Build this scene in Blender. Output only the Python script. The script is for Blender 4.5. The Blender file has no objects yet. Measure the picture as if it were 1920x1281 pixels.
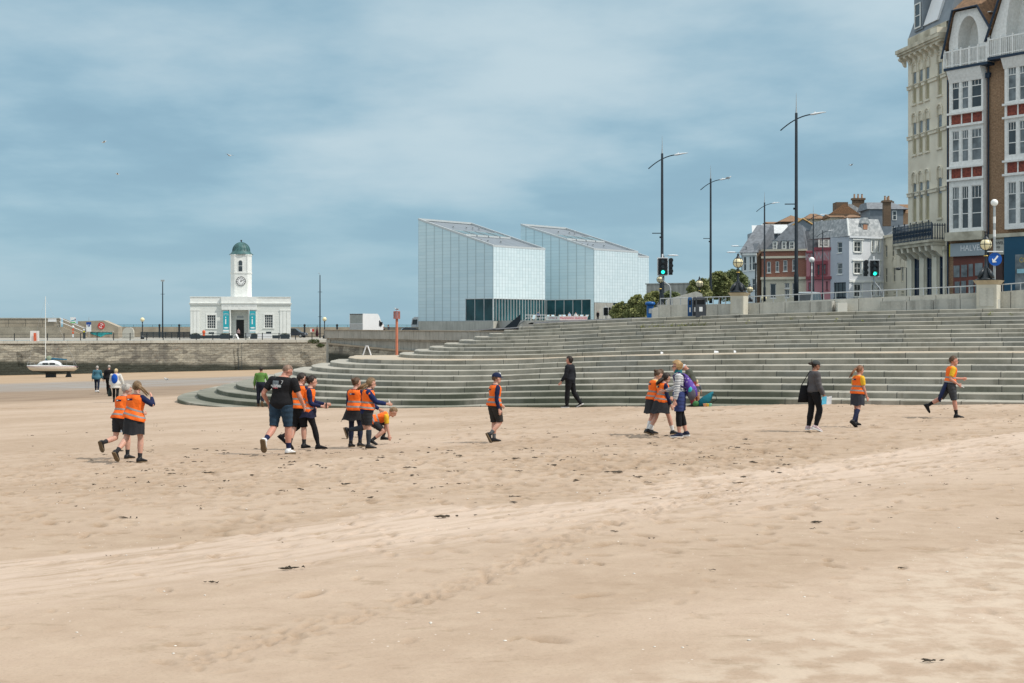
import bpy, math, random
import numpy as np
from mathutils import Vector, Matrix, noise as mnoise
random.seed(7)
C = bpy.context.scene.collection
F = 2666.667; CX = 960.0; HZ = 608.0; E = 2.5      # focal length in pixels, centre column, horizon row, eye height
R = math.radians
def X(px, Y): return (px-CX)/F*Y
def Z(py, Y): return E-(py-HZ)/F*Y
def P(px, py, Y): return Vector((X(px, Y), Y, Z(py, Y)))

# ---------------------------------------------------------------- mesh collector
class MB:
    def __init__(s): s.v=[]; s.f=[]; s.uv=None
    def add(s, vs, fs):
        n=len(s.v); s.v.extend([tuple(v) for v in vs]); s.f.extend([tuple(i+n for i in f) for f in fs]); return s
    def quad(s,a,b,c,d): return s.add([a,b,c,d],[(0,1,2,3)])
    def box(s,x0,x1,y0,y1,z0,z1):
        return s.add([(x0,y0,z0),(x1,y0,z0),(x1,y1,z0),(x0,y1,z0),(x0,y0,z1),(x1,y0,z1),(x1,y1,z1),(x0,y1,z1)],
            [(0,3,2,1),(4,5,6,7),(0,1,5,4),(1,2,6,5),(2,3,7,6),(3,0,4,7)])
    def prism(s, poly, axis, a, b):
        # poly: list of 2-d points; axis 'x': points are (y,z); 'y': (x,z); 'z': (x,y)
        def m(p,t): return {'x':(t,p[0],p[1]),'y':(p[0],t,p[1]),'z':(p[0],p[1],t)}[axis]
        n=len(poly); vs=[m(p,a) for p in poly]+[m(p,b) for p in poly]
        fs=[tuple(range(n)),tuple(range(2*n-1,n-1,-1))]+[(i,(i+1)%n,n+(i+1)%n,n+i) for i in range(n)]
        return s.add(vs,fs)
    def tube(s, pts, rad, n=8, cap=True, sx=1.0):
        pts=[Vector(p) for p in pts]
        if not hasattr(rad,'__len__'): rad=[rad]*len(pts)
        rings=[]; up=None
        for i,p in enumerate(pts):
            t=(pts[min(i+1,len(pts)-1)]-pts[max(i-1,0)]).normalized()
            if up is None:
                up=Vector((0,0,1)) if abs(t.z)<0.9 else Vector((1,0,0))
            side=t.cross(up)
            if side.length<1e-5: side=t.cross(Vector((0,1,0)))
            side.normalize(); up=side.cross(t).normalized()
            rings.append([p+(side*math.cos(2*math.pi*k/n)*sx+up*math.sin(2*math.pi*k/n))*rad[i] for k in range(n)])
        vs=[v for r in rings for v in r]; fs=[]
        for i in range(len(pts)-1):
            for k in range(n): fs.append((i*n+k,i*n+(k+1)%n,(i+1)*n+(k+1)%n,(i+1)*n+k))
        if cap: fs.append(tuple(range(n-1,-1,-1))); fs.append(tuple(range(len(vs)-n,len(vs))))
        return s.add(vs,fs)
    def cyl(s,x,y,z0,z1,r0,r1=None,n=12): return s.tube([(x,y,z0),(x,y,z1)],[r0,r0 if r1 is None else r1],n)
    def lathe(s, prof, x=0,y=0,z=0,n=14):
        vs=[(x+r*math.cos(2*math.pi*k/n),y+r*math.sin(2*math.pi*k/n),z+h) for r,h in prof for k in range(n)]; fs=[]
        for i in range(len(prof)-1):
            for k in range(n): fs.append((i*n+k,i*n+(k+1)%n,(i+1)*n+(k+1)%n,(i+1)*n+k))
        fs.append(tuple(range(n-1,-1,-1))); fs.append(tuple(range(len(vs)-n,len(vs))))
        return s.add(vs,fs)
    def ell(s,c,r,n=12,m=8,rot=None):
        c=Vector(c); vs=[];fs=[]
        for i in range(m+1):
            a=math.pi*i/m
            for k in range(n):
                b=2*math.pi*k/n
                v=Vector((r[0]*math.sin(a)*math.cos(b),r[1]*math.sin(a)*math.sin(b),r[2]*math.cos(a)))
                if rot is not None: v=rot@v
                vs.append(c+v)
        for i in range(m):
            for k in range(n): fs.append((i*n+k,(i+1)*n+k,(i+1)*n+(k+1)%n,i*n+(k+1)%n))
        return s.add(vs,fs)
    def loft(s, secs, n=16, cap0=True, cap1=True):
        # secs: (centre, side vector, front vector, half width, half depth)
        n0=len(s.v); vs=[];fs=[]
        for c,sv,fv,a,b in secs:
            for k in range(n):
                t=2*math.pi*k/n; vs.append(Vector(c)+Vector(sv)*(a*math.cos(t))+Vector(fv)*(b*math.sin(t)))
        for i in range(len(secs)-1):
            for k in range(n): fs.append((i*n+k,i*n+(k+1)%n,(i+1)*n+(k+1)%n,(i+1)*n+k))
        if cap0: fs.append(tuple(range(n-1,-1,-1)))
        if cap1: fs.append(tuple(range(len(vs)-n,len(vs))))
        return s.add(vs,fs)
    def mesh(s,name):
        me=bpy.data.meshes.new(name); me.from_pydata(s.v,[],s.f); me.validate(); me.update(); return me
    def build(s,name,mat,parent=None,smooth=False,fix=True,loc=None,rotz=0):
        me=s.mesh(name)
        if fix: fixn(me)
        return link(name,me,mat,parent,smooth,loc,rotz)
import bmesh
def fixn(me):
    bm=bmesh.new(); bm.from_mesh(me); bmesh.ops.recalc_face_normals(bm,faces=bm.faces); bm.to_mesh(me); bm.free()
def link(name,me,mat,parent=None,smooth=False,loc=None,rotz=0):
    o=bpy.data.objects.new(name,me); C.objects.link(o)
    if mat is not None:
        for m in (mat if isinstance(mat,(list,tuple)) else [mat]): me.materials.append(m)
    if smooth: me.polygons.foreach_set('use_smooth',[True]*len(me.polygons))
    if parent is not None: o.parent=parent
    if loc is not None: o.location=loc
    o.rotation_euler=(0,0,rotz)
    return o
def tag(o,label=None,cat=None,group=None,kind=None):
    if label: o['label']=label
    if cat: o['category']=cat
    if group: o['group']=group
    if kind: o['kind']=kind
    return o
def thing(name,label,cat,loc=(0,0,0),rotz=0,group=None):
    o=bpy.data.objects.new(name,None); C.objects.link(o); o.location=loc; o.rotation_euler=(0,0,rotz)
    o.empty_display_size=.2
    return tag(o,label,cat,group,'thing')
def copy_tree(o,parent=None):
    c=o.copy(); C.objects.link(c)
    if parent is not None: c.parent=parent
    for ch in [k for k in C.objects if k.parent==o]: copy_tree(ch,c)
    return c

# ---------------------------------------------------------------- materials
def mat(name,col,rough=.7,var=.12,scale=3.0,bump=0.0,bscale=None,metal=0.0,spec=.4,emit=None,estr=0,trans=0,col2=None,stretch=None,detail=6,fac=None,space='Object'):
    m=bpy.data.materials.new(name); m.use_nodes=True; nt=m.node_tree; N=nt.nodes; L=nt.links
    b=N['Principled BSDF']; b.inputs['Roughness'].default_value=rough; b.inputs['Metallic'].default_value=metal
    b.inputs['Specular IOR Level'].default_value=spec
    tc=N.new('ShaderNodeTexCoord'); mp=N.new('ShaderNodeMapping'); L.new(tc.outputs[space],mp.inputs[0])
    if stretch: mp.inputs['Scale'].default_value=stretch
    nz=N.new('ShaderNodeTexNoise'); nz.inputs['Scale'].default_value=scale; nz.inputs['Detail'].default_value=detail
    L.new(mp.outputs[0],nz.inputs[0])
    mx=N.new('ShaderNodeMix'); mx.data_type='RGBA'
    a=[max(0,c*(1-var)) for c in col]; c2=col2 if col2 else [min(1,c*(1+var)) for c in col]
    mx.inputs[6].default_value=(*a,1); mx.inputs[7].default_value=(*c2,1)
    cr=N.new('ShaderNodeMapRange'); lo,hi=fac if fac else (.3,.7)
    cr.inputs[1].default_value=lo; cr.inputs[2].default_value=hi
    L.new(nz.outputs[0],cr.inputs[0]); L.new(cr.outputs[0],mx.inputs[0]); L.new(mx.outputs[2],b.inputs['Base Color'])
    if bump:
        bn=N.new('ShaderNodeBump'); bn.inputs['Strength'].default_value=bump; bn.inputs['Distance'].default_value=.02
        n2=N.new('ShaderNodeTexNoise'); n2.inputs['Scale'].default_value=bscale or scale*6; n2.inputs['Detail'].default_value=8
        L.new(mp.outputs[0],n2.inputs[0]); L.new(n2.outputs[0],bn.inputs['Height']); L.new(bn.outputs[0],b.inputs['Normal'])
    if emit: b.inputs['Emission Color'].default_value=(*emit,1); b.inputs['Emission Strength'].default_value=estr
    if trans: b.inputs['Transmission Weight'].default_value=trans
    return m
def nodes(m): return m.node_tree.nodes,m.node_tree.links,m.node_tree.nodes['Principled BSDF']
def math_n(N,L,op,a,b=None,c=None):
    n=N.new('ShaderNodeMath'); n.operation=op
    for i,v in enumerate((a,b,c)):
        if v is None: continue
        if isinstance(v,(int,float)): n.inputs[i].default_value=v
        else: L.new(v,n.inputs[i])
    return n.outputs[0]
def mixc(N,L,fac,a,b,mode='MIX'):
    n=N.new('ShaderNodeMix'); n.data_type='RGBA'; n.blend_type=mode
    for i,v in ((0,fac),(6,a),(7,b)):
        if isinstance(v,(int,float)): n.inputs[i].default_value=v
        elif isinstance(v,(tuple,list)): n.inputs[i].default_value=(*v,1)
        else: L.new(v,n.inputs[i])
    return n.outputs[2]
def rng(N,L,v,a,b,c=0.,d=1.):
    n=N.new('ShaderNodeMapRange'); L.new(v,n.inputs[0])
    for i,k in enumerate((a,b,c,d)): n.inputs[i+1].default_value=k
    n.interpolation_type='SMOOTHSTEP'; return n.outputs[0]
def noise_n(N,L,vec,scale,detail=5,rough=.55,sc=None,off=None):
    if sc or off:
        mp=N.new('ShaderNodeMapping'); L.new(vec,mp.inputs[0])
        if sc: mp.inputs['Scale'].default_value=sc
        if off: mp.inputs['Location'].default_value=off
        vec=mp.outputs[0]
    n=N.new('ShaderNodeTexNoise'); n.inputs['Scale'].default_value=scale; n.inputs['Detail'].default_value=detail
    n.inputs['Roughness'].default_value=rough; L.new(vec,n.inputs[0]); return n.outputs[0]
def brickmat(name,c1,c2,mortar,bw,bh,mw=.01,rough=.85,scale=1.0,axes='xz',dirt=.35,bump=.6,rowoff=.5):
    m=mat(name,c1,rough); N,L,b=nodes(m)
    tc=N.new('ShaderNodeTexCoord'); sp=N.new('ShaderNodeSeparateXYZ'); L.new(tc.outputs['Object'],sp.inputs[0])
    cb=N.new('ShaderNodeCombineXYZ')
    if axes=='xz': L.new(math_n(N,L,'ADD',sp.outputs[0],sp.outputs[1]),cb.inputs[0])
    else: L.new(sp.outputs[0],cb.inputs[0])
    L.new(sp.outputs[2],cb.inputs[1])
    bt=N.new('ShaderNodeTexBrick'); L.new(cb.outputs[0],bt.inputs[0]); bt.inputs['Scale'].default_value=scale
    bt.inputs['Color1'].default_value=(*c1,1); bt.inputs['Color2'].default_value=(*c2,1); bt.inputs['Mortar'].default_value=(*mortar,1)
    bt.inputs['Brick Width'].default_value=bw; bt.inputs['Row Height'].default_value=bh; bt.inputs['Mortar Size'].default_value=mw
    bt.inputs['Mortar Smooth'].default_value=.3; bt.offset=rowoff
    nz=noise_n(N,L,tc.outputs['Object'],.6,8); nz2=noise_n(N,L,tc.outputs['Object'],9,4)
    k=math_n(N,L,'MULTIPLY',rng(N,L,nz,.35,.7),dirt)
    c=mixc(N,L,k,bt.outputs[0],tuple(x*.45 for x in c1)); c=mixc(N,L,.35,c,mixc(N,L,rng(N,L,nz2,.3,.7),tuple(x*.6 for x in c1),tuple(min(1,x*1.3) for x in c2)))
    L.new(c,b.inputs['Base Color'])
    bn=N.new('ShaderNodeBump'); bn.inputs['Strength'].default_value=bump; bn.inputs['Distance'].default_value=.02
    L.new(math_n(N,L,'SUBTRACT',math_n(N,L,'MULTIPLY',nz2,.6),bt.outputs['Fac']),bn.inputs['Height']); L.new(bn.outputs[0],b.inputs['Normal'])
    return m
M={}
def defm(k,*a,**kw): M[k]=mat(k,*a,**kw); return M[k]
defm('white_paint',(.78,.79,.76),.55,.06,1.5); defm('cream_paint',(.62,.57,.45),.7,.10,1.2,bump=.15)
defm('dark_iron',(.018,.024,.03),.4,.2,5); defm('pole_grey',(.022,.030,.038),.75,.15,4,spec=.15); defm('galv',(.42,.44,.45),.45,.12,6,metal=.3)
defm('glass_dark',(.045,.055,.062),.12,.35,1.2,spec=.6); defm('glass_curtain',(.16,.18,.19),.25,.5,2.2,spec=.5)
defm('globe_cream',(.82,.72,.46),.35,.05,3); defm('globe_white',(.85,.85,.83),.3,.03,3)
defm('slate',(.17,.185,.205),.6,.28,2.5,bump=.3,bscale=14); defm('slate_light',(.30,.32,.33),.6,.1,2.5,fac=(.4,.7),col2=(.52,.53,.53),bump=.3)
defm('black_paint',(.012,.012,.014),.35,.2,4); defm('gold',(.65,.45,.12),.35,.1,4,metal=.6)

# ---------------------------------------------------------------- ground height of the beach
_q=[-60,-40,0,22,32,49,60,73,91,120,244,281,400,900]; _h=[1.75,1.9,2.12,2.3,2.55,2.92,3.2,3.46,3.85,4.45,6.75,7.45,9.6,14]
def sand_h(x,y): return np.interp(np.asarray(y)-np.asarray(x),_q,_h)
_ur=np.random.RandomState(31); _UN=[(_ur.uniform(0,6.28),_ur.uniform(.25,1.6),_ur.uniform(0,6.28)) for _ in range(9)]
def und(x,y):
    z=0
    for a,w_,ph in _UN: z=z+.009/(w_**.6)*np.sin((x*math.cos(a)+y*math.sin(a))*w_+ph)
    return z*np.exp(-np.maximum(y-60,0)/40)
def zs(x,y):
    q=y-x; return E+float(und(x,y))-float((np.interp(q-4,_q,_h)+np.interp(q,_q,_h)*2+np.interp(q+4,_q,_h))/4)
def zs_np(x,y):
    q=y-x; return E+und(x,y)-(np.interp(q-4,_q,_h)+np.interp(q,_q,_h)*2+np.interp(q+4,_q,_h))/4
def sand_hit(px,py):
    lo,hi=4.,400.
    for _ in range(50):
        Y=(lo+hi)/2
        if Z(py,Y)>zs(X(px,Y),Y): lo=Y
        else: hi=Y
    return lo

# sand material: colour zones follow the tide lines (constant y-x)
def sand_material():
    m=mat('beach_sand',(.45,.35,.25),.95,.05,2); N,L,b=nodes(m)
    tc=N.new('ShaderNodeTexCoord'); o=tc.outputs['Object']; sp=N.new('ShaderNodeSeparateXYZ'); L.new(o,sp.inputs[0])
    q0=math_n(N,L,'SUBTRACT',sp.outputs[1],sp.outputs[0])
    s=math_n(N,L,'ADD',sp.outputs[1],sp.outputs[0])
    cb=N.new('ShaderNodeCombineXYZ'); L.new(q0,cb.inputs[0]); L.new(s,cb.inputs[1]); rot=cb.outputs[0]
    wob=noise_n(N,L,rot,.09,4,.5,sc=(1.5,.8,1)); q=math_n(N,L,'ADD',q0,math_n(N,L,'MULTIPLY',math_n(N,L,'SUBTRACT',wob,.5),7))
    n1=noise_n(N,L,rot,.16,6,.6,sc=(1.6,.7,1)); n2=noise_n(N,L,o,3.2,8,.62); n3=noise_n(N,L,o,38,4,.7)
    dry=mixc(N,L,rng(N,L,n1,.35,.68),(.375,.275,.197),(.462,.353,.268))
    # damp patches and foot-churned darker flecks
    fl=noise_n(N,L,o,1.9,9,.72,sc=(1,2.2,1)); dry=mixc(N,L,math_n(N,L,'MULTIPLY',rng(N,L,fl,.55,.66),.5),dry,(.26,.185,.118))
    dry=mixc(N,L,math_n(N,L,'MULTIPLY',rng(N,L,n2,.35,.75),.35),dry,(.54,.43,.325))
    dry=mixc(N,L,math_n(N,L,'MULTIPLY',rng(N,L,n3,.48,.72),.34),dry,(.27,.20,.14))
    at_=N.new('ShaderNodeAttribute'); at_.attribute_name='trodden'; dry=mixc(N,L,math_n(N,L,'MULTIPLY',math_n(N,L,'MULTIPLY',at_.outputs['Fac'],rng(N,L,n2,.22,.5)),.8),dry,(.235,.155,.092))  # dents darkened by colour: damp turned-up sand and painted shade
    # pale strand line of crushed shell
    def band(a,b_,c,d): return math_n(N,L,'MULTIPLY',rng(N,L,q,a,b_),rng(N,L,q,c,d,1,0))
    bn_=math_n(N,L,'MULTIPLY',band(13.2,17.0,18.3,18.7),rng(N,L,noise_n(N,L,rot,1.6,8,.75,sc=(2.2,.22,1)),.38,.56))
    dry=mixc(N,L,math_n(N,L,'MULTIPLY',bn_,.5),dry,(.63,.51,.425))
    bn2=math_n(N,L,'MULTIPLY',band(3.5,5.5,7.5,9.5),rng(N,L,n2,.4,.6))
    dry=mixc(N,L,math_n(N,L,'MULTIPLY',bn2,.35),dry,(.64,.55,.45))
    # shell flecks and grit
    vo=N.new('ShaderNodeTexVoronoi'); vo.inputs['Scale'].default_value=9; L.new(o,vo.inputs[0])
    ns=rng(N,L,noise_n(N,L,rot,.7,3),.45,.6)
    spk=math_n(N,L,'MULTIPLY',rng(N,L,vo.outputs[0],.05,.09,1,0),math_n(N,L,'GREATER_THAN',math_n(N,L,'MULTIPLY',ns,noise_n(N,L,vo.outputs['Position'],50,0)),.36))
    dry=mixc(N,L,math_n(N,L,'MULTIPLY',spk,.8),dry,(.8,.75,.68))
    vo2=N.new('ShaderNodeTexVoronoi'); vo2.inputs['Scale'].default_value=6.3; L.new(o,vo2.inputs[0])
    spk2=math_n(N,L,'MULTIPLY',rng(N,L,vo2.outputs[0],.04,.08,1,0),math_n(N,L,'GREATER_THAN',noise_n(N,L,vo2.outputs['Position'],70,0),.62))
    dry=mixc(N,L,math_n(N,L,'MULTIPLY',spk2,.7),dry,(.1,.085,.07))
    # lower beach: brown wet sand, then a grey film of water, then orange sand by the harbour wall
    nw=rng(N,L,noise_n(N,L,rot,.35,6,.6,sc=(1,.3,1)),.35,.65)
    wet=mixc(N,L,nw,(.235,.165,.112),(.31,.225,.155))
    c=mixc(N,L,rng(N,L,q,93,104),dry,wet)
    grey=mixc(N,L,rng(N,L,noise_n(N,L,rot,.25,6,.65,sc=(1,.25,1)),.42,.58),(.27,.205,.15),(.30,.27,.245))
    c=mixc(N,L,rng(N,L,q,128,142),c,grey)
    far=mixc(N,L,nw,(.36,.25,.155),(.43,.315,.21)); c=mixc(N,L,rng(N,L,q,172,188),c,far)
    L.new(c,b.inputs['Base Color'])
    rg=math_n(N,L,'ADD',.93,math_n(N,L,'MULTIPLY',rng(N,L,q,93,110),-.2)); wet2=math_n(N,L,'MULTIPLY',rng(N,L,q,128,142),rng(N,L,q,165,180,1,0))
    L.new(math_n(N,L,'SUBTRACT',rg,math_n(N,L,'MULTIPLY',wet2,.25)),b.inputs['Roughness'])
    b.inputs['Specular IOR Level'].default_value=.25
    bn=N.new('ShaderNodeBump'); bn.inputs['Strength'].default_value=.5; bn.inputs['Distance'].default_value=.03
    h=math_n(N,L,'ADD',math_n(N,L,'MULTIPLY',noise_n(N,L,o,9,10,.68,sc=(1,1.5,1)),1.0),math_n(N,L,'MULTIPLY',fl,-.35))
    L.new(h,bn.inputs['Height']); L.new(bn.outputs[0],b.inputs['Normal'])
    return m
M['sand']=sand_material()

def build_sand():
    rs=np.random.RandomState(3)
    # fine frustum-shaped grid near, coarser far; rows by screen row so that detail follows the view distance
    ys=[]; y=6.5
    while y<62: ys.append(y); y*=1.0042
    while y<330: ys.append(y); y*=1.02
    ys+= [400,600,1200]
    ys=np.array(ys); nx=760; t=np.linspace(-1,1,nx)
    Xg=np.outer(ys*.44+3.0,t); Yg=np.repeat(ys[:,None],nx,1)
    Xg[ys>62]=np.outer(np.maximum(ys[ys>62]*.6,90),t)
    Zg=zs_np(Xg,Yg)
    # footprints: oval dents with a low rim, thick along the tracks
    pr=[]
    for _ in range(2800):
        y=9+47*rs.uniform(0,1)**.75; x=rs.uniform(-.4,.4)*y; pr.append((x,y,rs.uniform(.025,.085),rs.uniform(.006,.026)*min(1,y/20),rs.uniform(0,3.14)))
    for _ in range(3600):     # churned belt behind the walkers
        y=rs.normal(23.5,4.2); x=rs.uniform(-.37,.22)*y+rs.normal(0,1); pr.append((x,max(y,9),rs.uniform(.05,.13),rs.uniform(.010,.034),rs.uniform(0,3.14)))
    for _ in range(1800):
        y=rs.uniform(22,48); x=rs.uniform(-.05,.38)*y; pr.append((x,y,rs.uniform(.06,.16),rs.uniform(.02,.05),rs.uniform(0,3.14)))
    for _ in range(800):     # trail across the foreground
        u=rs.uniform(0,1); y=9.3+u*13; x=-2.1+u*6.7+rs.normal(0,.10)+.25*math.sin(u*9); pr.append((x,y+rs.normal(0,.16),rs.uniform(.03,.075),rs.uniform(.006,.018),rs.uniform(0,3.14)))
    for s in range(9):        # walking lines
        x,y=rs.uniform(-6,9),rs.uniform(12,34); a=rs.uniform(-.3,.6)
        for k in range(34):
            x+=.62*math.cos(a)+rs.normal(0,.02); y+=.62*math.sin(a)+rs.normal(0,.02); a+=rs.normal(0,.03)
            if 8<y<58 and abs(x)<.42*y: pr.append((x+(k%2-.5)*-.2*math.sin(a),y+(k%2-.5)*.2*math.cos(a),.12,.03,a))
    DM=np.zeros_like(Xg)
    for (x,y,r,d,a) in pr:
        i0=np.searchsorted(ys,y-r*2.6); i1=np.searchsorted(ys,y+r*2.6)
        if i1<=i0: continue
        w=y*.44+3.0; j=int((x/w+1)/2*(nx-1)); dj=int(r*2.6/(2*w/(nx-1)))+2
        j0,j1=max(0,j-dj),min(nx,j+dj)
        if j1<=j0: continue
        dx=Xg[i0:i1,j0:j1]-x; dy=Yg[i0:i1,j0:j1]-y
        u=(dx*math.cos(a)+dy*math.sin(a))/(r*1.35); v=(-dx*math.sin(a)+dy*math.cos(a))/(r*.62)
        rr=np.sqrt(u*u+v*v); Zg[i0:i1,j0:j1]+= -d*np.exp(-(rr**4))+.25*d*np.exp(-((rr-1.45)/.4)**2); DM[i0:i1,j0:j1]=np.maximum(DM[i0:i1,j0:j1],min(1,d/.035)*np.exp(-(rr**3)))
    Wt=np.clip(DM,0,1)
    ex=np.array([1.5,5,14,40,110.]); Yk=np.repeat(ys[:,None],5,1); XL=Xg[:,:1]-ex[::-1]; XR=Xg[:,-1:]+ex
    Zg=np.concatenate([zs_np(XL,Yk),Zg,zs_np(XR,Yk)],1); Xg=np.concatenate([XL,Xg,XR],1); Yg=np.concatenate([Yk,Yg,Yk],1); Wt=np.concatenate([Yk*0,Wt,Yk*0],1); nx+=10
    ny=len(ys); V=np.stack([Xg,Yg,Zg],-1).reshape(-1,3)
    idx=np.arange(ny*nx).reshape(ny,nx)
    Fc=np.stack([idx[:-1,:-1],idx[:-1,1:],idx[1:,1:],idx[1:,:-1]],-1).reshape(-1,4)
    me=bpy.data.meshes.new('beach_sand'); me.vertices.add(len(V)); me.vertices.foreach_set('co',V.astype(np.float32).ravel())
    me.loops.add(Fc.size); me.loops.foreach_set('vertex_index',Fc.ravel().astype(np.int32))
    me.polygons.add(len(Fc)); me.polygons.foreach_set('loop_start',np.arange(0,Fc.size,4,dtype=np.int32)); me.polygons.foreach_set('loop_total',np.full(len(Fc),4,dtype=np.int32))
    me.update(); at=me.attributes.new('trodden','FLOAT','POINT'); at.data.foreach_set('value',Wt.astype(np.float32).ravel())
    o=link('beach_sand',me,M['sand'],smooth=True); tag(o,'pale trampled beach sand with strand lines','beach',kind='structure')
build_sand()

# near skirt of sand under and behind the camera
sk=MB()
for i in range(12):
    a=[(-60+10*i,-40),(-50+10*i,-40),(-50+10*i,6.6),(-60+10*i,6.6)]
    sk.quad(*[(x,y,zs(x,y)-.05) for x,y in a])
tag(sk.build('beach_sand_behind',M['sand']),'beach sand behind the viewpoint','beach',kind='structure')

# sea
def sea_material():
    m=mat('sea_water',(.05,.16,.19),.25,.15,.02); N,L,b=nodes(m); tc=N.new('ShaderNodeTexCoord')
    bn=N.new('ShaderNodeBump'); bn.inputs['Strength'].default_value=.4; bn.inputs['Distance'].default_value=.3
    L.new(noise_n(N,L,tc.outputs['Object'],.4,6,.6,sc=(.4,1,1)),bn.inputs['Height']); L.new(bn.outputs[0],b.inputs['Normal']); return m
sw=MB().quad((-16000,236,-7.2),(16000,236,-7.2),(16000,30000,-7.2),(-16000,30000,-7.2)).build('sea',sea_material())
tag(sw,'blue green sea beyond the harbour arm','sea',kind='structure')

# ---------------------------------------------------------------- seafront steps
TOP=[(1.1,74),(1.1,72.3),(1.15,71),(1.6,69.4),(2.9,68.0),(6.2,66.3),(10,64.2),(14.5,61.6),(21.4,57.6),(30,53),(45,46)]
_zt=[-1.62,-1.62,-1.62,-1.60,-1.52,-1.36,-1.22,-1.10,-.98,-.88,-.80]
def catmull(pts,n):
    out=[]
    for i in range(len(pts)-1):
        p0,p1,p2,p3=pts[max(i-1,0)],pts[i],pts[i+1],pts[min(i+2,len(pts)-1)]
        for k in range(n):
            t=k/n; out.append(tuple(.5*(2*b+(c-a)*t+(2*a-5*b+4*c-d)*t*t+(-a+3*b-3*c+d)*t**3) for a,b,c,d in zip(p0,p1,p2,p3)))
    out.append(tuple(pts[-1])); return out
_tp=catmull([(a[0],a[1],z) for a,z in zip(TOP,_zt)],7)
def offset_curve(d):
    n=len(_tp); out=[]
    for i,(x,y,z) in enumerate(_tp):
        a=_tp[max(i-1,0)]; b=_tp[min(i+1,n-1)]; tx,ty=b[0]-a[0],b[1]-a[1]; l=math.hypot(tx,ty); out.append((x+ty/l*d,y-tx/l*d,z))
    return out
RU,RL=.165,.2
def step_off(k):   # k=19 top edge ... 9 landing edge ... 0 lowest
    return (19-k)*.75 if k>=10 else 9*.75+2.5+(9-k)*.9
def step_z(k,zl): return zl+(k-9)*(RU if k>9 else RL)
def steps_material(i,wet):
    m=mat('step_concrete_%d'%i,(.3,.3,.27),.85,.1,2); N,L,b=nodes(m)
    uv=N.new('ShaderNodeUVMap'); tc=N.new('ShaderNodeTexCoord'); sp=N.new('ShaderNodeSeparateXYZ'); L.new(uv.outputs[0],sp.inputs[0])
    rs=random.Random(i*17+3); W=rs.uniform(1.75,1.95)
    u=math_n(N,L,'DIVIDE',math_n(N,L,'ADD',sp.outputs[0],rs.uniform(0,9)),W)
    cell=math_n(N,L,'FLOOR',u); fr=math_n(N,L,'FRACT',u)
    wn=N.new('ShaderNodeTexWhiteNoise'); wn.noise_dimensions='1D'; L.new(math_n(N,L,'ADD',cell,i*31.7),wn.inputs['W'])
    n1=noise_n(N,L,tc.outputs['Object'],1.1,8,.65); n2=noise_n(N,L,tc.outputs['Object'],7,6,.65); ns=noise_n(N,L,tc.outputs['Object'],.35,4)
    base=mixc(N,L,wn.outputs[0],(.345,.312,.254),(.465,.432,.362)); base=mixc(N,L,math_n(N,L,'MULTIPLY',math_n(N,L,'GREATER_THAN',wn.outputs[0],.8),.55),base,(.15,.155,.15))
    base=mixc(N,L,math_n(N,L,'MULTIPLY',rng(N,L,n1,.4,.7),.5),base,(.15,.14,.11)); base=mixc(N,L,math_n(N,L,'MULTIPLY',rng(N,L,noise_n(N,L,tc.outputs['Object'],1.6,5,.6,sc=(1,1,.12),off=(i,0,0)),.55,.68),.45),base,(.12,.105,.08)); base=mixc(N,L,math_n(N,L,'MULTIPLY',rng(N,L,n2,.45,.75),.3),base,(.45,.44,.40))
    if wet: base=mixc(N,L,math_n(N,L,'MULTIPLY',rng(N,L,ns,.3,.6),wet),base,(.075,.085,.052))
    # treads and nosings coloured paler, imitating sun from above
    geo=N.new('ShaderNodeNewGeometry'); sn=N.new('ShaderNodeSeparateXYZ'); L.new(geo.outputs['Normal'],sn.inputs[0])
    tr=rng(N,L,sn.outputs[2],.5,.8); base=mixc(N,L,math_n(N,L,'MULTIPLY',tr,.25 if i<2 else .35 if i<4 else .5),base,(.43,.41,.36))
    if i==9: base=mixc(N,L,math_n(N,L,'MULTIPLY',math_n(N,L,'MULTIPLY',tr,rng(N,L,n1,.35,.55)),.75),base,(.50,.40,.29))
    j=math_n(N,L,'MULTIPLY',math_n(N,L,'LESS_THAN',fr,.016),.8)
    base=mixc(N,L,j,base,(.06,.06,.055)); L.new(base,b.inputs['Base Color'])
    bn=N.new('ShaderNodeBump'); bn.inputs['Strength'].default_value=.4; bn.inputs['Distance'].default_value=.015; L.new(math_n(N,L,'SUBTRACT',n2,j),bn.inputs['Height']); L.new(bn.outputs[0],b.inputs['Normal'])
    return m
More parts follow.
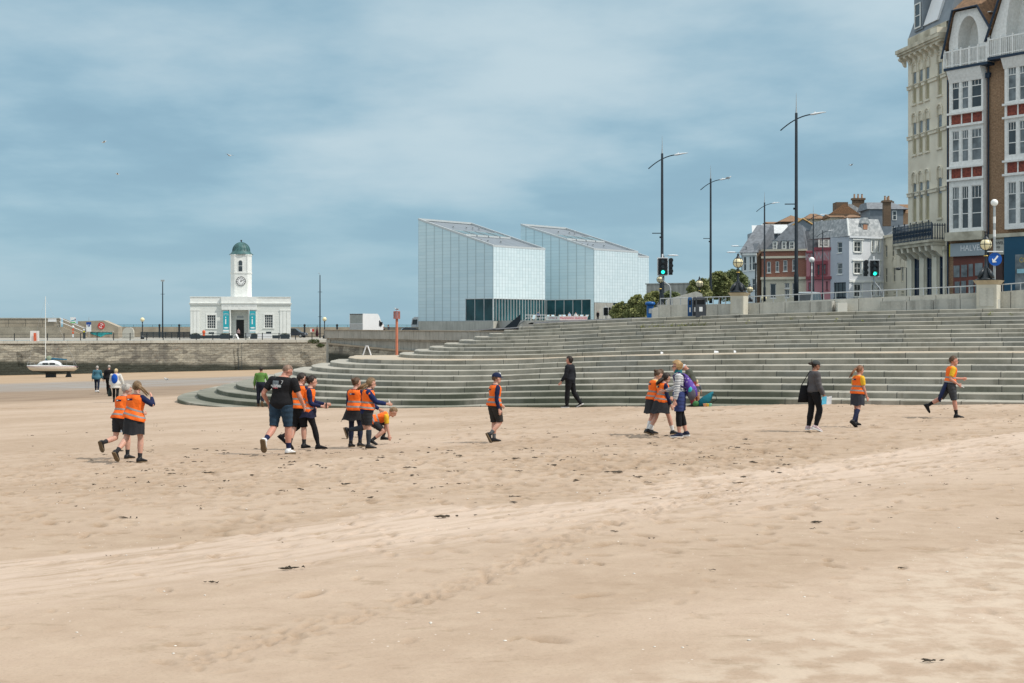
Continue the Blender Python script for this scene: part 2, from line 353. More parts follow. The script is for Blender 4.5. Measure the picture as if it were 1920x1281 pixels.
def build_steps():
    root=thing('seafront_steps','broad curved flight of weathered grey concrete steps rising from the sand','steps',(5,60,E-1.4))
    endz=[]
    for k in range(19,-1,-1):
        e=offset_curve(step_off(k)); nx_=offset_curve(step_off(k+1)) if k<19 else offset_curve(-9)
        n=len(e); bv=.025
        vs=[];uv=[];fs=[]; u=0
        for i in range(n):
            x,y,zl=e[i]; zt=step_z(k,zl); zb=step_z(k-1,zl)-(.06 if k>0 else 1.6)
            if i: u+=math.hypot(x-e[i-1][0],y-e[i-1][1])
            bx,by,_=nx_[i]; dx,dy=bx-x,by-y; l=math.hypot(dx,dy); dx/=l;dy/=l
            ext=.1 if k<19 else 0
            jz=.006*math.sin(i*1.7+k)
            ring=[(x,y,zb),(x,y,zt-bv),(x+dx*bv,y+dy*bv,zt+jz),(bx+dx*ext,by+dy*ext,zt+.01)]
            vs+= [(a-5,b-60,c-(E-1.4)+E) for a,b,c in ring]; uv+=[(u,0),(u,.17),(u,.2),(u,1)]
        for i in range(n-1):
            for j in range(3): fs.append((i*4+j,(i+1)*4+j,(i+1)*4+j+1,i*4+j+1))
        a_=vs[0]; b_=vs[3]; n0=len(vs); vs+=[(a_[0],a_[1],-6),(b_[0],b_[1],-6),(b_[0],b_[1],b_[2]),(a_[0],a_[1],b_[2])]; uv+=[(0,0)]*4; fs.append((n0,n0+1,n0+2,n0+3))
        me=bpy.data.meshes.new('step'); me.from_pydata(vs,[],fs); me.update()
        ul=me.uv_layers.new(name='UVMap')
        for l in me.loops: ul.data[l.index].uv=uv[l.vertex_index]
        wet=[.95,.95,.9,.8,.65,.5,.3,.15][k] if k<8 else (.25 if k%3 else .1)
        o=link('step',me,steps_material(k,wet),root)
        if k==9: o['label']='broad landing between the two flights'
        me.polygons.foreach_set('use_smooth',[True]*len(me.polygons)); 
        o.data.set_sharp_from_angle(angle=R(40)) if hasattr(o.data,'set_sharp_from_angle') else None
    return root
build_steps()
def top_z(i): x,y,z=_tp[i]; return E+z+10*RU
# ---------------------------------------------------------------- facade helper
class Fac:
    def __init__(s,P0,P1,z0):
        s.P0=P0; d=Vector((P1[0]-P0[0],P1[1]-P0[1])); s.len=d.length; d.normalize(); s.d=d; s.z0=z0; s.ang=math.atan2(d.y,d.x)
    def u(s,px,off=0):   # off: outward offset in metres
        k=(px-CX)/F; nx,ny=s.d.y,-s.d.x; x0=s.P0[0]+nx*off; y0=s.P0[1]+ny*off
        return (k*y0-x0)/(s.d.x-k*s.d.y)
    def Y(s,px,off=0): return s.P0[1]-s.d.x*off+s.d.y*s.u(px,off)
    def z(s,px,py,off=0): return E-(py-HZ)/F*s.Y(px,off)-s.z0
    def root(s,name,label,cat,group=None): return thing(name,label,cat,(s.P0[0],s.P0[1],s.z0),s.ang,group)
def wall_holes(mb,u0,u1,z0,z1,holes,depth=.18,y=0.0):
    us=sorted(set([u0,u1]+[h[0] for h in holes]+[h[1] for h in holes])); zz=sorted(set([z0,z1]+[h[2] for h in holes]+[h[3] for h in holes]))
    us=[a for a in us if u0-1e-6<=a<=u1+1e-6]; zz=[a for a in zz if z0-1e-6<=a<=z1+1e-6]
    for i in range(len(us)-1):
        for j in range(len(zz)-1):
            cu,cz=(us[i]+us[i+1])/2,(zz[j]+zz[j+1])/2
            if any(h[0]<cu<h[1] and h[2]<cz<h[3] for h in holes): continue
            mb.quad((us[i],y,zz[j]),(us[i+1],y,zz[j]),(us[i+1],y,zz[j+1]),(us[i],y,zz[j+1]))
    for a,b,c,d in [h[:4] for h in holes]:
        e=y+depth
        mb.quad((a,y,c),(a,e,c),(a,e,d),(a,y,d)); mb.quad((b,e,c),(b,y,c),(b,y,d),(b,e,d))
        mb.quad((a,y,c),(b,y,c),(b,e,c),(a,e,c)); mb.quad((a,e,d),(b,e,d),(b,y,d),(a,y,d))
    return mb
def window(par,a,b,c,d,nx=1,nz=2,fw=.06,bw=.03,y=.08,fm='white_paint',pm='glass_dark',sill=.0,arch=None,name='window',tf=None):
    mb=MB(); e=y+.05
    mb.box(a,a+fw,y,e,c,d); mb.box(b-fw,b,y,e,c,d); mb.box(a+fw,b-fw,y,e,c,c+fw); mb.box(a+fw,b-fw,y,e,d-fw,d)
    for i in range(1,nx): u=a+(b-a)*i/nx; mb.box(u-bw/2,u+bw/2,y+.005,e-.003,c+fw,d-fw)
    zs_=[c+(d-c)*i/nz for i in range(1,nz)] if tf is None else [c+(d-c)*t for t in tf]
    for z in zs_: mb.box(a+fw,b-fw,y+.008,e-.006,z-bw/2,z+bw/2)
    w_=mb.build(name,M[fm],par,fix=False)
    MB().quad((a+fw*.5,e-.012,c+fw*.5),(b-fw*.5,e-.012,c+fw*.5),(b-fw*.5,e-.012,d-fw*.5),(a+fw*.5,e-.012,d-fw*.5)).build('pane',M[pm],w_,fix=False)
    if sill: MB().box(a-.06,b+.06,-sill,y+.02,c-.09,c-.003).build('sill',M[fm],w_,fix=False)
    return w_
def text(par,body,mat_,loc,size,ext=.01,rot=(R(90),0,0),name='lettering',align='CENTER',sx=1.0):
    cu=bpy.data.curves.new('t','FONT'); cu.body=body; cu.size=size; cu.extrude=ext; cu.align_x=align; cu.align_y='CENTER'; cu.resolution_u=2
    o=bpy.data.objects.new('t',cu); C.objects.link(o); dg=bpy.context.evaluated_depsgraph_get()
    me=bpy.data.meshes.new_from_object(o.evaluated_get(dg)); bpy.data.objects.remove(o); bpy.data.curves.remove(cu)
    n=link(name,me,mat_,par); n.location=loc; n.rotation_euler=rot; n.scale=(sx,1,1); return n
defm('teal',(.02,.36,.43),.6,.08,2); defm('white_sign',(.8,.8,.8),.5,.03,3); defm('verdigris',(.05,.125,.125),.5,.35,1.5,bump=.2)
defm('concrete',(.36,.35,.31),.85,.16,.9,bump=.35,bscale=8,col2=(.46,.45,.40)); defm('red_paint',(.55,.05,.04),.5,.1,3)
defm('orange_paint',(.72,.13,.05),.55,.12,2); defm('blue_paint',(.01,.06,.28),.45,.1,3)
defm('asphalt',(.09,.09,.095),.9,.2,.8); defm('tan_conc',(.36,.31,.24),.85,.16,.8,bump=.2,bscale=8)
defm('white_gloss',(.78,.79,.8),.3,.03,1); defm('tyre',(.02,.02,.02),.9,.1,5); defm('navy_slat',(.03,.045,.055),.6,.15,3)

# concrete with rain streaks, dark from the top
def streaked(name,c1,c2,amt=.5):
    m=mat(name,c1,.85); N,L,b=nodes(m); tc=N.new('ShaderNodeTexCoord'); o=tc.outputs['Object']
    s1=noise_n(N,L,o,2.2,6,.65,sc=(1,1,.08)); n1=noise_n(N,L,o,.5,7,.6); n2=noise_n(N,L,o,11,5,.6)
    c=mixc(N,L,rng(N,L,n1,.35,.68),c1,c2); c=mixc(N,L,math_n(N,L,'MULTIPLY',rng(N,L,s1,.45,.66),amt),c,tuple(k*.42 for k in c1)); c=mixc(N,L,math_n(N,L,'MULTIPLY',rng(N,L,n2,.4,.7),.25),c,tuple(k*1.25 for k in c2))
    L.new(c,b.inputs['Base Color']); bn=N.new('ShaderNodeBump'); bn.inputs['Strength'].default_value=.3; bn.inputs['Distance'].default_value=.02; L.new(n2,bn.inputs['Height']); L.new(bn.outputs[0],b.inputs['Normal']); return m
M['streak']=streaked('streaked_concrete',(.33,.325,.29),(.44,.43,.39),.55); M['streak_light']=streaked('pale_streaked_concrete',(.46,.445,.39),(.56,.54,.48),.3)

# harbour masonry: coursed blocks, black weed below the tide line
def masonry():
    m=mat('harbour_masonry',(.4,.37,.3),.9); N,L,b=nodes(m); tc=N.new('ShaderNodeTexCoord'); o=tc.outputs['Object']; sp=N.new('ShaderNodeSeparateXYZ'); L.new(o,sp.inputs[0])
    wv=noise_n(N,L,o,.35,3); cb=N.new('ShaderNodeCombineXYZ'); L.new(sp.outputs[0],cb.inputs[0]); L.new(math_n(N,L,'ADD',sp.outputs[2],math_n(N,L,'MULTIPLY',wv,.35)),cb.inputs[1])
    bt=N.new('ShaderNodeTexBrick'); L.new(cb.outputs[0],bt.inputs[0]); bt.inputs['Scale'].default_value=1; bt.inputs['Brick Width'].default_value=1.15; bt.inputs['Row Height'].default_value=.36; bt.inputs['Mortar Size'].default_value=.022; bt.inputs['Mortar Smooth'].default_value=.5
    bt.inputs['Color1'].default_value=(.215,.20,.17,1); bt.inputs['Color2'].default_value=(.40,.37,.31,1); bt.inputs['Mortar'].default_value=(.09,.08,.07,1)
    vo=N.new('ShaderNodeTexVoronoi'); vo.inputs['Scale'].default_value=1.0; mp=N.new('ShaderNodeMapping'); mp.inputs['Scale'].default_value=(.7,.7,2.0); L.new(o,mp.inputs[0]); L.new(mp.outputs[0],vo.inputs[0])
    sv=N.new('ShaderNodeSeparateColor'); L.new(vo.outputs['Color'],sv.inputs[0])
    c=mixc(N,L,.72,bt.outputs[0],mixc(N,L,sv.outputs[0],(.14,.13,.11),(.56,.52,.42)))
    xg=rng(N,L,sp.outputs[0],38,62)     # paler cleaner stone towards the office end
    c=mixc(N,L,math_n(N,L,'MULTIPLY',xg,.42),c,(.42,.39,.32))
    st=noise_n(N,L,o,.32,5,.6,sc=(1,1,.35)); c=mixc(N,L,math_n(N,L,'MULTIPLY',rng(N,L,st,.52,.68),.6),c,(.10,.095,.09))
    n2=noise_n(N,L,o,5,7,.65); c=mixc(N,L,math_n(N,L,'MULTIPLY',rng(N,L,n2,.4,.7),.4),c,(.12,.11,.095))
    rs=noise_n(N,L,o,.5,5,.6,off=(5,3,9)); c=mixc(N,L,math_n(N,L,'MULTIPLY',rng(N,L,rs,.66,.72),.35),c,(.30,.12,.07))
    wt=noise_n(N,L,o,.6,5,.6,sc=(.6,1,1)); zt=math_n(N,L,'ADD',sp.outputs[2],math_n(N,L,'MULTIPLY',math_n(N,L,'SUBTRACT',wt,.5),1.1)); zt=math_n(N,L,'ADD',zt,math_n(N,L,'MULTIPLY',math_n(N,L,'SUBTRACT',sp.outputs[0],18),.024))
    c=mixc(N,L,rng(N,L,zt,2.5,3.2,.95,0),c,mixc(N,L,n2,(.018,.024,.018),(.055,.06,.045)))
    L.new(c,b.inputs['Base Color']); bn=N.new('ShaderNodeBump'); bn.inputs['Strength'].default_value=.9; bn.inputs['Distance'].default_value=.08
    L.new(math_n(N,L,'SUBTRACT',math_n(N,L,'ADD',n2,math_n(N,L,'MULTIPLY',sv.outputs[0],.6)),bt.outputs['Fac']),bn.inputs['Height']); L.new(bn.outputs[0],b.inputs['Normal']); return m
M['masonry']=masonry()
DK=E-2.4      # pier deck level
PA=(X(-260,200),200); PB=(X(622,221),221)
fp=Fac(PA,PB,E-8.2)
r_=fp.root('harbour_wall','long stained stone harbour wall with black weed at its foot','harbour wall')
L_=fp.len; mb=MB(); rs=random.Random(5); H_=8.2-2.4-.42
nu,nz=160,16      # slightly uneven battered face
vs=[(u*L_/nu, (H_-h*H_/nz)*-.06+rs.uniform(-.03,.03), h*H_/nz) for h in range(nz+1) for u in range(nu+1)]
mb.add(vs,[(h*(nu+1)+u,h*(nu+1)+u+1,(h+1)*(nu+1)+u+1,(h+1)*(nu+1)+u) for h in range(nz) for u in range(nu)])
mb.quad((L_,-.5,0),(L_,6,0),(L_,6,H_),(L_,0,H_)); mb.quad((0,-.5,0),(0,6,0),(0,6,H_),(0,0,H_))
mb.build('wall_face',M['masonry'],r_,fix=False)
mb=MB(); u=0
while u<L_:
    w_=rs.uniform(1.4,2.0); z=H_; j=rs.uniform(-.02,.02); mb.box(u,min(u+w_-.02,L_),-.12+j,1.2,z,z+.42+j*.3); u+=w_
mb.build('coping',M['streak_light'],r_)
lb=MB()
for k in range(9): lb.box(fp.u(446),fp.u(446)+.5,-.62,-.56,.5+k*.33,.54+k*.33)
lb.box(fp.u(446)-.05,fp.u(446),-.62,-.5,.2,H_); lb.box(fp.u(446)+.5,fp.u(446)+.55,-.62,-.5,.2,H_); lb.build('ladder',M['navy_slat'],r_)
# deck
dm=mat('pier_paving',(.32,.30,.26),.9,.12,.5)
tag(MB().add([(PA[0]-40,199,DK),(PB[0],221.6,DK),(X(622,221),290,DK-.0),(PA[0]-40,290,DK)],[(0,1,2,3)]).build('pier_deck',dm),'paved deck of the harbour arm','pier deck',kind='structure')
# pier railing
rr=fp.root('pier_railing','thin black two-rail railing along the top of the harbour wall','railing'); z0=8.2-2.4
rb=MB(); 
for zz in (.45,.92): rb.box(0,L_-1.2,.38,.42,z0+zz,z0+zz+.045)
rb.build('rails',M['dark_iron'],rr)
px=-3
for i in range(21):
    u=fp.u(-4+31*i*1.0,-.4)
    if u<L_: MB().box(u-.06,u+.06,.34,.46,z0,z0+1.08).build('post',M['dark_iron'],rr)
# weeds on the wall top
def leafy(mb,c,r,n,s,seed=0,flat=.7):
    rs=random.Random(seed)
    for _ in range(n):
        d=Vector((rs.gauss(0,1),rs.gauss(0,1),rs.gauss(0,1))).normalized()*(rs.random()**.4); p=Vector(c)+Vector((d.x*r[0],d.y*r[1],d.z*r[2]))
        a=Vector((rs.gauss(0,1),rs.gauss(0,1),rs.gauss(0,flat))).normalized(); b_=a.cross(Vector((rs.gauss(0,1),rs.gauss(0,1),rs.gauss(0,1)))).normalized(); k=s*rs.uniform(.6,1.4)
        mb.add([p-a*k,p+b_*k*.55,p+a*k,p-b_*k*.55],[(0,1,2,3)])
    return mb
def foliage(name,c1,c2,tl=.25):
    m=mat(name,c1,.75,0,.5,col2=c2,fac=(.3,.7)); N,L,b=nodes(m); g=N.new('ShaderNodeObjectInfo'); geo=N.new('ShaderNodeNewGeometry')
    old=b.inputs['Base Color'].links[0].from_socket
    c=mixc(N,L,math_n(N,L,'MULTIPLY',geo.outputs['Random Per Island'],.5),old,tuple(x*.5 for x in c1)); L.new(c,b.inputs['Base Color'])
    b.inputs['Subsurface Weight'].default_value=0; return m
M['weed']=foliage('weed_green',(.07,.10,.035),(.12,.15,.05)); M['tree1']=foliage('tree_leaf',(.22,.25,.09),(.38,.38,.16)); M['tree2']=foliage('shrub_leaf',(.26,.28,.09),(.42,.41,.18)); M['tree3']=foliage('dark_leaf',(.17,.21,.09),(.30,.33,.14))
for (a,b_,w_,h_,lab) in ((590,640,1.0,.35,'green weed tuft spilling over the harbour wall coping'),(602,648,.7,.32,'smaller green weed tuft growing below the coping of the harbour wall')):
    c=P(a,b_,219.6); tag(leafy(MB(),(0,0,0),(w_,.25,h_),500,.09,a).build('weed_tuft',M['weed'],loc=c-Vector((0,.7,0))),lab,'plant','weeds on the harbour wall')

# far parapet of the pier, with its rail
def rail_run(par,u0,u1,zb,h,n,y=0,m='dark_iron',rails=(.5,1.0),t=.03,pt=.04,pname='post'):
    mb=MB()
    for q in rails: mb.box(u0,u1,y-t/2,y+t/2,zb+h*q-t,zb+h*q)
    mb.build('rails',M[m],par)
    for i in range(n+1):
        u=u0+(u1-u0)*i/n; MB().box(u-pt/2,u+pt/2,y-pt/2,y+pt/2,zb,zb+h).build(pname,M[m],par)
f=Fac((X(214,262),262),(X(357,262),262),DK); r_=f.root('parapet_wall','low tan concrete sea parapet between the mural gable and the clock building','parapet')
MB().box(0,f.len,0,.5,0,f.z(300,613)).build('wall_body',M['tan_conc'],r_); rail_run(r_,0,f.len,f.z(300,613),.42,8,y=.25,rails=(1.0,))
f=Fac((X(540,262),262),(X(800,262),262),DK); r_=f.root('parapet_wall','long low tan sea parapet with thin rail behind the white box van','parapet')
MB().box(0,f.len,0,.5,0,f.z(600,613.5)).build('wall_body',M['tan_conc'],r_); rail_run(r_,0,f.len,f.z(600,613.5),.42,14,y=.25,rails=(1.0,))
f=Fac((X(264,243),243),(X(356,243),243),DK); r_=f.root('slat_barrier','dark slatted barrier left of the white clock building','barrier'); mb=MB()
for i in range(5): mb.box(0,f.len,0,.05,.12+i*.2,.28+i*.2)
mb.build('slats',M['navy_slat'],r_)
for i in range(9): MB().box(f.len*i/8-.05,f.len*i/8+.05,.055,.13,0,1.1).build('post',M['navy_slat'],r_)
for i,pxx in enumerate((299,336,571,632)):   # stout black posts
    lab=['stout black post left of the tall thin mast','stout black post between the thin mast and the clock building','stout black post right of the dark parked car','stout black post left of the white box van'][i]
    p=(X(pxx,255),255,DK); mb=MB().lathe([(.16,0),(.16,2.1),(.22,2.15),(.22,2.3),(.05,2.45)],n=10); tag(mb.build('mooring_post',M['dark_iron'],loc=p),lab,'post','stout black posts')

# raised sea wall, stair and mural gable at far left
f=Fac((X(-260,250),250),(X(112,250),250),DK); r_=f.root('sea_wall','old patched sea wall with raised walkway at the left edge','sea wall')
mb=MB().box(0,f.len,0,4,0,f.z(50,613)); mb.build('lower_wall',brickmat('old_rubble',(.33,.29,.23),(.42,.38,.30),(.2,.18,.15),1.6,.45,.015,dirt=.7),r_)
MB().box(0,f.len,.15,.6,f.z(50,613),f.z(50,597.5)).build('upper_wall',M['tan_conc'],r_); MB().box(0,f.len,.05,.7,f.z(50,597.5),f.z(50,596)).build('coping',M['streak_light'],r_)
rail_run(r_,f.len-30,f.len,f.z(50,613),1.35,10,y=-.05)
MB().box(f.u(90),f.u(106),-.06,-.02,f.z(90,603.5),f.z(90,597.5)).build('warning_sign',M['white_sign'],r_)
f2=Fac((X(112,250),250),(X(162,250),250),DK); r2=f2.root('walkway_stair','concrete stair with pale handrails climbing to the raised walkway','stair'); n=12; mb=MB(); zt=f2.z(112,613)
for i in range(n): mb.box(f2.len*i/n,f2.len*(i+1)/n,0,1.8,0,zt*(n-i)/n)
mb.build('stair_flight',M['tan_conc'],r2); mb=MB().prism([(0,zt),(f2.len,0),(f2.len,1.5),(0,f2.z(112,597))],'y',1.85,2.2); mb.build('stair_wall',M['tan_conc'],r2)
for dz in (.9,1.55): MB().tube([(0,-.05,zt+dz),(f2.len,-.05,dz)],.05,6).build('handrail',M['white_sign'],r2)
f=Fac((X(146,254),254),(X(222,254),254),DK); r_=f.root('mural_gable','tan concrete shelter wall with sloping right shoulder, lifebuoy sign and teal mural','wall')
MB().prism([(0,0),(f.len,0),(f.len,f.z(222,613)),(f.u(194),f.z(194,601)),(0,f.z(146,602.5))],'y',0,2.5).build('wall_body',M['tan_conc'],r_)
MB().box(f.u(168),f.u(213),-.5,-.01,0,f.z(190,622)).build('mural_base',mat('mural_ground',(.38,.26,.19),.8,.3,1.4,col2=(.5,.44,.33)),r_)
MB().box(f.u(168)-.1,f.u(213)+.1,-.6,.0,f.z(190,622)+.003,f.z(190,621)).build('mural_cap',M['streak_light'],r_)
mb=MB(); pts=[(170,623.5),(212,623.5),(212,627),(200,627.5),(190,632),(182,629),(174,627)]; mb.prism([(f.u(a),f.z(a,b)) for a,b in pts],'y',-.53,-.503); mb.build('teal_mural',mat('mural_teal',(.01,.33,.40),.6,.5,2,col2=(.05,.5,.5)),r_)
MB().tube([(f.u(190),-.08,f.z(190,611)),(f.u(190),-.0,f.z(190,611))],[.62,.62],20).build('round_sign',M['red_paint'],r_)
mb=MB(); 
for a0,a1 in ((.2,2.0),(3.4,5.2)):
    for k in range(8):
        t0=a0+(a1-a0)*k/8; t1=a0+(a1-a0)*(k+1)/8; cx,cz=f.u(190),f.z(190,611)
        mb.quad(*[(cx+math.cos(t)*rr_,-.09,cz+math.sin(t)*rr_) for t,rr_ in ((t0,.3),(t1,.3),(t1,.42),(t0,.42))])
mb.quad(*[(f.u(190)+a,-.09,f.z(190,611)+b) for a,b in ((-.1,-.1),(.1,-.1),(.1,.1),(-.1,.1))]); mb.build('sign_marks',M['white_sign'],r_)
def slab(name,label,cat,px0,px1,y0,y1,Y,m,th=.12,**k):
    o=MB().box(X(px0,Y)-X((px0+px1)/2,Y),X(px1,Y)-X((px0+px1)/2,Y),0,th,0,Z(y0,Y)-Z(y1,Y)).build(name,M[m] if isinstance(m,str) else m,loc=(X((px0+px1)/2,Y),Y,Z(y1,Y))); return tag(o,label,cat,**k)
# signs on the quay
t=thing('parking_sign','white and blue parking sign on a pole beside the mural','sign',(X(166.5,246),246,DK)); MB().cyl(0,.05,0,3.6,.04).build('pole',M['galv'],t)
MB().box(-.42,.42,-.03,0,Z(622,246)-DK,Z(609,246)-DK).build('white_board',M['white_sign'],t); MB().box(-.42,.42,-.035,0,Z(609,246)-DK+.002,Z(604,246)-DK).build('blue_board',M['blue_paint'],t)
MB().box(-.19,.21,-.045,-.031,Z(612.4,246)-DK,Z(608.2,246)-DK).build('blue_panel',M['blue_paint'],t); text(t,'P',M['white_sign'],(0,-.05,Z(610.3,246)-DK),.42)
t=thing('welcome_sign','tall pole with colourful square sign and orange boards by the stair','sign',(X(137,240),240,DK)); MB().cyl(0,.04,0,3.6,.04).build('pole',M['galv'],t)
zz=lambda y:Z(y,240)-DK
MB().box(-.45,.45,-.04,0,zz(606),zz(595)).build('board',M['white_sign'],t); MB().prism([(-.45,zz(603)),(.45,zz(600.5)),(.45,zz(599)),(-.3,zz(601))],'y',-.055,-.041).build('teal_swoosh',M['teal'],t); MB().prism([(-.45,zz(606)),(.4,zz(606)),(.4,zz(603.5)),(-.45,zz(604))],'y',-.055,-.041).build('green_swoosh',mat('lime',(.15,.5,.2),.6),t); MB().prism([(.3,zz(601)),(.45,zz(601)),(.45,zz(597.5)),(.32,zz(598))],'y',-.055,-.041).build('magenta_mark',mat('magenta',(.4,.03,.2),.6),t)
MB().ell((0,-.05,zz(613)),(.22,.1,.22)).build('round_disc',M['white_sign'],t,True); MB().box(-.16,.16,-.03,0,zz(620),zz(616)).build('orange_board',M['orange_paint'],t); MB().box(-.14,.14,-.03,0,zz(626),zz(622)).build('orange_board',M['orange_paint'],t); MB().box(-.12,.12,-.03,0,zz(633),zz(626.5)).build('white_board',M['white_sign'],t)
t=thing('ticket_machine','dark ticket machine with yellow panel left of the parking sign','machine',(X(158,236),236,DK)); MB().box(-.18,.18,-.15,.15,0,1.75).build('body',M['navy_slat'],t); MB().box(-.12,.12,-.165,-.152,1.05,1.3).build('panel',mat('yellow',(.7,.62,.05),.5),t); MB().box(-.15,.15,-.165,-.152,1.35,1.65).build('screen',M['white_sign'],t)
slab('poster_board','white poster board with orange figure on the railing at left','poster',56.5,73,620.5,640,205.5,'white_sign'); slab('poster_picture','orange figure picture on the white poster board','picture',63,68,624.5,639.5,205.35,'orange_paint',.03)
c=P(240,637,236); tag(MB().prism([(-.95,0),(.95,0),(.92,1.2),(.72,1.7),(.35,1.86),(-.3,1.86),(-.7,1.6),(-.92,1.1)],'y',0,.5).build('arched_slab',M['streak_light'],loc=(c.x,236,DK)),'pale grey arched concrete slab on the pier left of the globe lamp','slab')
tag(MB().box(-.5,.5,-.3,.3,0,1.1).lathe([(.0,1.1),(.2,1.12)],n=6).build('barrier_block',M['tan_conc'],loc=(X(217,240),240,DK)),'squat tan concrete block right of the teal mural','block')

# ---------------------------------------------------------------- clock building on the pier
YD=240; k=1/5.57
def dx(X_): return 340+X_*k
def dy(Y_): return 430+Y_*k
f=Fac((X(dx(92),YD),YD),(X(dx(1141),YD+2.75),YD+2.75),DK-.05)
r_=f.root('clock_house','white classical harbour office with domed clock tower','building')
wm=brickmat('white_rusticated',(.74,.76,.72),(.76,.78,.74),(.5,.52,.5),40,.46,.018,rough=.6,dirt=.12,bump=.25); M['rust']=wm
U=lambda a,off=0:f.u(dx(a),off); V=lambda b,a=600,off=0:f.z(dx(a),dy(b),off)
LN=f.len
win=[(U(270),U(358),V(1035),V(897)),(U(870),U(955),V(1030),V(893))]
por=(U(520),U(700),0,V(842))
mb=wall_holes(MB(),0,LN,0,V(790),win+[por],.25); mb.quad((0,0,0),(0,9,0),(0,9,V(790)),(0,0,V(790))); mb.quad((LN,0,0),(LN,9,0),(LN,9,V(790)),(LN,0,V(790))); mb.quad((0,9,0),(LN,9,0),(LN,9,V(790)),(0,9,V(790)))
mb.build('wall',wm,r_,fix=False)
# parapet, cornice, entablature
MB().box(-.02,LN+.02,.0,9.02,V(785)+.003,V(706)).build('parapet',M['white_paint'],r_)
mb=MB().box(-.12,LN+.12,-.14,9.1,V(790),V(776)); mb.box(-.2,LN+.2,-.24,9.2,V(776)+.002,V(770)); mb.box(-.06,LN+.06,-.08,9.06,V(711)+.003,V(704)); mb.build('cornice',M['white_paint'],r_)
mb=MB().box(U(420,.5),U(790,.5),-.5,-.002,V(842,off=.5),V(776,off=.5)); mb.box(U(412,.6),U(797,.6),-.62,-.003,V(776,off=.6)+.002,V(768,off=.6)); mb.box(U(416,.5),U(786,.5),-.45,-.004,V(768)+.003,V(704,off=.5)); mb.build('entablature',M['white_paint'],r_)
text(r_,'MARGATE PIER AND HARBOUR COMPANY',M['galv'],((U(440,.5)+U(768,.5))/2,-.505,V(803,off=.5)),.26,.004,sx=1.12); text(r_,'1812',M['galv'],((U(440,.5)+U(768,.5))/2,-.505,V(824,off=.5)),.2,.004)
for a,b_ in ((95,120),(125,160),(163,188),(1030,1058),(1062,1096),(1100,1142)): MB().box(U(a),U(b_),-.09,-.003,0,V(852)).build('pilaster',M['white_paint'],r_)
for a,b_ in ((90,192),(1026,1146)): MB().box(U(a),U(b_),-.13,-.004,V(852)+.002,V(838)).build('pilaster_cap',M['white_paint'],r_)
for a,b_,c,d in win:
    w_=window(r_,a,b_,c,d,4,5,.05,.05,.12); mb=MB(); t_=.22; mb.box(a-t_,a,-.05,.1,c,d+t_); mb.box(b_,b_+t_,-.05,.1,c,d+t_); mb.box(a,b_,-.05,.1,d,d+t_); mb.box(a-t_-.08,b_+t_+.08,-.12,.1,c-.12,c-.002); mb.build('surround',M['white_paint'],w_)
    MB().box(a+.25,b_-.25,-.02,-.002,c-.95,c-.65).build('vent',M['navy_slat'],r_)
for a,b_ in ((497,518),(700,716)): MB().lathe([(.17,0),(.16,.1),(.15,V(860)),(.2,V(852)),(.2,V(843))],x=(U(a,.3)+U(b_,.3))/2,y=-.28,n=12).build('column',M['white_paint'],r_,True)
for a,b_ in ((430,497),(716,786)): MB().box(U(a+6,.2),U(b_-6,.2),-.3,-.003,0,V(843)).build('pier',M['white_paint'],r_)
pd=1.6
dr=(f.u(dx(573),-pd),f.u(dx(655),-pd),0,f.z(dx(600),dy(945),-pd)); pn=(f.u(dx(580),-pd),f.u(dx(650),-pd),f.z(dx(600),dy(930),-pd),f.z(dx(600),dy(905),-pd))
mb=wall_holes(MB(),por[0]-.01,por[1]+.01,0,por[3]+.2,[dr],.3,pd); mb.quad((por[0]-.005,.2,0),(por[0]-.005,pd,0),(por[0]-.005,pd,por[3]),(por[0]-.005,.2,por[3])); mb.quad((por[1]+.005,.2,0),(por[1]+.005,pd,0),(por[1]+.005,pd,por[3]),(por[1]+.005,.2,por[3])); mb.quad((por[0],.2,por[3]-.01),(por[1],.2,por[3]-.01),(por[1],pd,por[3]-.01),(por[0],pd,por[3]-.01)); mb.build('porch_wall',wm,r_,fix=False)
MB().box(dr[0],dr[1],pd+.3,pd+.4,0,dr[3]).build('door',M['black_paint'],r_); MB().box(pn[0],pn[1],pd-.04,pd-.002,pn[2],pn[3]).build('door_plaque',M['galv'],r_)
for i,(a,b_) in enumerate(((437,497),(713,776))):
    u0,u1=U(a,.62),U(b_,.62); t_=thing('banner',['turquoise information banner hanging left of the office door','turquoise information banner hanging right of the office door'][i],'banner',group='information banners'); t_.location=r_.location; t_.rotation_euler=r_.rotation_euler
    MB().box(u0,u1,-.66,-.64,V(1050,off=.62),V(855,off=.62)).build('cloth',M['teal'],t_); MB().box(u0,u1,-.66,-.64,V(1083,off=.62),V(1050,off=.62)-.002).build('lower_band',M['white_sign'],t_); MB().box(u0+.02,u1-.02,-.668,-.661,V(1078,off=.62),V(1070,off=.62)).build('stripe',M['teal'],t_)
    text(t_,'i',M['white_sign'],((u0+u1)/2-.06,-.67,V(955,off=.62)),2.0,.006); MB().ell(((u0+u1)/2,-.662,V(1030,off=.62)),(.4,.01,.13)).build('oval',M['white_sign'],t_); text(t_,'visitor',M['white_sign'],((u0+u1)/2,-.67,V(880,off=.62)),.26,.004); text(t_,'information',M['white_sign'],((u0+u1)/2,-.67,V(893,off=.62)),.2,.004)
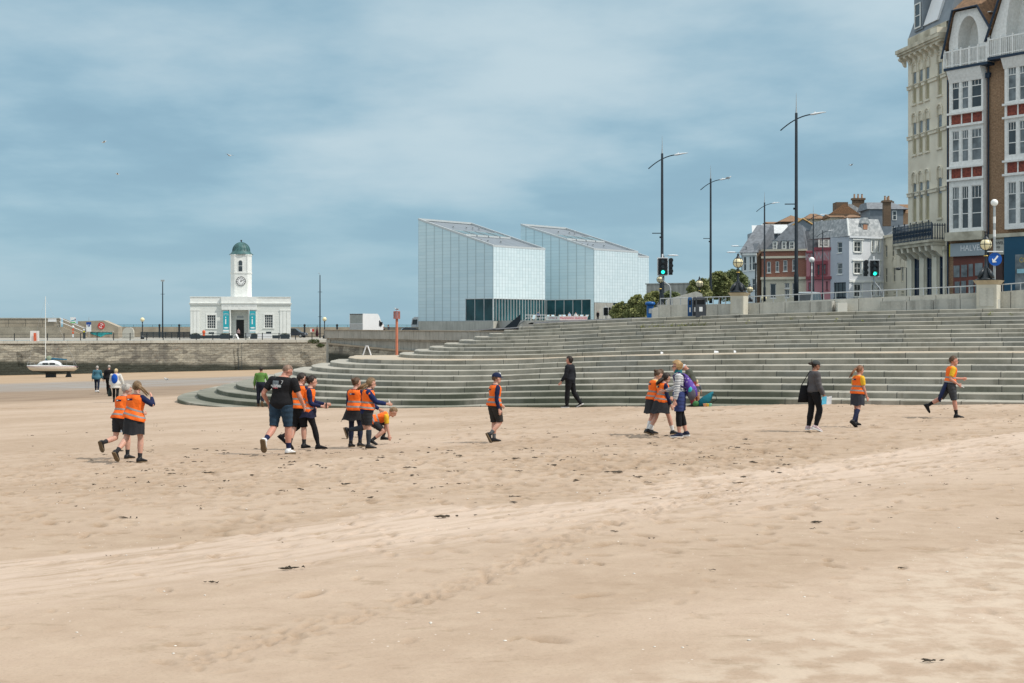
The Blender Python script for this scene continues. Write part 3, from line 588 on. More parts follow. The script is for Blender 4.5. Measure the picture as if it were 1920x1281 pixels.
# tower
ty=1.4; hw=(f.u(dx(733),-ty)-f.u(dx(513),-ty))/2; cxu=(f.u(dx(733),-ty)+f.u(dx(513),-ty))/2+.0; fh=hw*.62; tz=lambda b_:f.z(dx(615),dy(b_),-ty)
cyy=ty+hw
def octo(z0,z1,g=0,mb=None):
    h=hw+g; q=fh+g*.6; pl=[(-q,-h),(q,-h),(h,-q),(h,q),(q,h),(-q,h),(-h,q),(-h,-q)]; return (mb or MB()).prism([(cxu+a,cyy+b) for a,b in pl],'z',z0,z1)
aw=(f.u(dx(597),-ty),f.u(dx(637),-ty)); az0,az1=tz(440),tz(325); ar=(aw[1]-aw[0])/2
o=octo(V(706)-.3,tz(262)); o.build('tower_shaft',M['white_paint'],r_)
mb=octo(tz(462),tz(446),.07); octo(tz(274),tz(262)+.001,.08,mb); mb.build('tower_string_course',M['white_paint'],r_)
for s in (-1,1):
    mb=MB().box(cxu+s*(fh-.05)-.09,cxu+s*(fh-.05)+.09,cyy-hw-.05,cyy-hw-.002,tz(446)+.01,tz(275)); mb.build('tower_pilaster',M['white_paint'],r_)
pl=[(aw[0],az0),(aw[1],az0)]+[((aw[0]+aw[1])/2+ar*math.cos(t),az1-ar+ar*math.sin(t)) for t in [math.pi*i/10 for i in range(11)]]
MB().prism([((c_[0]-(aw[0]+aw[1])/2)*1.3+(aw[0]+aw[1])/2-0,(c_[1]-(az0+az1)/2)*1.1+(az0+az1)/2) for c_ in pl],'y',cyy-hw-.04,cyy-hw-.002).build('window_surround',M['white_paint'],r_)
w_=MB().prism(pl,'y',cyy-hw-.05,cyy-hw-.0415).build('arched_window',M['glass_dark'],r_); MB().box(aw[0],aw[1],cyy-hw-.07,cyy-hw-.052,(az0+az1)/2-.03,(az0+az1)/2+.03).build('glazing_bar',M['white_paint'],w_)
cz_=tz(543); cr_=(f.u(dx(667),-ty)-f.u(dx(568),-ty))/2; fy=cyy-hw
ck=MB().tube([(cxu,fy-.08,cz_),(cxu,fy-.003,cz_)],[cr_,cr_],32).build('clock_face',M['white_sign'],r_)
mb=MB(); 
for i in range(32):
    a0,a1=2*math.pi*i/32,2*math.pi*(i+1)/32; mb.quad(*[(cxu+math.sin(a)*q,fy-.10,cz_+math.cos(a)*q) for a,q in ((a0,cr_*.93),(a1,cr_*.93),(a1,cr_*1.03),(a0,cr_*1.03))]); mb.quad(*[(cxu+math.sin(a)*q,fy-.10,cz_+math.cos(a)*q) for a,q in ((a0,cr_*.60),(a1,cr_*.60),(a1,cr_*.63),(a0,cr_*.63))])
mb.build('clock_ring',M['black_paint'],ck,fix=False)
mb=MB()
for i in range(12):
    a=2*math.pi*i/12; s_,c_=math.sin(a),math.cos(a); w2=.045
    mb.quad(*[(cxu+s_*q+c_*t*w2,fy-.10,cz_+c_*q-s_*t*w2) for q,t in ((cr_*.66,-1),(cr_*.66,1),(cr_*.9,1),(cr_*.9,-1))])
mb.build('hour_marks',M['black_paint'],ck,fix=False)
for a,l,w2 in ((2,cr_*.48,.05),(62,cr_*.85,.04)):
    a=R(a); s_,c_=math.sin(a),math.cos(a); MB().quad(*[(cxu+s_*q+c_*t*w2,fy-.115,cz_+c_*q-s_*t*w2) for q,t in ((-.12,-1),(-.12,1),(l,.6),(l,-.6))]).build('clock_hand',M['black_paint'],ck,fix=False)
zb=tz(262); zd=tz(226); ztp=tz(130)
prof=[(hw*1.16,zb),(hw*1.14,zb+.08),(hw*1.0,zb+.25),(hw*.93,zb+.42),(hw*.88,zd)]+[(hw*.84*math.cos(t),zd+.06+(ztp-zd-.06)*math.sin(t)) for t in [R(a) for a in (0,12,24,36,48,60,72,82,88)]]
dm_=MB().lathe(prof,x=cxu,y=cyy,n=24).build('dome',M['verdigris'],r_,True)
mb=MB()
for i in range(16):
    a=2*math.pi*i/16; mb.tube([(cxu+math.cos(a)*(r0+.02),cyy+math.sin(a)*(r0+.02),z_) for r0,z_ in prof[5:]],.035,4)
mb.build('dome_ribs',M['verdigris'],dm_); MB().lathe([(.06,ztp-.05),(.06,ztp+.1),(.16,ztp+.2),(.14,ztp+.36),(.05,ztp+.42)],x=cxu,y=cyy,n=10).build('finial',M['dark_iron'],dm_,True)
# planters, boards and rail in front of the office
for i,(a,b_) in enumerate(((100,190),(412,502),(727,790),(1038,1128))):
    c=(X(dx((a+b_)/2),232),232,DK); w2=(X(dx(b_),232)-X(dx(a),232))/2
    t_=thing('planter',['dark trough planter at the far left end of the white office','dark trough planter below the left turquoise banner','short dark trough planter below the right turquoise banner','dark trough planter at the right end of the white office'][i],'planter',c,group='planters before the office'); MB().prism([(-w2,0),(w2,0),(w2+.08,.75),(-w2-.08,.75)],'y',-.3,.3).build('trough',M['navy_slat'],t_); leafy(MB(),(0,0,.8),(w2*.95,.25,.16),260,.06,i+40).build('foliage',M['weed'],t_)
f3=Fac((X(dx(100),229),229),(X(dx(1140),229),229),DK); r3=f3.root('low_barrier','long low dark board barrier in front of the white office','barrier'); mb=MB(); mb.box(0,f3.u(dx(535)),0,.08,.1,.62); mb.box(f3.u(dx(950)),f3.u(dx(1030)),0,.08,.1,.62); mb.build('boards',M['navy_slat'],r3)
t_=thing('folding_board','white folding pavement board in front of the office door','sign',(X(dx(570),228),228,DK)); MB().prism([(-.5,0),(-.42,0),(.03,.85),(-.04,.85)],'x',-.3,.3).build('front_leaf',M['white_sign'],t_); MB().prism([(.5,0),(.42,0),(-.02,.85),(.05,.85)],'x',-.3,.3).build('back_leaf',M['white_sign'],t_); t_.rotation_euler=(0,0,R(80))
t_=thing('display_board','small grey display board right of the office door','sign',(X(dx(697),229),229,DK)); MB().box(-.45,.45,0,.05,.35,1.0).build('board',M['galv'],t_); MB().box(-.4,-.35,.05,.1,0,.9).build('leg',M['dark_iron'],t_); MB().box(.35,.4,.05,.1,0,.9).build('leg',M['dark_iron'],t_)
slab('bench_screen','pale panel screen on the quay below the right office window','panel',dx(800),dx(943),dy(1092),dy(1140),230,'white_sign')
t_=thing('lifebuoy_post','orange lifebuoy housing on a short post left of the office','lifebuoy',(X(dx(235),227),227,DK)); MB().cyl(0,.05,0,1.1,.05).build('post',M['dark_iron'],t_); MB().ell((0,0,1.15),(.27,.12,.3)).build('housing',M['orange_paint'],t_,True); MB().box(-.17,.17,-.09,.09,.55,.9).build('lower_box',M['orange_paint'],t_)

# ---------------------------------------------------------------- street furniture prototypes
def globe_lamp(name,label,px,py_b,Y,h,g='ornate globe lamps',gr=.24,s=1.0,top='finial',zbase=None):
    zb_=Z(py_b,Y) if zbase is None else zbase; t=thing(name,label,'street lamp',(X(px,Y),Y,zb_),group=g); k=h
    if top=='finial':
        b=[(.62,0),(.6,.03),(.42,.06),(.36,.14),(.22,.22),(.12,.27),(.13,.30),(.09,.32),(.075,.5),(.1,.52),(.07,.54),(.06,.60),(.09,.615),(.05,.63),(.05,.66)]
        MB().lathe([(r*s*.62 if z<.28 else r*s*.62,z*k) for r,z in b],n=14).build('post',M['dark_iron'],t,True)
        for a in range(4):
            an=a*math.pi/2+.4; MB().tube([(math.cos(an)*.38*s,math.sin(an)*.38*s,.05*k),(math.cos(an)*.24*s,math.sin(an)*.24*s,.17*k),(math.cos(an)*.1*s,math.sin(an)*.1*s,.27*k)],[.07*s,.09*s,.03*s],6).build('scroll',M['dark_iron'],t,True)
        MB().lathe([(.085*s,.525*k),(.09*s,.535*k),(.085*s,.545*k)],n=12).build('gilt_ring',M['gold'],t,True)
        gz=.66*k+gr
    else:
        MB().lathe([(.2*s,0),(.2*s,.14*k),(.1*s,.17*k),(.06*s,.22*k),(.045*s,.8*k),(.08*s,.83*k),(.05*s,.86*k)],n=12).build('post',M['dark_iron'],t,True); gz=.86*k+gr
    gl=MB().ell((0,0,gz),(gr,gr,gr),16,12).build('globe',M['globe_cream'],t,True)
    mb=MB()
    def ringz(rot):
        pts=[]
        for i in range(17):
            a=2*math.pi*i/16; v=Vector((math.cos(a)*(gr+.008),0,math.sin(a)*(gr+.008))) if rot is not None else Vector((math.cos(a)*(gr+.008),math.sin(a)*(gr+.008),0))
            if rot: v=Matrix.Rotation(rot,3,'Z')@v
            pts.append(v+Vector((0,0,gz)))
        return pts
    if top=='finial':
        for rot in (None,.001,math.pi/3,2*math.pi/3): mb.tube(ringz(rot),.013,4,cap=False)
        mb.build('globe_cage',M['dark_iron'],gl)
        MB().lathe([(gr*.62,gz+gr*.78),(gr*.5,gz+gr*1.0),(gr*.25,gz+gr*1.35),(gr*.2,gz+gr*1.6),(gr*.3,gz+gr*1.68),(gr*.1,gz+gr*1.8),(gr*.04,gz+gr*2.15)],n=12).build('crown_cap',M['dark_iron'],t,True)
    return t
globe_lamp('globe_lamp','black pier lamp with cream globe beside the slatted barrier',267,637,228,2.9*1.15,'plain globe lamps on the pier',.34,1.5,'plain')
globe_lamp('globe_lamp','black pier lamp with cream globe right of the dark parked car',608.5,635,226,2.9*1.1,'plain globe lamps on the pier',.34,1.5,'plain')
def mast(label,px,y0,y1,Y,r,cross=None,lamp=False):
    t=thing('tall_mast',label,'mast',(X(px,Y),Y,Z(y1,Y)),group='tall thin masts on the pier'); H=Z(y0,Y)-Z(y1,Y); MB().cyl(0,0,0,H,r,r*.6,8).build('pole',M['pole_grey'],t)
    for c in cross or []: MB().box(-.35,.35,-.04,.04,Z(c,Y)-Z(y1,Y),Z(c,Y)-Z(y1,Y)+.06).build('crossbar',M['pole_grey'],t)
    if lamp: MB().box(-.3,.3,-.15,.15,H,H+.3).build('floodlight',M['galv'],t)
    else: MB().tube([(0,0,H),(-.1,0,H+.3),(-.3,0,H+.35)],[.03,.03,.05],5).build('tip',M['galv'],t)
mast('tall thin mast with small floodlight between the pier lamp and the office',305,528,634,245,.13,[552],True)
mast('tall thin mast standing right of the dark parked car',600,516,634,232,.12,[548,594.5])

# ---------------------------------------------------------------- vehicles
def van():
    th=R(25); Y=193; t=thing('box_van','white box van with grey rear shutter seen above the concrete wall','van',(X(668,Y),Y,E-1.85),-th)  # local +y = forward
    W,Lb=1.05,4.0
    MB().box(-W,W,0,Lb,.75,3.28).build('box_body',M['white_gloss'],t); MB().box(-W+.08,W-.08,-.02,-.002,1.95,3.12).build('rear_window',mat('van_rear_glass',(.30,.34,.34),.3),t); MB().box(-W+.05,W-.05,-.06,-.003,.8,1.88).build('tail_lift',M['galv'],t); MB().box(-W+.05,W-.05,-.05,-.003,3.15,3.25).build('rear_light_bar',M['navy_slat'],t)
    cab=MB(); s=[(4.02,.6),(4.02,3.2),(4.35,3.1),(5.0,2.2),(5.75,1.75),(5.85,1.2),(5.85,.6)]; cab.prism(s,'x',-W+.06,W-.06); cab.build('cab',M['white_gloss'],t)
    w=MB().prism([(4.35,1.55),(4.4,2.35),(4.62,2.4),(5.15,1.8),(5.1,1.55)],'x',W-.058,W-.04); w.build('side_window',M['glass_dark'],t)
    MB().prism([(4.7,2.72),(5.03,2.2),(5.72,1.8),(5.76,1.8),(5.05,2.25),(4.72,2.76)],'x',-W+.15,W-.15).build('windscreen',M['glass_dark'],t); m_=MB().box(W-.02,W+.22,4.75,4.9,1.75,2.15).build('mirror',M['black_paint'],t)
    for y in (1.0,4.95):
        for s in (-1,1):
            wh=MB().tube([(s*(W-.22),y,.36),(s*(W+.0),y,.36)],[.36,.36],16).build('wheel',M['tyre'],t); MB().tube([(s*(W-.02),y,.36),(s*(W+.02),y,.36)],[.2,.2],12).build('rim',M['galv'],wh)
    MB().box(-.6,.6,.1,5.5,.45,.74).build('chassis',M['black_paint'],t)
van()
def car(name,label,Y,px,z,ang,col,L=4.2,H=1.55,suv=True,group=None):
    t=thing(name,label,'car',(X(px,Y),Y,z),ang,group); m=mat(name+'_paint',col,.28,.05,2,spec=.6); W=.86; h=L/2
    s=[(-h,.35),(-h,.85),(-h+.12,1.0),(h-1.0,.98),(h-.1,.82),(h,.6),(h,.35)]; MB().prism(s,'y',-W,W).build('body',m,t)
    g=[(-h+.15,1.0),(-h+.42,H-.06),(-h+.7,H),(h-1.9,H-.02),(h-1.15,.99)]; b=MB(); b.prism(g,'y',-W+.1,W-.1); b.build('roof',m,t)
    for s_ in (-1,1):
        for a,b_,c,d in ((-h+.45,-h+1.25,-h+.55,-h+1.25),(-h+1.33,-h+2.1,-h+1.33,-h+2.1),(-h+2.18,h-1.3,-h+2.18,h-1.75)):
            MB().prism([(a,1.04),(b_,1.04),(d,H-.1),(c,H-.1)],'y',s_*(W-.098),s_*(W-.085)).build('side_window',M['glass_dark'],t)
    MB().prism([(-h+.13,1.05),(-h+.38,H-.1),(-h+.36,H-.1),(-h+.11,1.05)],'y',-W+.2,W-.2).build('rear_window',M['glass_dark'],t); MB().prism([(h-1.13,1.03),(h-1.83,H-.06),(h-1.80,H-.06),(h-1.10,1.03)],'y',-W+.2,W-.2).build('windscreen',M['glass_dark'],t)
    for x in (-h+.8,h-.8):
        for s_ in (-1,1):
            w=MB().tube([(x,s_*(W-.18),.33),(x,s_*(W+.01),.33)],[.33,.33],16).build('wheel',M['tyre'],t); MB().tube([(x,s_*W,.33),(x,s_*(W+.025),.33)],[.2,.2],10).build('rim',M['galv'],w)
    for s_ in (-1,1): MB().box(h-.06,h+.01,s_*.55-.15,s_*.55+.15,.62,.76).build('headlight',M['white_sign'],t); MB().box(-h-.01,-h+.05,s_*.65-.1,s_*.65+.1,.7,.92).build('tail_light',M['red_paint'],t)
    return t
t_=thing('lorry','white lorry cab just showing past the left corner of the gallery','lorry',(X(783,275),275,E-1.6)); MB().prism([(-1.1,.5),(-1.2,1.4),(-.95,2.7),(-.5,3.0),(5,3.0),(5,.5)],'y',-1.1,1.1).build('cab',M['white_gloss'],t_); MB().prism([(-1.0,1.55),(-.86,2.5),(.0,2.5),(.0,1.55)],'y',-1.13,-1.105).build('side_window',M['glass_dark'],t_); MB().tube([(-.3,-1.12,.5),(-.3,-.8,.5)],[.5,.5],14).build('wheel',M['tyre'],t_)
car('parked_car','dark car roof showing above the wall before the lorry',205,776,E-1.95,R(10),(.02,.03,.05),4.0,1.45)
car('parked_car','dark grey hatchback parked right of the white clock building',254.5,553,DK,R(-12),(.03,.04,.06),4.3,1.65)

# ---------------------------------------------------------------- concrete approach wall
CW0=(X(614,200),200); CW1=(X(960,160),160); f=Fac(CW0,CW1,E-7.2); zt=7.2-.86
r_=f.root('approach_wall','streaked grey concrete retaining wall with overhanging top band','retaining wall')
mb=MB(); u=0
while u<f.len:
    w_=2.6; mb.box(u,min(u+w_-.025,f.len),-.45,.6,zt-1.08,zt); u+=w_
mb.build('top_band',M['streak'],r_); MB().box(-.1,f.len,-.55,.62,zt+.002,zt+.10).build('coping',M['tan_conc'],r_); MB().box(.1,f.len,-.2,.8,zt-1.28,zt-1.083).build('shadow_gap',M['streak'],r_)
MB().box(.3,f.len,0,.8,0,zt-1.284).build('wall_body',M['streak'],r_); MB().box(-.1,1.1,-.15,1,0,zt-1.29).build('end_pier',M['streak'],r_)
MB().prism([(1.1,0),(f.len*.62,0),(f.u(790),f.z(790,662)),(1.1,f.z(628,646))],'y',-.35,-.003).build('stone_footing',M['masonry'],r_); MB().prism([(1.1,f.z(628,646)),(f.u(790),f.z(790,662)),(f.u(790),f.z(790,659)),(1.1,f.z(628,643))],'y',-.5,-.002).build('ramp_edge',M['tan_conc'],r_)
# road plateau behind: one sheet from the pier to the town
def road_z(x,y): 
    base=float(np.interp(x,[1,3,6,10,14.5,21,30,45],[.03,.13,.28,.42,.54,.66,.77,.85]))+min(.35,max(0,(y-66)*.02))*(1 if x>14 else .3)-.01
    s=min(1,max(0,(y-95)/70)); far=-1.75+ (2.7)*min(1,max(0,(x+18)/38)); 
    return E+ base*(1-s)+ (max(far,-1.75) if x<20 else base)*s -.03
mb=MB(); xs=[-30,-27,-22,-17,-12,-6,-2,1.2,3,5,7,10,14,18,22,26,32,40,60,120,260]; yy=[47,50,53,56,60,64,68,72,76,80,85,90,100,115,130,150,165,185,205,240,290,400]
def in_town(x,y):
    # inland of the steps' top edge, or behind the approach wall
    if x<1.2: return y>=CW0[1]+(x-CW0[0])*(CW1[1]-CW0[1])/(CW1[0]-CW0[0])-1 if x>CW0[0]-1 else False
    for i in range(len(TOP)-1):
        a,b=TOP[i],TOP[i+1]
        if a[0]<=x<=b[0] and b[0]>1.3: return y>=a[1]+(b[1]-a[1])*(x-a[0])/(b[0]-a[0]+1e-9)-.5
    return y>=47
vs=[(x,y,road_z(x,y)) for y in yy for x in xs]; n=len(xs)
fs=[(j*n+i,j*n+i+1,(j+1)*n+i+1,(j+1)*n+i) for j in range(len(yy)-1) for i in range(n-1) if all(in_town(*vs[q][:2]) for q in (j*n+i,j*n+i+1,(j+1)*n+i+1,(j+1)*n+i))]
MB().add([(1.05-f.P0[0],74,0)],[]) if False else None
sw_=thing('side_wall','plain concrete side wall of the steps platform','retaining wall',(1.1,74.1,E)); MB().box(-.02,.25,0,90,-6,.0).build('wall_body',M['streak'],sw_)
tag(MB().add(vs,fs).build('road',M['asphalt'],fix=False),'seafront road and pavement above the steps','road',kind='structure')

# ---------------------------------------------------------------- glass gallery blocks
def gallery_mat(name,px,pz,lx,axis,c1,c2,rough=.22):
    m=mat(name,c1,rough,spec=.7); N,L,b=nodes(m); tc=N.new('ShaderNodeTexCoord'); sp=N.new('ShaderNodeSeparateXYZ'); L.new(tc.outputs['Object'],sp.inputs[0])
    a=sp.outputs[axis]; fx=math_n(N,L,'FRACT',math_n(N,L,'DIVIDE',a,px)); fz=math_n(N,L,'FRACT',math_n(N,L,'DIVIDE',sp.outputs[2],pz))
    lv=math_n(N,L,'LESS_THAN',fx,lx); lh=math_n(N,L,'LESS_THAN',fz,.07); 
    cb=N.new('ShaderNodeCombineXYZ'); L.new(math_n(N,L,'FLOOR',math_n(N,L,'DIVIDE',a,px)),cb.inputs[0]); L.new(math_n(N,L,'FLOOR',math_n(N,L,'DIVIDE',sp.outputs[2],pz)),cb.inputs[1])
    wn=N.new('ShaderNodeTexWhiteNoise'); L.new(cb.outputs[0],wn.inputs[0]); nz=noise_n(N,L,tc.outputs['Object'],.12,3)
    c=mixc(N,L,math_n(N,L,'ADD',math_n(N,L,'MULTIPLY',wn.outputs[0],.45),math_n(N,L,'MULTIPLY',nz,.5)),c1,c2)
    # soft shade painted either side of each mullion, where the planks curve in
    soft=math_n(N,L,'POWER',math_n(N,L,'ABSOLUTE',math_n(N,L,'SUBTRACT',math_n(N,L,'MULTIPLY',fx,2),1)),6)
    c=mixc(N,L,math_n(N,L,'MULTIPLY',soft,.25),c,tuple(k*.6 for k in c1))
    c=mixc(N,L,math_n(N,L,'MAXIMUM',math_n(N,L,'MULTIPLY',lv,.62),math_n(N,L,'MULTIPLY',lh,.34)),c,(.20,.26,.27)); L.new(c,b.inputs['Base Color'])
    bn=N.new('ShaderNodeBump'); bn.inputs['Strength'].default_value=.3; bn.inputs['Distance'].default_value=.03; bn.invert=True; L.new(math_n(N,L,'MAXIMUM',lv,lh),bn.inputs['Height']); L.new(bn.outputs[0],b.inputs['Normal']); return m
M['gal_l']=gallery_mat('gallery_glass_side',2.02,.6,.05,1,(.57,.74,.80),(.69,.84,.885)); M['gal_r']=gallery_mat('gallery_glass_front',.81,.6,.07,0,(.58,.70,.735),(.72,.82,.85))
M['gal_dark']=mat('gallery_dark_glazing',(.02,.075,.088),.25,.4,.4,spec=.25); defm('alu',(.58,.60,.60),.4,.05,3,metal=.2)
defm('roof_grey',(.17,.20,.23),.45,.12,.6)
TH=R(50)
def gallery(label,Cx,Cy,a,b,zl,zh,gz,left_glaze,right_glaze,plinth,right_bottom,seed):
    t=thing('gallery_block',label,'gallery',(Cx,Cy,E),TH,'glass gallery blocks'); bl=.55
    # left face x=0, right face y=0
    ld,l0,l1=left_glaze; hz=gz
    def face(mb,fx,u0,u1,z0,zt0,zt1):  # vertical strip with sloping top
        if fx: mb.quad((0,u1,z0),(0,u0,z0),(0,u0,zt0),(0,u1,zt1))
        else: mb.quad((u0,0,z0),(u1,0,z0),(u1,0,zt1),(u0,0,zt0))
    sl=lambda y:zl+(zh-zl)*y/b
    mb=MB(); 
    if ld: face(mb,1,0,l0,hz,sl(0),sl(l0)); face(mb,1,l0,l1,hz,sl(l0),sl(l1)) ; face(mb,1,l1,b,plinth,sl(l1),sl(b)); 
    else: face(mb,1,0,b,plinth,zl,zh)
    if ld and l0>0: face(mb,1,0,l0,plinth,hz,hz)
    mb.build('side_cladding',M['gal_l'],t,fix=False)
    mb=MB()
    if right_glaze: face(mb,0,0,a,hz,zl,zl)
    else: face(mb,0,0,a,right_bottom,zl,zl)
    mb.build('front_cladding',M['gal_r'],t,fix=False)
    mb=MB().quad((a,0,-2.5),(a,b,-2.5),(a,b,zh),(a,0,zl)); mb.quad((a,b,-2.5),(0,b,-2.5),(0,b,zh),(a,b,zh)); mb.build('rear_cladding',M['gal_l'],t,fix=False)
    rm=MB().quad((.35,.3,zl+.0),(a-.35,.3,zl+.0),(a-.35,b-.3,sl(b-.3)-.12),(.35,b-.3,sl(b-.3)-.12)).build('roof',M['roof_grey'],t,fix=False)
    e=MB(); h=.35
    def bar(p,q,w=.3):
        p,q=Vector(p),Vector(q); d=(q-p).normalized(); n=Vector((0,0,1)).cross(d).normalized()*w/2
        e.add([p-n,p+n,q+n,q-n]+[v+Vector((0,0,h)) for v in (p-n,p+n,q+n,q-n)],[(0,3,2,1),(4,5,6,7),(0,1,5,4),(1,2,6,5),(2,3,7,6),(3,0,4,7)])
    bar((.1,-.03,zl-.1),(.1,b+.03,zh-.1)); bar((a-.1,-.03,zl-.1),(a-.1,b+.03,zh-.1)); bar((.26,.12,zl-.1),(a-.26,.12,zl-.1)); bar((.26,b-.12,zh-.12),(a-.26,b-.12,zh-.12)); e.build('roof_edge',M['alu'],rm)
    for i in range(4):
        x0=.9+i*(a-1.8)/4; y0=b*.40; y1=b*.58; k=MB(); z0,z1=sl(y0)+.05,sl(y1)-.02; x1=x0+(a-1.8)/4-.35
        k.add([(x0,y0,z0-.1),(x1,y0,z0-.1),(x1,y1,z1-.1),(x0,y1,z1-.1),(x0,y0,z0+.22),(x1,y0,z0+.22),(x1,y1,z1+.22),(x0,y1,z1+.22)],[(0,1,5,4),(1,2,6,5),(2,3,7,6),(3,0,4,7)])
        s_=k.build('skylight',M['alu'],rm,fix=False); MB().quad((x0+.1,y0+.1,z0+.16),(x1-.1,y0+.1,z0+.16),(x1-.1,y1-.1,z1+.16),(x0+.1,y1-.1,z1+.16)).build('pane',mat('skylight_glass',(.12,.19,.2),.1,.1,1),s_,fix=False)
    rs_=random.Random(seed)
    for i in range(7):
        y=rs_.choice([b*.2,b*.75]); x=1+i*(a-2)/7; MB().lathe([(.14,0),(.14,.25),(.22,.28),(.02,.36)],x=x,y=y,z=sl(y)-.02,n=8).build('roof_vent',M['galv'],rm)
    # ground floor glazing, recessed
    if ld:
        MB().quad((bl,l1,0),(bl,l0,0),(bl,l0,hz),(bl,l1,hz)).quad((bl,l1,0),(0,l1,0),(0,l1,hz),(bl,l1,hz)).build('side_glazing',M['gal_dark'],t,fix=False) if False else MB().quad((.12,l1,plinth),(.12,l0,plinth),(.12,l0,hz),(.12,l1,hz)).build('side_glazing',M['gal_dark'],t,fix=False)
        mb=MB(); n=max(2,int(round((l1-l0)/2.02)))
        for i in range(n+1): y=l0+(l1-l0)*i/n; mb.box(0.0,.14,y-.05,y+.05,plinth,hz)
        mb.box(0,.14,l0,l1,hz-.1,hz-.002); mb.box(0.001,.13,l0,l1,plinth,plinth+.08); mb.build('side_mullions',M['alu'],t)
    if right_glaze:
        MB().quad((0,.14,plinth),(a,.14,plinth),(a,.14,hz),(0,.14,hz)).build('front_glazing',M['gal_dark'],t,fix=False); mb=MB(); n=int(a/.81)
        for i in range(n+1): x=a*i/n; mb.box(x-.04,x+.04,.0,.16,plinth,hz)
        mb.box(0,a,.0,.15,hz-.1,hz-.003); mb.build('front_mullions',M['alu'],t)
    return t
fl=Fac((-3.3,250),(-3.3-math.sin(TH),250+math.cos(TH)),E)    # left face of block 1 (u from the near corner going back)
l1=abs(fl.u(873)); g1=gallery('tallest glass-clad gallery block with monopitch roof at the left',-3.3,250,14.6,18.2,13.7,19.25,4.55,(True,0,l1),True,.55,0,1)
MB().box(.02,.9,.0,18.18,-3,.54).build('plinth',M['streak_light'],g1); MB().box(.9,14.6,.1,2,-3,.53).build('front_plinth',M['streak'],g1)
fl2=Fac((15.07,261),(15.07-math.sin(TH),261+math.cos(TH)),E)
g2=gallery('middle glass-clad gallery block over the entrance and deckchair terrace',15.07,261,14.0,17.5,13.7,19.0,4.6,(True,abs(fl2.u(1107.5)),17.4),False,.7,4.0,2)
fr2=Fac((15.07,261),(15.07+math.cos(TH),261+math.sin(TH)),E)
mb=MB().box(.16,fr2.u(1150),.02,4,-2.5,3.95); mb.build('concrete_base',M['streak'],g2); MB().quad((fr2.u(1150),.3,-1),(14,.3,-1),(14,.3,3.98),(fr2.u(1150),.3,3.98)).build('base_glazing',M['gal_dark'],g2,fix=False)
_w=text(g2,'Welcome',M['white_sign'],(-.05,17.0,2.6),1.1,.01,name='entrance_lettering'); _w.rotation_euler=Matrix(((0,0,-1),(0,-1,0),(-1,0,0))).to_euler()
gallery('rearmost glass-clad gallery block peeping out at the right',18.9,281,14.3,18,13.7,19,4.6,(False,0,0),False,-2,-2,3)
# terrace in front of the gallery and its dark stair
tm=mat('terrace_paving',(.4,.39,.36),.8,.1,.6)
tr=MB().prism([(X(958,236),236),(X(1150,214),214),(X(1205,235),235),(30,285),(-8,262),(X(940,250),250)],'z',E-2,E+.62); tag(tr.build('terrace',tm),'raised paved terrace before the gallery','terrace',kind='structure')
t_=thing('terrace_stair','dark steel-sided stair rising to the gallery terrace','stair',(X(975,226),226,E-1.0)); mb=MB()
for i in range(9): mb.box(-2.8+i*.4,4.5,-1.2+i*.0,8,i*.17,i*.17+.165)
mb.build('treads',M['streak'],t_); MB().prism([(-3.0,0),(0.1,2.6),(.1,1.6),(-.5,.6),(-1.0,0)],'y',-1.5,-1.4).build('side_panel',M['pole_grey'],t_); MB().tube([(-1.2,-1.25,.3),(1.6,-1.25,2.3)],.05,6).build('handrail',M['galv'],t_)
# deckchairs, banner, rail
M['deck_cloth']=mat('deckchair_cloth',(.42,.56,.62),.8,.1,4); defm('wood',(.42,.26,.12),.6,.15,5)
def deckchair():
    t=thing('deckchair','pale blue deckchair with wooden frame facing the sea','deckchair'); 
    for s in (-1,1): MB().tube([(s*.3,-.55,.0),(s*.3,.45,1.0)],.03,5).tube([(s*.27,.4,0),(s*.27,-.25,.42)],.025,5).build('frame',M['wood'],t)
    p=[(-.4,.28),(-.2,.2),(.0,.36),(.2,.66),(.43,.98)]; mb=MB(); w=.27
    for i in range(4): mb.quad((-w,p[i][0],p[i][1]),(w,p[i][0],p[i][1]),(w,p[i+1][0],p[i+1][1]),(-w,p[i+1][0],p[i+1][1]))
    mb.build('cloth_seat',M['deck_cloth'],t,fix=False); return t
d0=deckchair(); YC=244; first=True
wh=['deckchair at the left end of the terrace apart from the others','deckchair just above the left end of the seafood banner','second deckchair above the grey half of the seafood banner','deckchair above the join of the grey and pink banner halves','deckchair left of the two seated visitors','deckchair under the seated visitor in pale blue','deckchair under the seated visitor with pink hat','first deckchair right of the seated visitors','deckchair at the right end of the seafood banner']
for i,pxx in enumerate((1001,1026.5,1037.5,1049,1058,1067.5,1080,1091,1099)):
    c=d0 if i==0 else copy_tree(d0); c.location=(X(pxx,YC),YC,E+.63); c.rotation_euler=(0,0,R(random.uniform(-35,35))); c['label']='pale blue '+wh[i]; c['group']='deckchairs on the terrace'
t_=thing('seafood_banner','long pink and grey seafood banner below the deckchairs','banner',(X(1062.5,232),232,E+.62)); q=lambda p:X(p,232)-X(1062.5,232)
MB().box(q(1024),q(1049),0,.03,0,.68).build('grey_panel',mat('banner_grey',(.42,.47,.47),.7),t_); MB().box(q(1049)+.005,q(1101),0,.03,0,.68).build('pink_panel',mat('banner_pink',(.68,.55,.55),.7),t_)
text(t_,'MANNINGS SEAFOOD',mat('banner_red',(.55,.04,.08),.6),((q(1049)+q(1101))/2,-.01,.36),.5,.004,sx=.88); text(t_,'OFFICE',mat('banner_maroon',(.25,.05,.09),.6),(q(1036.5),-.01,.36),.45,.004)
for p_ in (1024,1049,1075,1101): MB().box(q(p_)-.04,q(p_)+.04,.04,.1,-.4,.7).build('post',M['galv'],t_)
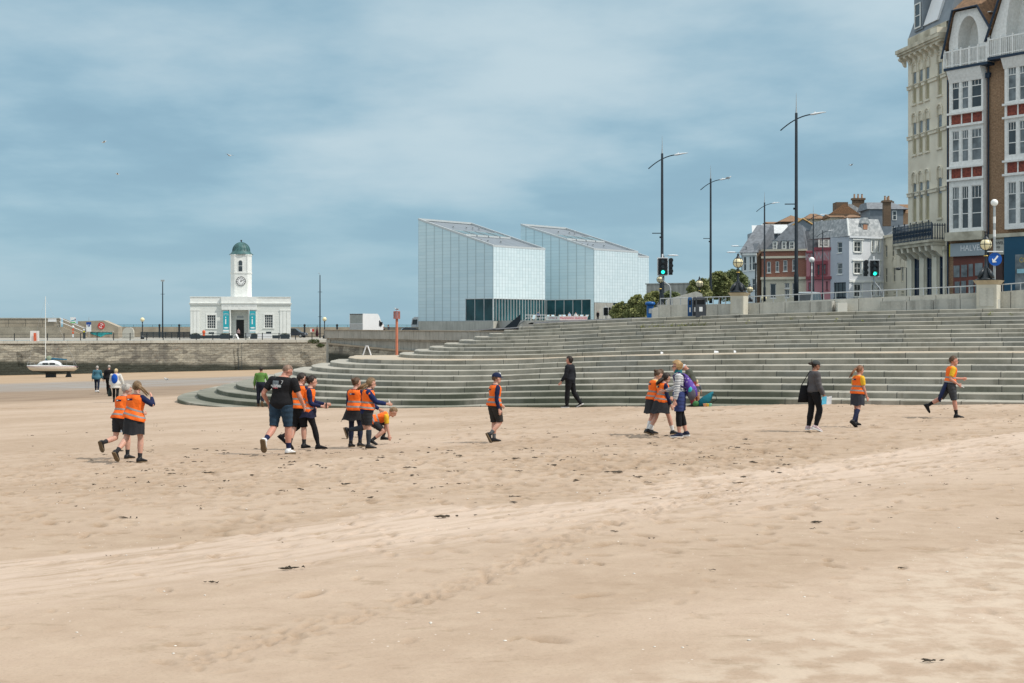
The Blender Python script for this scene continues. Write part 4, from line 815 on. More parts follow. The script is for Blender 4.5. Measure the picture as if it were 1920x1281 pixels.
f=Fac((X(985,238),238),(X(1023,238),238),E+.62); r3=f.root('terrace_railing','pale two-rail railing left of the seafood banner','railing'); rail_run(r3,0,f.len,0,1.0,4,m='white_sign',rails=(.45,.95),t=.07)
# gallery sign, bus stop, rear traffic light
t_=thing('gallery_sign','pale blue gallery name sign in front of the shrubs','sign',(X(1173,205),205,E+.3)); q=lambda p:X(p,205)-X(1173,205)
MB().box(q(1153.5),q(1192.5),0,.1,.15,Z(581,205)-E-.3).build('board',mat('sign_blue',(.35,.53,.56),.6),t_)
for i,(a,b_,s_) in enumerate((('Turner',1158,.34),('Contemporary',1163,.36),('Gallery',1168,.26))): text(t_,a,M['pole_grey'],(q(b_)-.1,-.012,1.45-i*.45),s_,.004,align='LEFT')
for p_ in (1154,1192): MB().box(q(p_)-.05,q(p_)+.05,.105,.2,-1,1.4).build('post',M['galv'],t_)
t_=thing('bus_stop_sign','white bus stop flag on a slim post before the gallery sign','sign',(X(1164,185),185,E+.1)); MB().cyl(0,.05,0,2.75,.035).build('post',M['galv'],t_); MB().box(-.24,.24,0,.03,1.2,2.25).build('flag',M['white_sign'],t_); MB().box(-.24,.24,-.003,.033,2.252,2.45).build('blue_cap',M['blue_paint'],t_)
# ---------------------------------------------------------------- promenade wall on top of the steps
WC=offset_curve(-1.5)
def wall_pt(px):
    best=None
    for i in range(len(WC)-1):
        a,b=WC[i],WC[i+1]; pa=CX+a[0]/a[1]*F; pb=CX+b[0]/b[1]*F
        if pa<=px<=pb: t=(px-pa)/(pb-pa); return (a[0]+(b[0]-a[0])*t,a[1]+(b[1]-a[1])*t)
    raise ValueError(px)
def wall_run(name,label,pxs,tops,bots,m,th=.35,out=0.0,cap=None,par=None,cat='wall'):
    o_=wall_pt(pxs[0]); root=par or thing(name,label,cat,(o_[0],o_[1],E)); 
    def pts(extra=0):
        r=[]
        for i,p in enumerate(pxs):
            x,y=wall_pt(p); a=wall_pt(max(p-6,1195)); b=wall_pt(p+6); d=Vector((b[0]-a[0],b[1]-a[1])).normalized(); n=Vector((d.y,-d.x)); r.append((Vector((x,y)),n,Z(tops[i],y-out*.8)-E,Z(bots[i],y)-E))
        return r
    mb=MB(); r=pts(); O=Vector(o_)
    for (p,n,zt,zb),(p2,n2,zt2,zb2) in zip(r[:-1],r[1:]):
        g=(p2-p).normalized()*.012
        a,b,c,d=p+n*out+g-O,p2+n2*out-g-O,p2-n2*th-g-O,p-n*th+g-O
        mb.add([(a.x,a.y,zb-.3),(b.x,b.y,zb2-.3),(c.x,c.y,zb2-.3),(d.x,d.y,zb-.3),(a.x,a.y,zt),(b.x,b.y,zt2),(c.x,c.y,zt2),(d.x,d.y,zt)],[(0,3,2,1),(4,5,6,7),(0,1,5,4),(1,2,6,5),(2,3,7,6),(3,0,4,7)])
    mb.build(cap or 'wall_body',m,root); return root,r,O
def ramp(pxs,a,b,p0,p1): return [a+(b-a)*(p-p0)/(p1-p0) for p in pxs]
p1_=[1236,1258,1290,1324,1346,1370]
w1,r1,O1=wall_run('promenade_wall','low pale concrete wall section behind the litter bins',p1_,ramp(p1_,573,569.5,1236,1370),ramp(p1_,597,592,1236,1370),M['streak_light'])
p2_=[1396,1424,1472,1520,1565,1610,1655,1705,1755,1800,1832]
w2,r2_,O2=wall_run('promenade_wall','long pale concrete promenade wall between the two lamp pillars',p2_,ramp(p2_,569,549,1396,1832),ramp(p2_,592,580,1396,1832),M['streak_light'])
p3_=[1862,1895,1930,1980,2060,2140]
w3,r3_,O3=wall_run('promenade_wall','pale concrete promenade wall section at the right edge',p3_,ramp(p3_,548,543.5,1862,1920),ramp(p3_,579,576.5,1862,1920),M['streak_light'])
for pr,a,b,c,d in (([1484,1525,1566],567.5,564.5,591,587),([1655,1705,1755,1805,1849],565.5,559.5,585,579.5)):
    wr,_,_=wall_run('bench_ledge','x',pr,ramp(pr,a,b,pr[0],pr[-1]),ramp(pr,c,d,pr[0],pr[-1]),M['streak'],out=.45,cap='seat_block',par=w2) if False else wall_run('seat_ledge',['long concrete seat ledge below the wall left of the pale end block','longer concrete seat ledge below the cream hotel'][pr[0]>1600],pr,ramp(pr,a,b,pr[0],pr[-1]),ramp(pr,c,d,pr[0],pr[-1]),M['streak'],th=-.02,out=.45,cap='seat_block',cat='seat')
for a,b,y0,y1,lab in ((1565,1583,567.5,588,'small pale cube block ending the left seat ledge'),(1848.5,1866.5,561.5,579.5,'small pale cube block under the right lamp pillar')):
    x,y=wall_pt((a+b)/2); Y=y-.45; w_=(b-a)/F*Y/2
    tag(MB().box(-w_,w_,-.15,.4,-.3,Z(y0,Y)-Z(y1,Y)).build('end_block',M['white_paint'] if 0 else mat('pale_block',(.60,.585,.53),.8,.06,2),loc=(x,Y,Z(y1,Y))),lab,'block')
# rails on the walls
def wall_rail(root,r,O,dz,lab):
    mb=MB(); pts=[Vector((p.x-O.x-n.x*.15,p.y-O.y-n.y*.15,zt+dz)) for p,n,zt,zb in r]; mb.tube(pts,.026,6).build('handrail',M['galv'],root)
    for i in range(len(pts)-1):
        for t in (0,.5):
            q=pts[i].lerp(pts[i+1],t); MB().cyl(q.x,q.y,q.z-dz-.02,q.z,.022,n=6).build('rail_post',M['galv'],root)
wall_rail(w1,r1,O1,.33,''); wall_rail(w2,r2_,O2,.30,''); wall_rail(w3,r3_,O3,.30,'')
# pillars with big lamps
def pillar(label,px0,px1,ycap0,ycap1,ybot,lampy,lampname,gr,lab2):
    x,y=wall_pt((px0+px1)/2); y-=.35; w_=(px1-px0)/F*y/2; t=thing('lamp_pillar',label,'pillar',(x,y,Z(ybot,y)),R(-32)); h=Z(ycap1,y)-Z(ybot,y); k=.78
    w_*=.72
    MB().box(-w_,w_,-w_*.9,w_*.9,-.3,h).build('shaft',mat('pillar_stone',(.53,.50,.42),.8,.1,2,bump=.2),t); hc=Z(ycap0,y)-Z(ycap1,y)
    MB().add([(-w_*a,-w_*a*.9,z) for a,z in ((1.02,h),)]+[(w_*1.02,-w_*.92,h),(w_*1.02,w_*.92,h),(-w_*1.02,w_*.92,h)]+[(-w_*1.3,-w_*1.2,h+hc),(w_*1.3,-w_*1.2,h+hc),(w_*1.3,w_*1.2,h+hc),(-w_*1.3,w_*1.2,h+hc)],[(0,3,2,1),(4,5,6,7),(0,1,5,4),(1,2,6,5),(2,3,7,6),(3,0,4,7)]).build('cap_stone',mat('cap_stone',(.45,.36,.24),.8,.25,2),t)
    MB().box(-w_*.72,w_*.72,-w_*.93,-w_*.902,h*.12,h*.86).build('inset_panel',M['streak_light'],t)
    zc=Z(ycap0,y); l=globe_lamp('globe_lamp',lab2,(px0+px1)/2,0,y,Z(lampy,y)-zc,gr=gr,s=1.0,zbase=zc+.005); return t
pillar('stone pillar carrying the lamp behind the litter bins',1366,1402,549,555,592,478,'',.225,'large ornate globe lamp on the stone pillar right of the bins')
pillar('stone pillar carrying the lamp in front of the shop row',1823,1874,526,534,580,440,'',.24,'large ornate globe lamp on the right pillar before the shops')
globe_lamp('globe_lamp','small ornate globe lamp standing behind the litter bins',1311.5,572,92,(572-522)/F*92,gr=.235)
globe_lamp('globe_lamp','small ornate globe lamp just right of the left stone pillar',1406,566,118,1.15,gr=.26,s=.7)
globe_lamp('globe_lamp','ornate lamp half hidden by the traffic light at left',1238,590,84,(590-500)/F*84,gr=.2)
globe_lamp('globe_lamp','low globe lamp in front of the pale blue gallery sign',1187,600,190,1.05,gr=.26,s=.7,top='plain')
globe_lamp('globe_lamp','globe of a low lamp just showing above the wall by the red brick house',1432,575,150,.7,gr=.3,s=.6,top='plain')
# litter bins
def bin_(label,px0,px1,y0,y1,Y,m,blue=False):
    w_=(px1-px0)/F*Y/2; h=Z(y0,Y)-Z(y1,Y); t=thing('litter_bin',label,'bin',(X((px0+px1)/2,Y),Y,Z(y1,Y)),R(-8)); q=w_
    MB().box(-q,q,-q*.9,q*.9,0,h*.62).build('body',m,t); MB().box(-q*.97,q*.97,-q*.3,q*.87,h*.621,h*.85).build('opening_back',M['black_paint'],t)
    for s in (-1,1): MB().box(s*q-.03*s-.03,s*q-.03*s+.03,-q*.88,q*.88,h*.622,h*.86).build('side_cheek',m,t)
    MB().lathe([(q*1.32,h*.862),(q*1.3,h*.93),(q*.9,h*1.0),(.02,h*1.0)],n=4).build('hood',m,t).rotation_euler=(0,0,R(45)); MB().box(-q*.3,q*.35,-q*.93,-q*.905,h*.28,h*.5).build('notice',M['white_sign'],t)
yb=65.2
defm('bin_grey',(.05,.055,.065),.5,.12,4); defm('bin_blue',(.01,.07,.2),.45,.12,4)
bin_('dark blue slim litter bin, leftmost of the three',1289.5,1298,557.5,596,yb+.5,M['bin_blue']); bin_('middle dark grey litter bin of the three',1298.5,1307,557,595.5,yb+.3,M['bin_grey']); bin_('dark grey litter bin with white notice, rightmost of three',1304.5,1323.5,556.5,595,yb,M['bin_grey'])
# blue kiosk, wedge block
Y=75; t=thing('blue_kiosk','bright blue post box shaped point at the left end of the wall','kiosk',(X(1219,Y),Y,Z(600,Y))); defm('bright_blue',(.005,.10,.33),.4,.08,3)
MB().box(-.17,.17,-.15,.15,0,.78).build('body',M['bright_blue'],t); MB().lathe([(.26,.78),(.27,.88),(.22,.95),(.02,.97)],n=16).build('hood',M['bright_blue'],t,True); MB().box(-.09,.09,-.165,-.152,.35,.6).build('notice',M['galv'],t)
Y=73; tag(MB().prism([(X(1223,Y)-X(1229,Y),0),(X(1234.5,Y)-X(1229,Y),0),(X(1234.5,Y)-X(1229,Y),.57),(X(1232,Y)-X(1229,Y),.60),(X(1225,Y)-X(1229,Y),.55),(X(1223,Y)-X(1229,Y),.45)],'y',0,.4).build('wedge_block',M['streak_light'],loc=(X(1229,Y),Y,Z(598,Y))),'pale concrete wedge block right of the blue kiosk','block')
Y=78; tag(MB().box(-.35,.35,0,.5,0,.75).box(-.1,.06,-.02,-.003,.12,.5).build('control_cabinet',M['streak'],loc=(X(1245,Y),Y,Z(597,Y))),'grey concrete cabinet behind the wedge block','cabinet')
# grey monolith and far concrete wall
Y=88; tag(MB().prism([(-.95,0),(1.3,0),(1.25,.85),(.9,1.0),(-.8,.55),(-1,.4)],'y',0,.5).build('sloping_wall',M['streak_light'],loc=(X(1279,Y),Y,Z(577,Y))),'sloping pale concrete wall behind the litter bins','wall')
f=Fac((X(1212,180),180),(X(1305,176),176),E); r_=f.root('far_wall','plain grey concrete wall behind the shrubs and trees','wall'); MB().box(0,f.len,0,1,-1,f.z(1250,533)).build('wall_body',M['streak'],r_); MB().box(-.1,f.len,-.1,1.1,f.z(1250,533)+.002,f.z(1250,531)).build('coping',M['streak'],r_)

# ---------------------------------------------------------------- traffic lights
M['green_on']=mat('green_signal',(.02,.5,.38),.4,0,1,emit=(.02,.75,.55),estr=2.2)
def traffic_light(label,px,y0,y1,Y,ybase,side=1,lit=True,bent=None):
    t=thing('traffic_light',label,'traffic light',(X(px,Y),Y,Z(ybase,Y)),group='traffic lights'); s=(y1-y0)/F*Y; z0=Z(y1,Y)-Z(ybase,Y); w_=s*.30
    hd=MB().box(-w_,w_,-.02,.02,z0,z0+s).build('signal_head',M['white_sign'],t); MB().box(-w_+.05,w_-.05,-.16,-.021,z0+.05,z0+s-.05).build('signal_body',M['black_paint'],hd)
    for i in range(3):
        zc=z0+s*(.19+.31*i); m=M['green_on'] if (i==0 and lit) else M['glass_dark']; MB().tube([(0,-.165,zc),(0,-.162,zc)],[.1,.1],16).build('lens',m,hd); 
        vb=MB(); n=10
        for k in range(n):
            a0,a1=math.pi*(k/n*1.1-.05),math.pi*((k+1)/n*1.1-.05); vb.quad(*[(math.cos(a)*.12,yy,zc+math.sin(a)*.12) for a,yy in ((a0,-.163),(a1,-.163),(a1,-.34),(a0,-.34))])
        vb.build('visor',M['black_paint'],hd,fix=False)
    for k in range(3): MB().tube([(side*(w_+.16),.2,z0+s*(.25+.3*k)),(side*(w_+.16),-.05,z0+s*(.25+.3*k))],[.12,.13],12).build('side_signal',M['black_paint'],t)
    MB().box(side*(w_+.16)-.1,side*(w_+.16)+.1,.05,.3,z0+.05,z0+s-.05).build('side_body',M['black_paint'],t)
    pts=[(0,.1,z0+s+.2),(0,.1,z0-.15)]+([(p[0],.1,z0+p[1]) for p in bent] if bent else [(0,.1,0)])
    MB().tube(pts,.045,8).build('post',M['galv'],t,True); return t
traffic_light('traffic light showing green in front of the left tall street lamp',1242.5,483,517,80,592,1,True,[(.1,-.35),(.38,-.55),(.45,-.8),(.45,-2.2)])
traffic_light('traffic light showing green in front of the cream terrace',1639,487,519.5,80,556,-1,True,[(.05,-.3),(.3,-.6),(.42,-.8),(.42,-1.0)])
traffic_light('dark unlit traffic light seen from behind below the gallery',1136,576,592,170,601,1,False)

# ---------------------------------------------------------------- tall street lamps
def street_lamp():
    t=thing('street_lamp','x','street lamp'); H=10.
    MB().tube([(0,0,-.3),(0,0,1.2),(0,0,1.25),(0,0,H)],[.13,.13,.10,.072],10).build('pole',M['pole_grey'],t,True)
    MB().tube([(0,0,H),(0,0,H+.3),(0,0,H+1.1)],[.05,.03,.008],6).build('spike',M['galv'],t)
    pts=[(-.85+1.65*i/10,0,0) for i in range(11)]; ar=[(x,0,H-.95+ (x+.85)*.92-(x+.85)**2*.24) for x,_,_ in pts]
    MB().tube(ar,[.035]*11,6).build('arm',M['pole_grey'],t,True); e=ar[-1]
    MB().loft([((e[0]-.05,0,e[2]),(0,1,0),(0,0,1),.05,.04),((e[0]+.12,0,e[2]+.02),(0,1,0),(0,0,1),.13,.06),((e[0]+.45,0,e[2]+.08),(0,1,0),(0,0,1),.14,.045),((e[0]+.8,0,e[2]+.12),(0,1,0),(0,0,1),.06,.015)],10).build('lamp_head',M['white_gloss'],t,True)
    MB().cyl(e[0]+.2,0,e[2]+.06,e[2]+.16,.03,n=6).build('sensor',M['white_gloss'],t)
    MB().tube([(-.62,0,5.05),(0,0,5.05)],.03,6).build('bracket',M['pole_grey'],t); MB().box(-.16,-.06,-.05,.05,4.75,4.85).build('clamp',M['pole_grey'],t)
    return t
sl0=street_lamp()
lamps=[(1241.5,288,590,88,'tallest street lamp at left rising behind the traffic light'),(1332.5,335,562,115,'tall street lamp standing before the trees right of the bins'),(1493,212,557,77,'tallest street lamp of all, standing before the red brick house'),(1433.5,380,560,145,'tall street lamp left of the red brick house front'),(1525,402,560,150,'street lamp in front of the pink house left window'),(1542.5,432,562,175,'street lamp in front of the pink house right window'),(1459,448,566,190,'thin street lamp before the cream ground floor of the brick house'),(1484,470,566,205,'thin lower street lamp between two taller ones by the brick house')]
for i,(px,y0,y1,Y,lab) in enumerate(lamps):
    c=sl0 if i==0 else copy_tree(sl0); s=(y1-y0)/F*Y/10.; c.location=(X(px,Y),Y,Z(y1,Y)); c.scale=(s if i<3 else s,)*3; c['label']=lab; c['group']='tall curved arm street lamps'; c.rotation_euler=(0,0,R([0,4,-3,2,5,-4,3,0][i]))
for i,(px,py,Y,s) in enumerate(((1262,477,140,-1),(1371,471,160,1),(1378,459,190,1))):
    t=thing('street_lamp',['pale lamp head on a slim arm right of the left traffic light','low pale street lamp head left of the ornate pillar lamp','pale street lamp head above the pale blue house corner'][i],'street lamp',(X(px,Y),Y,Z(575,Y)),group='distant slim street lamps'); H=Z(py+3,Y)-Z(575,Y); xx=[-.9,1.2,1.5][i]
    MB().tube([(xx,0,0),(xx,0,H),(0,0,H)],[.05,.045,.03],6).build('post',M['pole_grey'],t); MB().ell((0,0,H+.05),(.55,.15,.08)).build('lamp_head',M['white_gloss'],t,True)

# belisha beacons and keep-left sign
def beacon(label,px,y0,y1,Y,sign=False):
    t=thing('crossing_beacon',label,'beacon',(X(px,Y),Y,Z(y1,Y))); H=Z(y0,Y)-Z(y1,Y); r=.2*Y/80 if Y<100 else .24
    MB().cyl(0,0,0,H-2*r,.05).build('post',M['galv'],t); n=6; mb=MB()
    for i in range(2): mb.cyl(0,0,H*(.55+.16*i),H*(.55+.16*i)+H*.08,.056)
    mb.build('white_bands',M['white_sign'],t); MB().ell((0,0,H-r),(r,r,r),16,10).build('globe',M['globe_white'],t,True)
    return t,H
b1,H1=beacon('white globe beacon on a banded post beside the blue arrow sign',1864.5,373.5,530,62)
beacon('white globe beacon in front of the pink house',1522,482,562,120)
Y=60.5; t=thing('keep_left_sign','round blue sign with white arrow pointing down left','sign',(X(1866,Y),Y,Z(532,Y))); r=(499-474)/2/F*Y; zc=Z(486,Y)-Z(532,Y)
MB().cyl(0,.06,0,zc+r,.03).build('post',M['galv'],t); MB().tube([(0,.02,zc),(0,-.01,zc)],[r,r],28).build('disc',mat('sign_royal_blue',(.005,.09,.42),.4,.05,2),t)
d=Vector((-.62,-.78)).normalized(); n=Vector((-d.y,d.x)); mb=MB(); c_=Vector((0,0))
def pp(a,b): v=d*a+n*b; return (v.x,zc+v.y)
mb.prism([pp(-r*.62,-.035),pp(-r*.62,.035),pp(r*.25,.035),pp(r*.18,r*.38),pp(r*.3,r*.40),pp(r*.66,0),pp(r*.3,-r*.40),pp(r*.18,-r*.38),pp(r*.25,-.035)],'y',-.02,-.0101).build('arrow',M['white_sign'],t)
MB().box(-.32,.32,-.06,.06,zc+r+.02,zc+r+.06).build('light_hood',M['white_gloss'],t)

# ---------------------------------------------------------------- houses
M['red_brick']=brickmat('red_brick',(.27,.105,.07),(.33,.14,.095),(.30,.22,.18),.5,.16,.02,dirt=.3,bump=.2); M['brown_brick']=brickmat('brown_brick',(.31,.185,.105),(.41,.26,.155),(.13,.10,.075),.24,.082,.012,dirt=.35,bump=.3)
M['dark_brick']=brickmat('dark_brick',(.14,.09,.055),(.2,.13,.08),(.12,.1,.08),.4,.13,.02,dirt=.4,bump=.2)
defm('pale_blue',(.62,.68,.70),.7,.05,1); defm('lilac',(.47,.51,.56),.75,.06,1); defm('lilac_lit',(.68,.70,.73),.75,.05,1); defm('pink',(.46,.19,.22),.7,.08,1,col2=(.52,.24,.26)); defm('pink_trim',(.27,.06,.075),.6,.1,2)
defm('orange_tile',(.22,.135,.08),.8,.4,6,bump=.4,bscale=20,col2=(.31,.18,.10)); defm('brown_roof',(.20,.12,.07),.8,.35,5,bump=.4,bscale=20,col2=(.3,.16,.08)); defm('zinc',(.20,.23,.26),.5,.15,1.5); defm('sunlit_slate',(.55,.57,.58),.55,.15,3)
def house(f,name,label,ytop,pxt,wins,mw,D=8,low=E+.3,cat='house',fr='white_paint',sillh=.08,side=(True,True)):
    r=f.root(name,label,cat); zt=f.z(pxt,ytop); hs=[]
    for w in wins: a,b=f.u(w[0]),f.u(w[1]); pm=(w[0]+w[1])/2; hs.append((a,b,f.z(pm,w[3]),f.z(pm,w[2])))
    mb=wall_holes(MB(),0,f.len,low-f.z0,zt,hs,.2)
    for s,x in ((side[0],0),(side[1],f.len)):
        if s: mb.quad((x,0,low-f.z0),(x,D,low-f.z0),(x,D,zt),(x,0,zt))
    mb.quad((0,D,low-f.z0),(f.len,D,low-f.z0),(f.len,D,zt),(0,D,zt)); mb.quad((0,0,zt-.01),(f.len,0,zt-.01),(f.len,D,zt-.01),(0,D,zt-.01)); mb.build('wall',mw,r,fix=False)
    for w,h in zip(wins,hs):
        nx,nz=w[4] if len(w)>4 else (1,2); window(r,*h,nx,nz,.09,.05,.1,fm=w[6] if len(w)>6 else fr,pm=w[5] if len(w)>5 else random.choice(['glass_dark','glass_dark','glass_curtain']),sill=sillh)
    return r,zt,hs
def frustum(par,m,u0,u1,y0,y1,z0,z1,l=0,r=0,fr=0,b=0,name='roof'):
    return MB().add([(u0,y0,z0),(u1,y0,z0),(u1,y1,z0),(u0,y1,z0),(u0+l,y0+fr,z1),(u1-r,y0+fr,z1),(u1-r,y1-b,z1),(u0+l,y1-b,z1)],[(0,3,2,1),(4,5,6,7),(0,1,5,4),(1,2,6,5),(2,3,7,6),(3,0,4,7)]).build(name,m,par)
def gable_x(par,m,u0,u1,y0,y1,z0,h,name='roof',hipl=0,hipr=0):   # ridge along u
    ym=(y0+y1)/2; return MB().add([(u0,y0,z0),(u1,y0,z0),(u1,y1,z0),(u0,y1,z0),(u0+hipl,ym,z0+h),(u1-hipr,ym,z0+h)],[(0,3,2,1),(0,1,5,4),(2,3,4,5),(0,4,3),(1,2,5)]).build(name,m,par)
def gable_y(par,m,u0,u1,y0,y1,z0,h,name='roof',um=None):      # gable faces the viewer
    um=(u0+u1)/2 if um is None else um; return MB().add([(u0,y0,z0),(u1,y0,z0),(um,y0,z0+h),(u0,y1,z0),(u1,y1,z0),(um,y1,z0+h)],[(0,1,2),(3,5,4),(0,2,5,3),(1,4,5,2),(0,3,4,1)]).build(name,m,par)
def chimney(par,u0,u1,y,z0,z1,m,pots=2,name='chimney'):
    c=MB().box(u0,u1,y,y+.8,z0,z1).build(name,m,par); w_=u1-u0; MB().box(u0-.15,u1+.15,y-.15,y+.95,z1+.002,z1+.3).build('cap',M['dark_brick'],c)
    for i in range(pots): x=u0+w_*(i+.5)/pots; MB().lathe([(.17,z1+.3),(.13,z1+.9),(.17,z1+.98)],x=x,y=y+.4,n=8).build('chimney_pot',mat('pot_clay',(.42,.26,.16),.8,.15,3),c)
    return c
q=lambda a:1380+a/4.927
w=lambda b:340+b/4.927
# pale blue house
f=Fac((X(q(52),190),190),(X(q(186),189),189),E+.8)
r_,zt,_=house(f,'seafront_house','pale blue painted house with tall sash bays at the left of the row',w(660),1405,[(q(66),q(97),w(695),w(830),(1,2)),(q(120),q(143),w(690),w(825),(1,2)),(q(146),q(178),w(688),w(822),(1,2)),(q(66),q(97),w(905),w(1010),(1,2)),(q(146),q(178),w(900),w(1010),(1,2))],M['pale_blue'],D=5)
frustum(r_,M['slate'],-.3,f.len+.2,-.3,7,zt,zt+4.0,0.6,0,5.5,.5)
MB().box(-.2,f.len+.1,-.2,0-.002,zt-.35,zt-.02).build('fascia',M['white_paint'],r_)
fs=Fac((X(q(186),189.2),189.2),(X(q(242),189.6),189.6),E+.8); rb,zb_,_=house(fs,'brick_house','narrow dark brick side wall between the pale blue and red brick houses',w(640),1425,[],M['dark_brick'],D=3); gable_y(rb,M['slate'],-.2,fs.len+.2,0,3,zb_,1.0)
# two dormer gables behind it, sun gleam on the slates painted as pale colour
for i,(a,b,y0,y1,y2,lab) in enumerate(((150,240,398,490,560,'small grey dormer gable with pale sunlit slates above the pale blue house'),(240,500,390,478,570,'wide grey dormer gable with pale sunlit slates left of the big slate gable'))):
    f=Fac((X(q(a),200+i),200+i),(X(q(b),200+i),200+i),E+.8); r_=f.root('roof_dormer',lab,'dormer'); L0=f.len; z0,z1,z2=f.z(q(a),w(y2)),f.z(q(a),w(y1)),f.z(q(a),w(y0))
    MB().box(0.15,L0-.15,.6,5,z0-4,z1+.3).build('wall',M['zinc'],r_); MB().add([(0,0,z1),(L0,0,z1),(L0,2.2,z2),(.3,2.2,z2),(0,0,z1-.12),(L0,0,z1-.12),(L0,2.2,z2-.12),(.3,2.2,z2-.12)],[(0,1,2,3),(4,7,6,5),(0,4,5,1),(0,3,7,4),(1,5,6,2)]).build('roof',M['sunlit_slate'],r_); window(r_,.5,1.3,z0+.2,z1-.2,1,2,y=.5)
# red brick house with slate mansard
f=Fac((X(q(236),189),189),(X(q(650),187.5),187.5),E+.8)
wn=[(q(a),q(b),w(c),w(d),(1,2),'glass_curtain') for a,b,c,d in ((286,322,742,846),(365,398,738,838),(437,475,730,832),(520,546,722,828))]
gf=[(q(450),q(494),w(940),w(988),(2,1)),(q(450),q(494),w(1000),w(1075),(2,1)),(q(315),q(370),w(945),w(1080),(1,1)),(q(520),q(548),w(940),w(1060),(1,2))]
r_,zt,_=house(f,'seafront_house','red brick house with slate mansard roof and white dormers',w(645),1440,wn+gf,M['red_brick'],D=8)
zz=lambda a,b:f.z(q(a),w(b))
MB().box(-.05,f.len+.05,-.18,-.002,zz(400,712),zz(400,692)).build('string_course',M['cream_paint'],r_); MB().box(-.1,f.len+.1,-.22,-.003,zz(400,645),zz(400,628)).build('cornice',M['cream_paint'],r_)
MB().add(wall_holes(MB(),.0,f.len,-.5,zz(400,905),[(f.u(q(a)),f.u(q(b)),zz((a+b)/2,d),zz((a+b)/2,c)) for a,b,c,d in ((450,494,940,988),(450,494,1000,1075),(315,370,945,1080),(520,548,940,1060))],.1,-.06).v,[]).v
gb=wall_holes(MB(),.0,f.len,-.5,zz(400,905),[(f.u(g[0]),f.u(g[1]),f.z((g[0]+g[1])/2,g[3]),f.z((g[0]+g[1])/2,g[2])) for g in gf],.06,-.06); gb.build('ground_floor_render',M['cream_paint'],r_,fix=False)
MB().box(-.1,f.len+.1,-.35,-.062,zz(400,908),zz(400,885)).build('shop_cornice',M['cream_paint'],r_)
frustum(r_,M['slate'],.3,f.len-.1,.3,10,zt+.02,zz(500,470)+1.0,3.2,.5,1.2,.5)
for a,b in ((336,380),(420,465),(490,541)):
    u0,u1=f.u(q(a)),f.u(q(b)); z0,z1=zz(a,632),zz(a,552); d_=MB().box(u0,u1,.25,3,z0,z1).build('dormer',M['white_paint'],r_); mb=window(r_,u0+.08,u1-.08,z0+.1,z1-.1,2,2,.07,.05,.16); mb.parent=d_; MB().box(u0-.1,u1+.1,.12,3,z1+.002,z1+.12).build('dormer_roof',M['zinc'],d_)
# big slate gable behind, with orange barge boards
f=Fac((X(q(395),208),208),(X(q(880),208),208),E+.8); r_=f.root('gabled_house','large slate clad gable with tan barge boards behind the brick house','house'); zl=f.z(q(400),w(470)); um=f.u(q(615)); zp=f.z(q(615),w(345)); L0=f.len
MB().box(0,L0,0,8,0,zl-.005).build('wall',M['zinc'],r_); g=MB().add([(f.u(q(470)),-.05,f.z(q(470),w(455))),(f.u(q(800)),-.05,f.z(q(800),w(445))),(um,-.05,zp)],[(0,1,2)]); g.build('gable_cladding',M['zinc'],r_,fix=False)
gable_y(r_,M['slate'],-.3,L0+.3,0,9,zl,zp-zl,um=um); 
for e in (f.u(q(455)),f.u(q(800))): 
    t_=(e-um)/(abs(e-um)); MB().tube([(um,-.12,zp),(e,-.12,f.z(q(700),w(455)))],.13,4).build('barge_board',mat('ochre_board',(.42,.25,.08),.7,.2,2),r_)
# orange and brown roofs further back
for i,(a,b,y0,y1,Y,m,lab,hip) in enumerate(((295,470,362,390,230,'brown_roof','low brown tiled roof at the left end of the roofscape',0),(400,690,300,372,224,'orange_tile','orange tiled roof with stepped ridge behind the slate gable',2.5),(640,860,285,345,232,'orange_tile','orange tiled roof left of the brown chimney wall',1.5),(740,930,345,420,218,'slate','grey slate roof beside the white gable',1.5),(865,1020,293,330,226,'orange_tile','long low orange tiled roof below the brown chimney wall',0),(1020,1205,295,335,222,'orange_tile','orange tiled roof below the big chimney stack',1.2))):
    f=Fac((X(q(a),Y),Y),(X(q(b),Y),Y),E+.8); r_=f.root('distant_house',lab,'house'); z1=f.z(q(a),w(y1)); z2=f.z(q(a),w(y0)); MB().box(.3,f.len-.3,.3,6,0,z1).build('wall',M['dark_brick'] if i%2 else M['cream_paint'],r_); gable_x(r_,M[m],0,f.len,0,6.5,z1,z2-z1,hipl=hip,hipr=hip)
f=Fac((X(q(745),214),214),(X(q(915),214),214),E+.8); r_=f.root('gabled_house','small white timbered gable between the slate gable and lilac house','house'); z1=f.z(q(800),w(430)); MB().box(.3,f.len-.3,.2,6,0,z1).build('wall',M['white_paint'],r_); gable_y(r_,M['slate'],0,f.len,0,6,z1,f.z(q(830),w(362))-z1); MB().add([(.8,-.03,z1+.05),(f.len-.8,-.03,z1+.05),(f.len/2,-.03,f.z(q(830),w(380)))],[(0,1,2)]).build('gable_boards',M['white_paint'],r_,fix=False)
f=Fac((X(q(870),228),228),(X(q(1250),228),228),E+.8); r_=f.root('brown_house','brown brick gable wall with flat stack behind the orange roofs','house'); MB().box(0,f.u(q(1140)),0,6,0,f.z(q(900),w(300))).build('wall',M['dark_brick'],r_); MB().box(f.u(q(932)),f.u(q(1042)),.5,3,f.z(q(900),w(300)),f.z(q(980),w(190))).build('stack_wall',M['dark_brick'],r_); gable_y(r_,M['brown_roof'],f.u(q(870)),f.u(q(1140)),.0,.48,f.z(q(900),w(300)),f.z(q(1000),w(205))-f.z(q(900),w(300))); MB().prism([(f.u(q(1042)),f.z(q(1042),w(300))),(f.u(q(1042)),f.z(q(1042),w(205))),(f.u(q(1080)),f.z(q(1080),w(205))),(f.u(q(1250)),f.z(q(1250),w(300)))],'y',1,5).build('roof',M['slate_light'],r_)
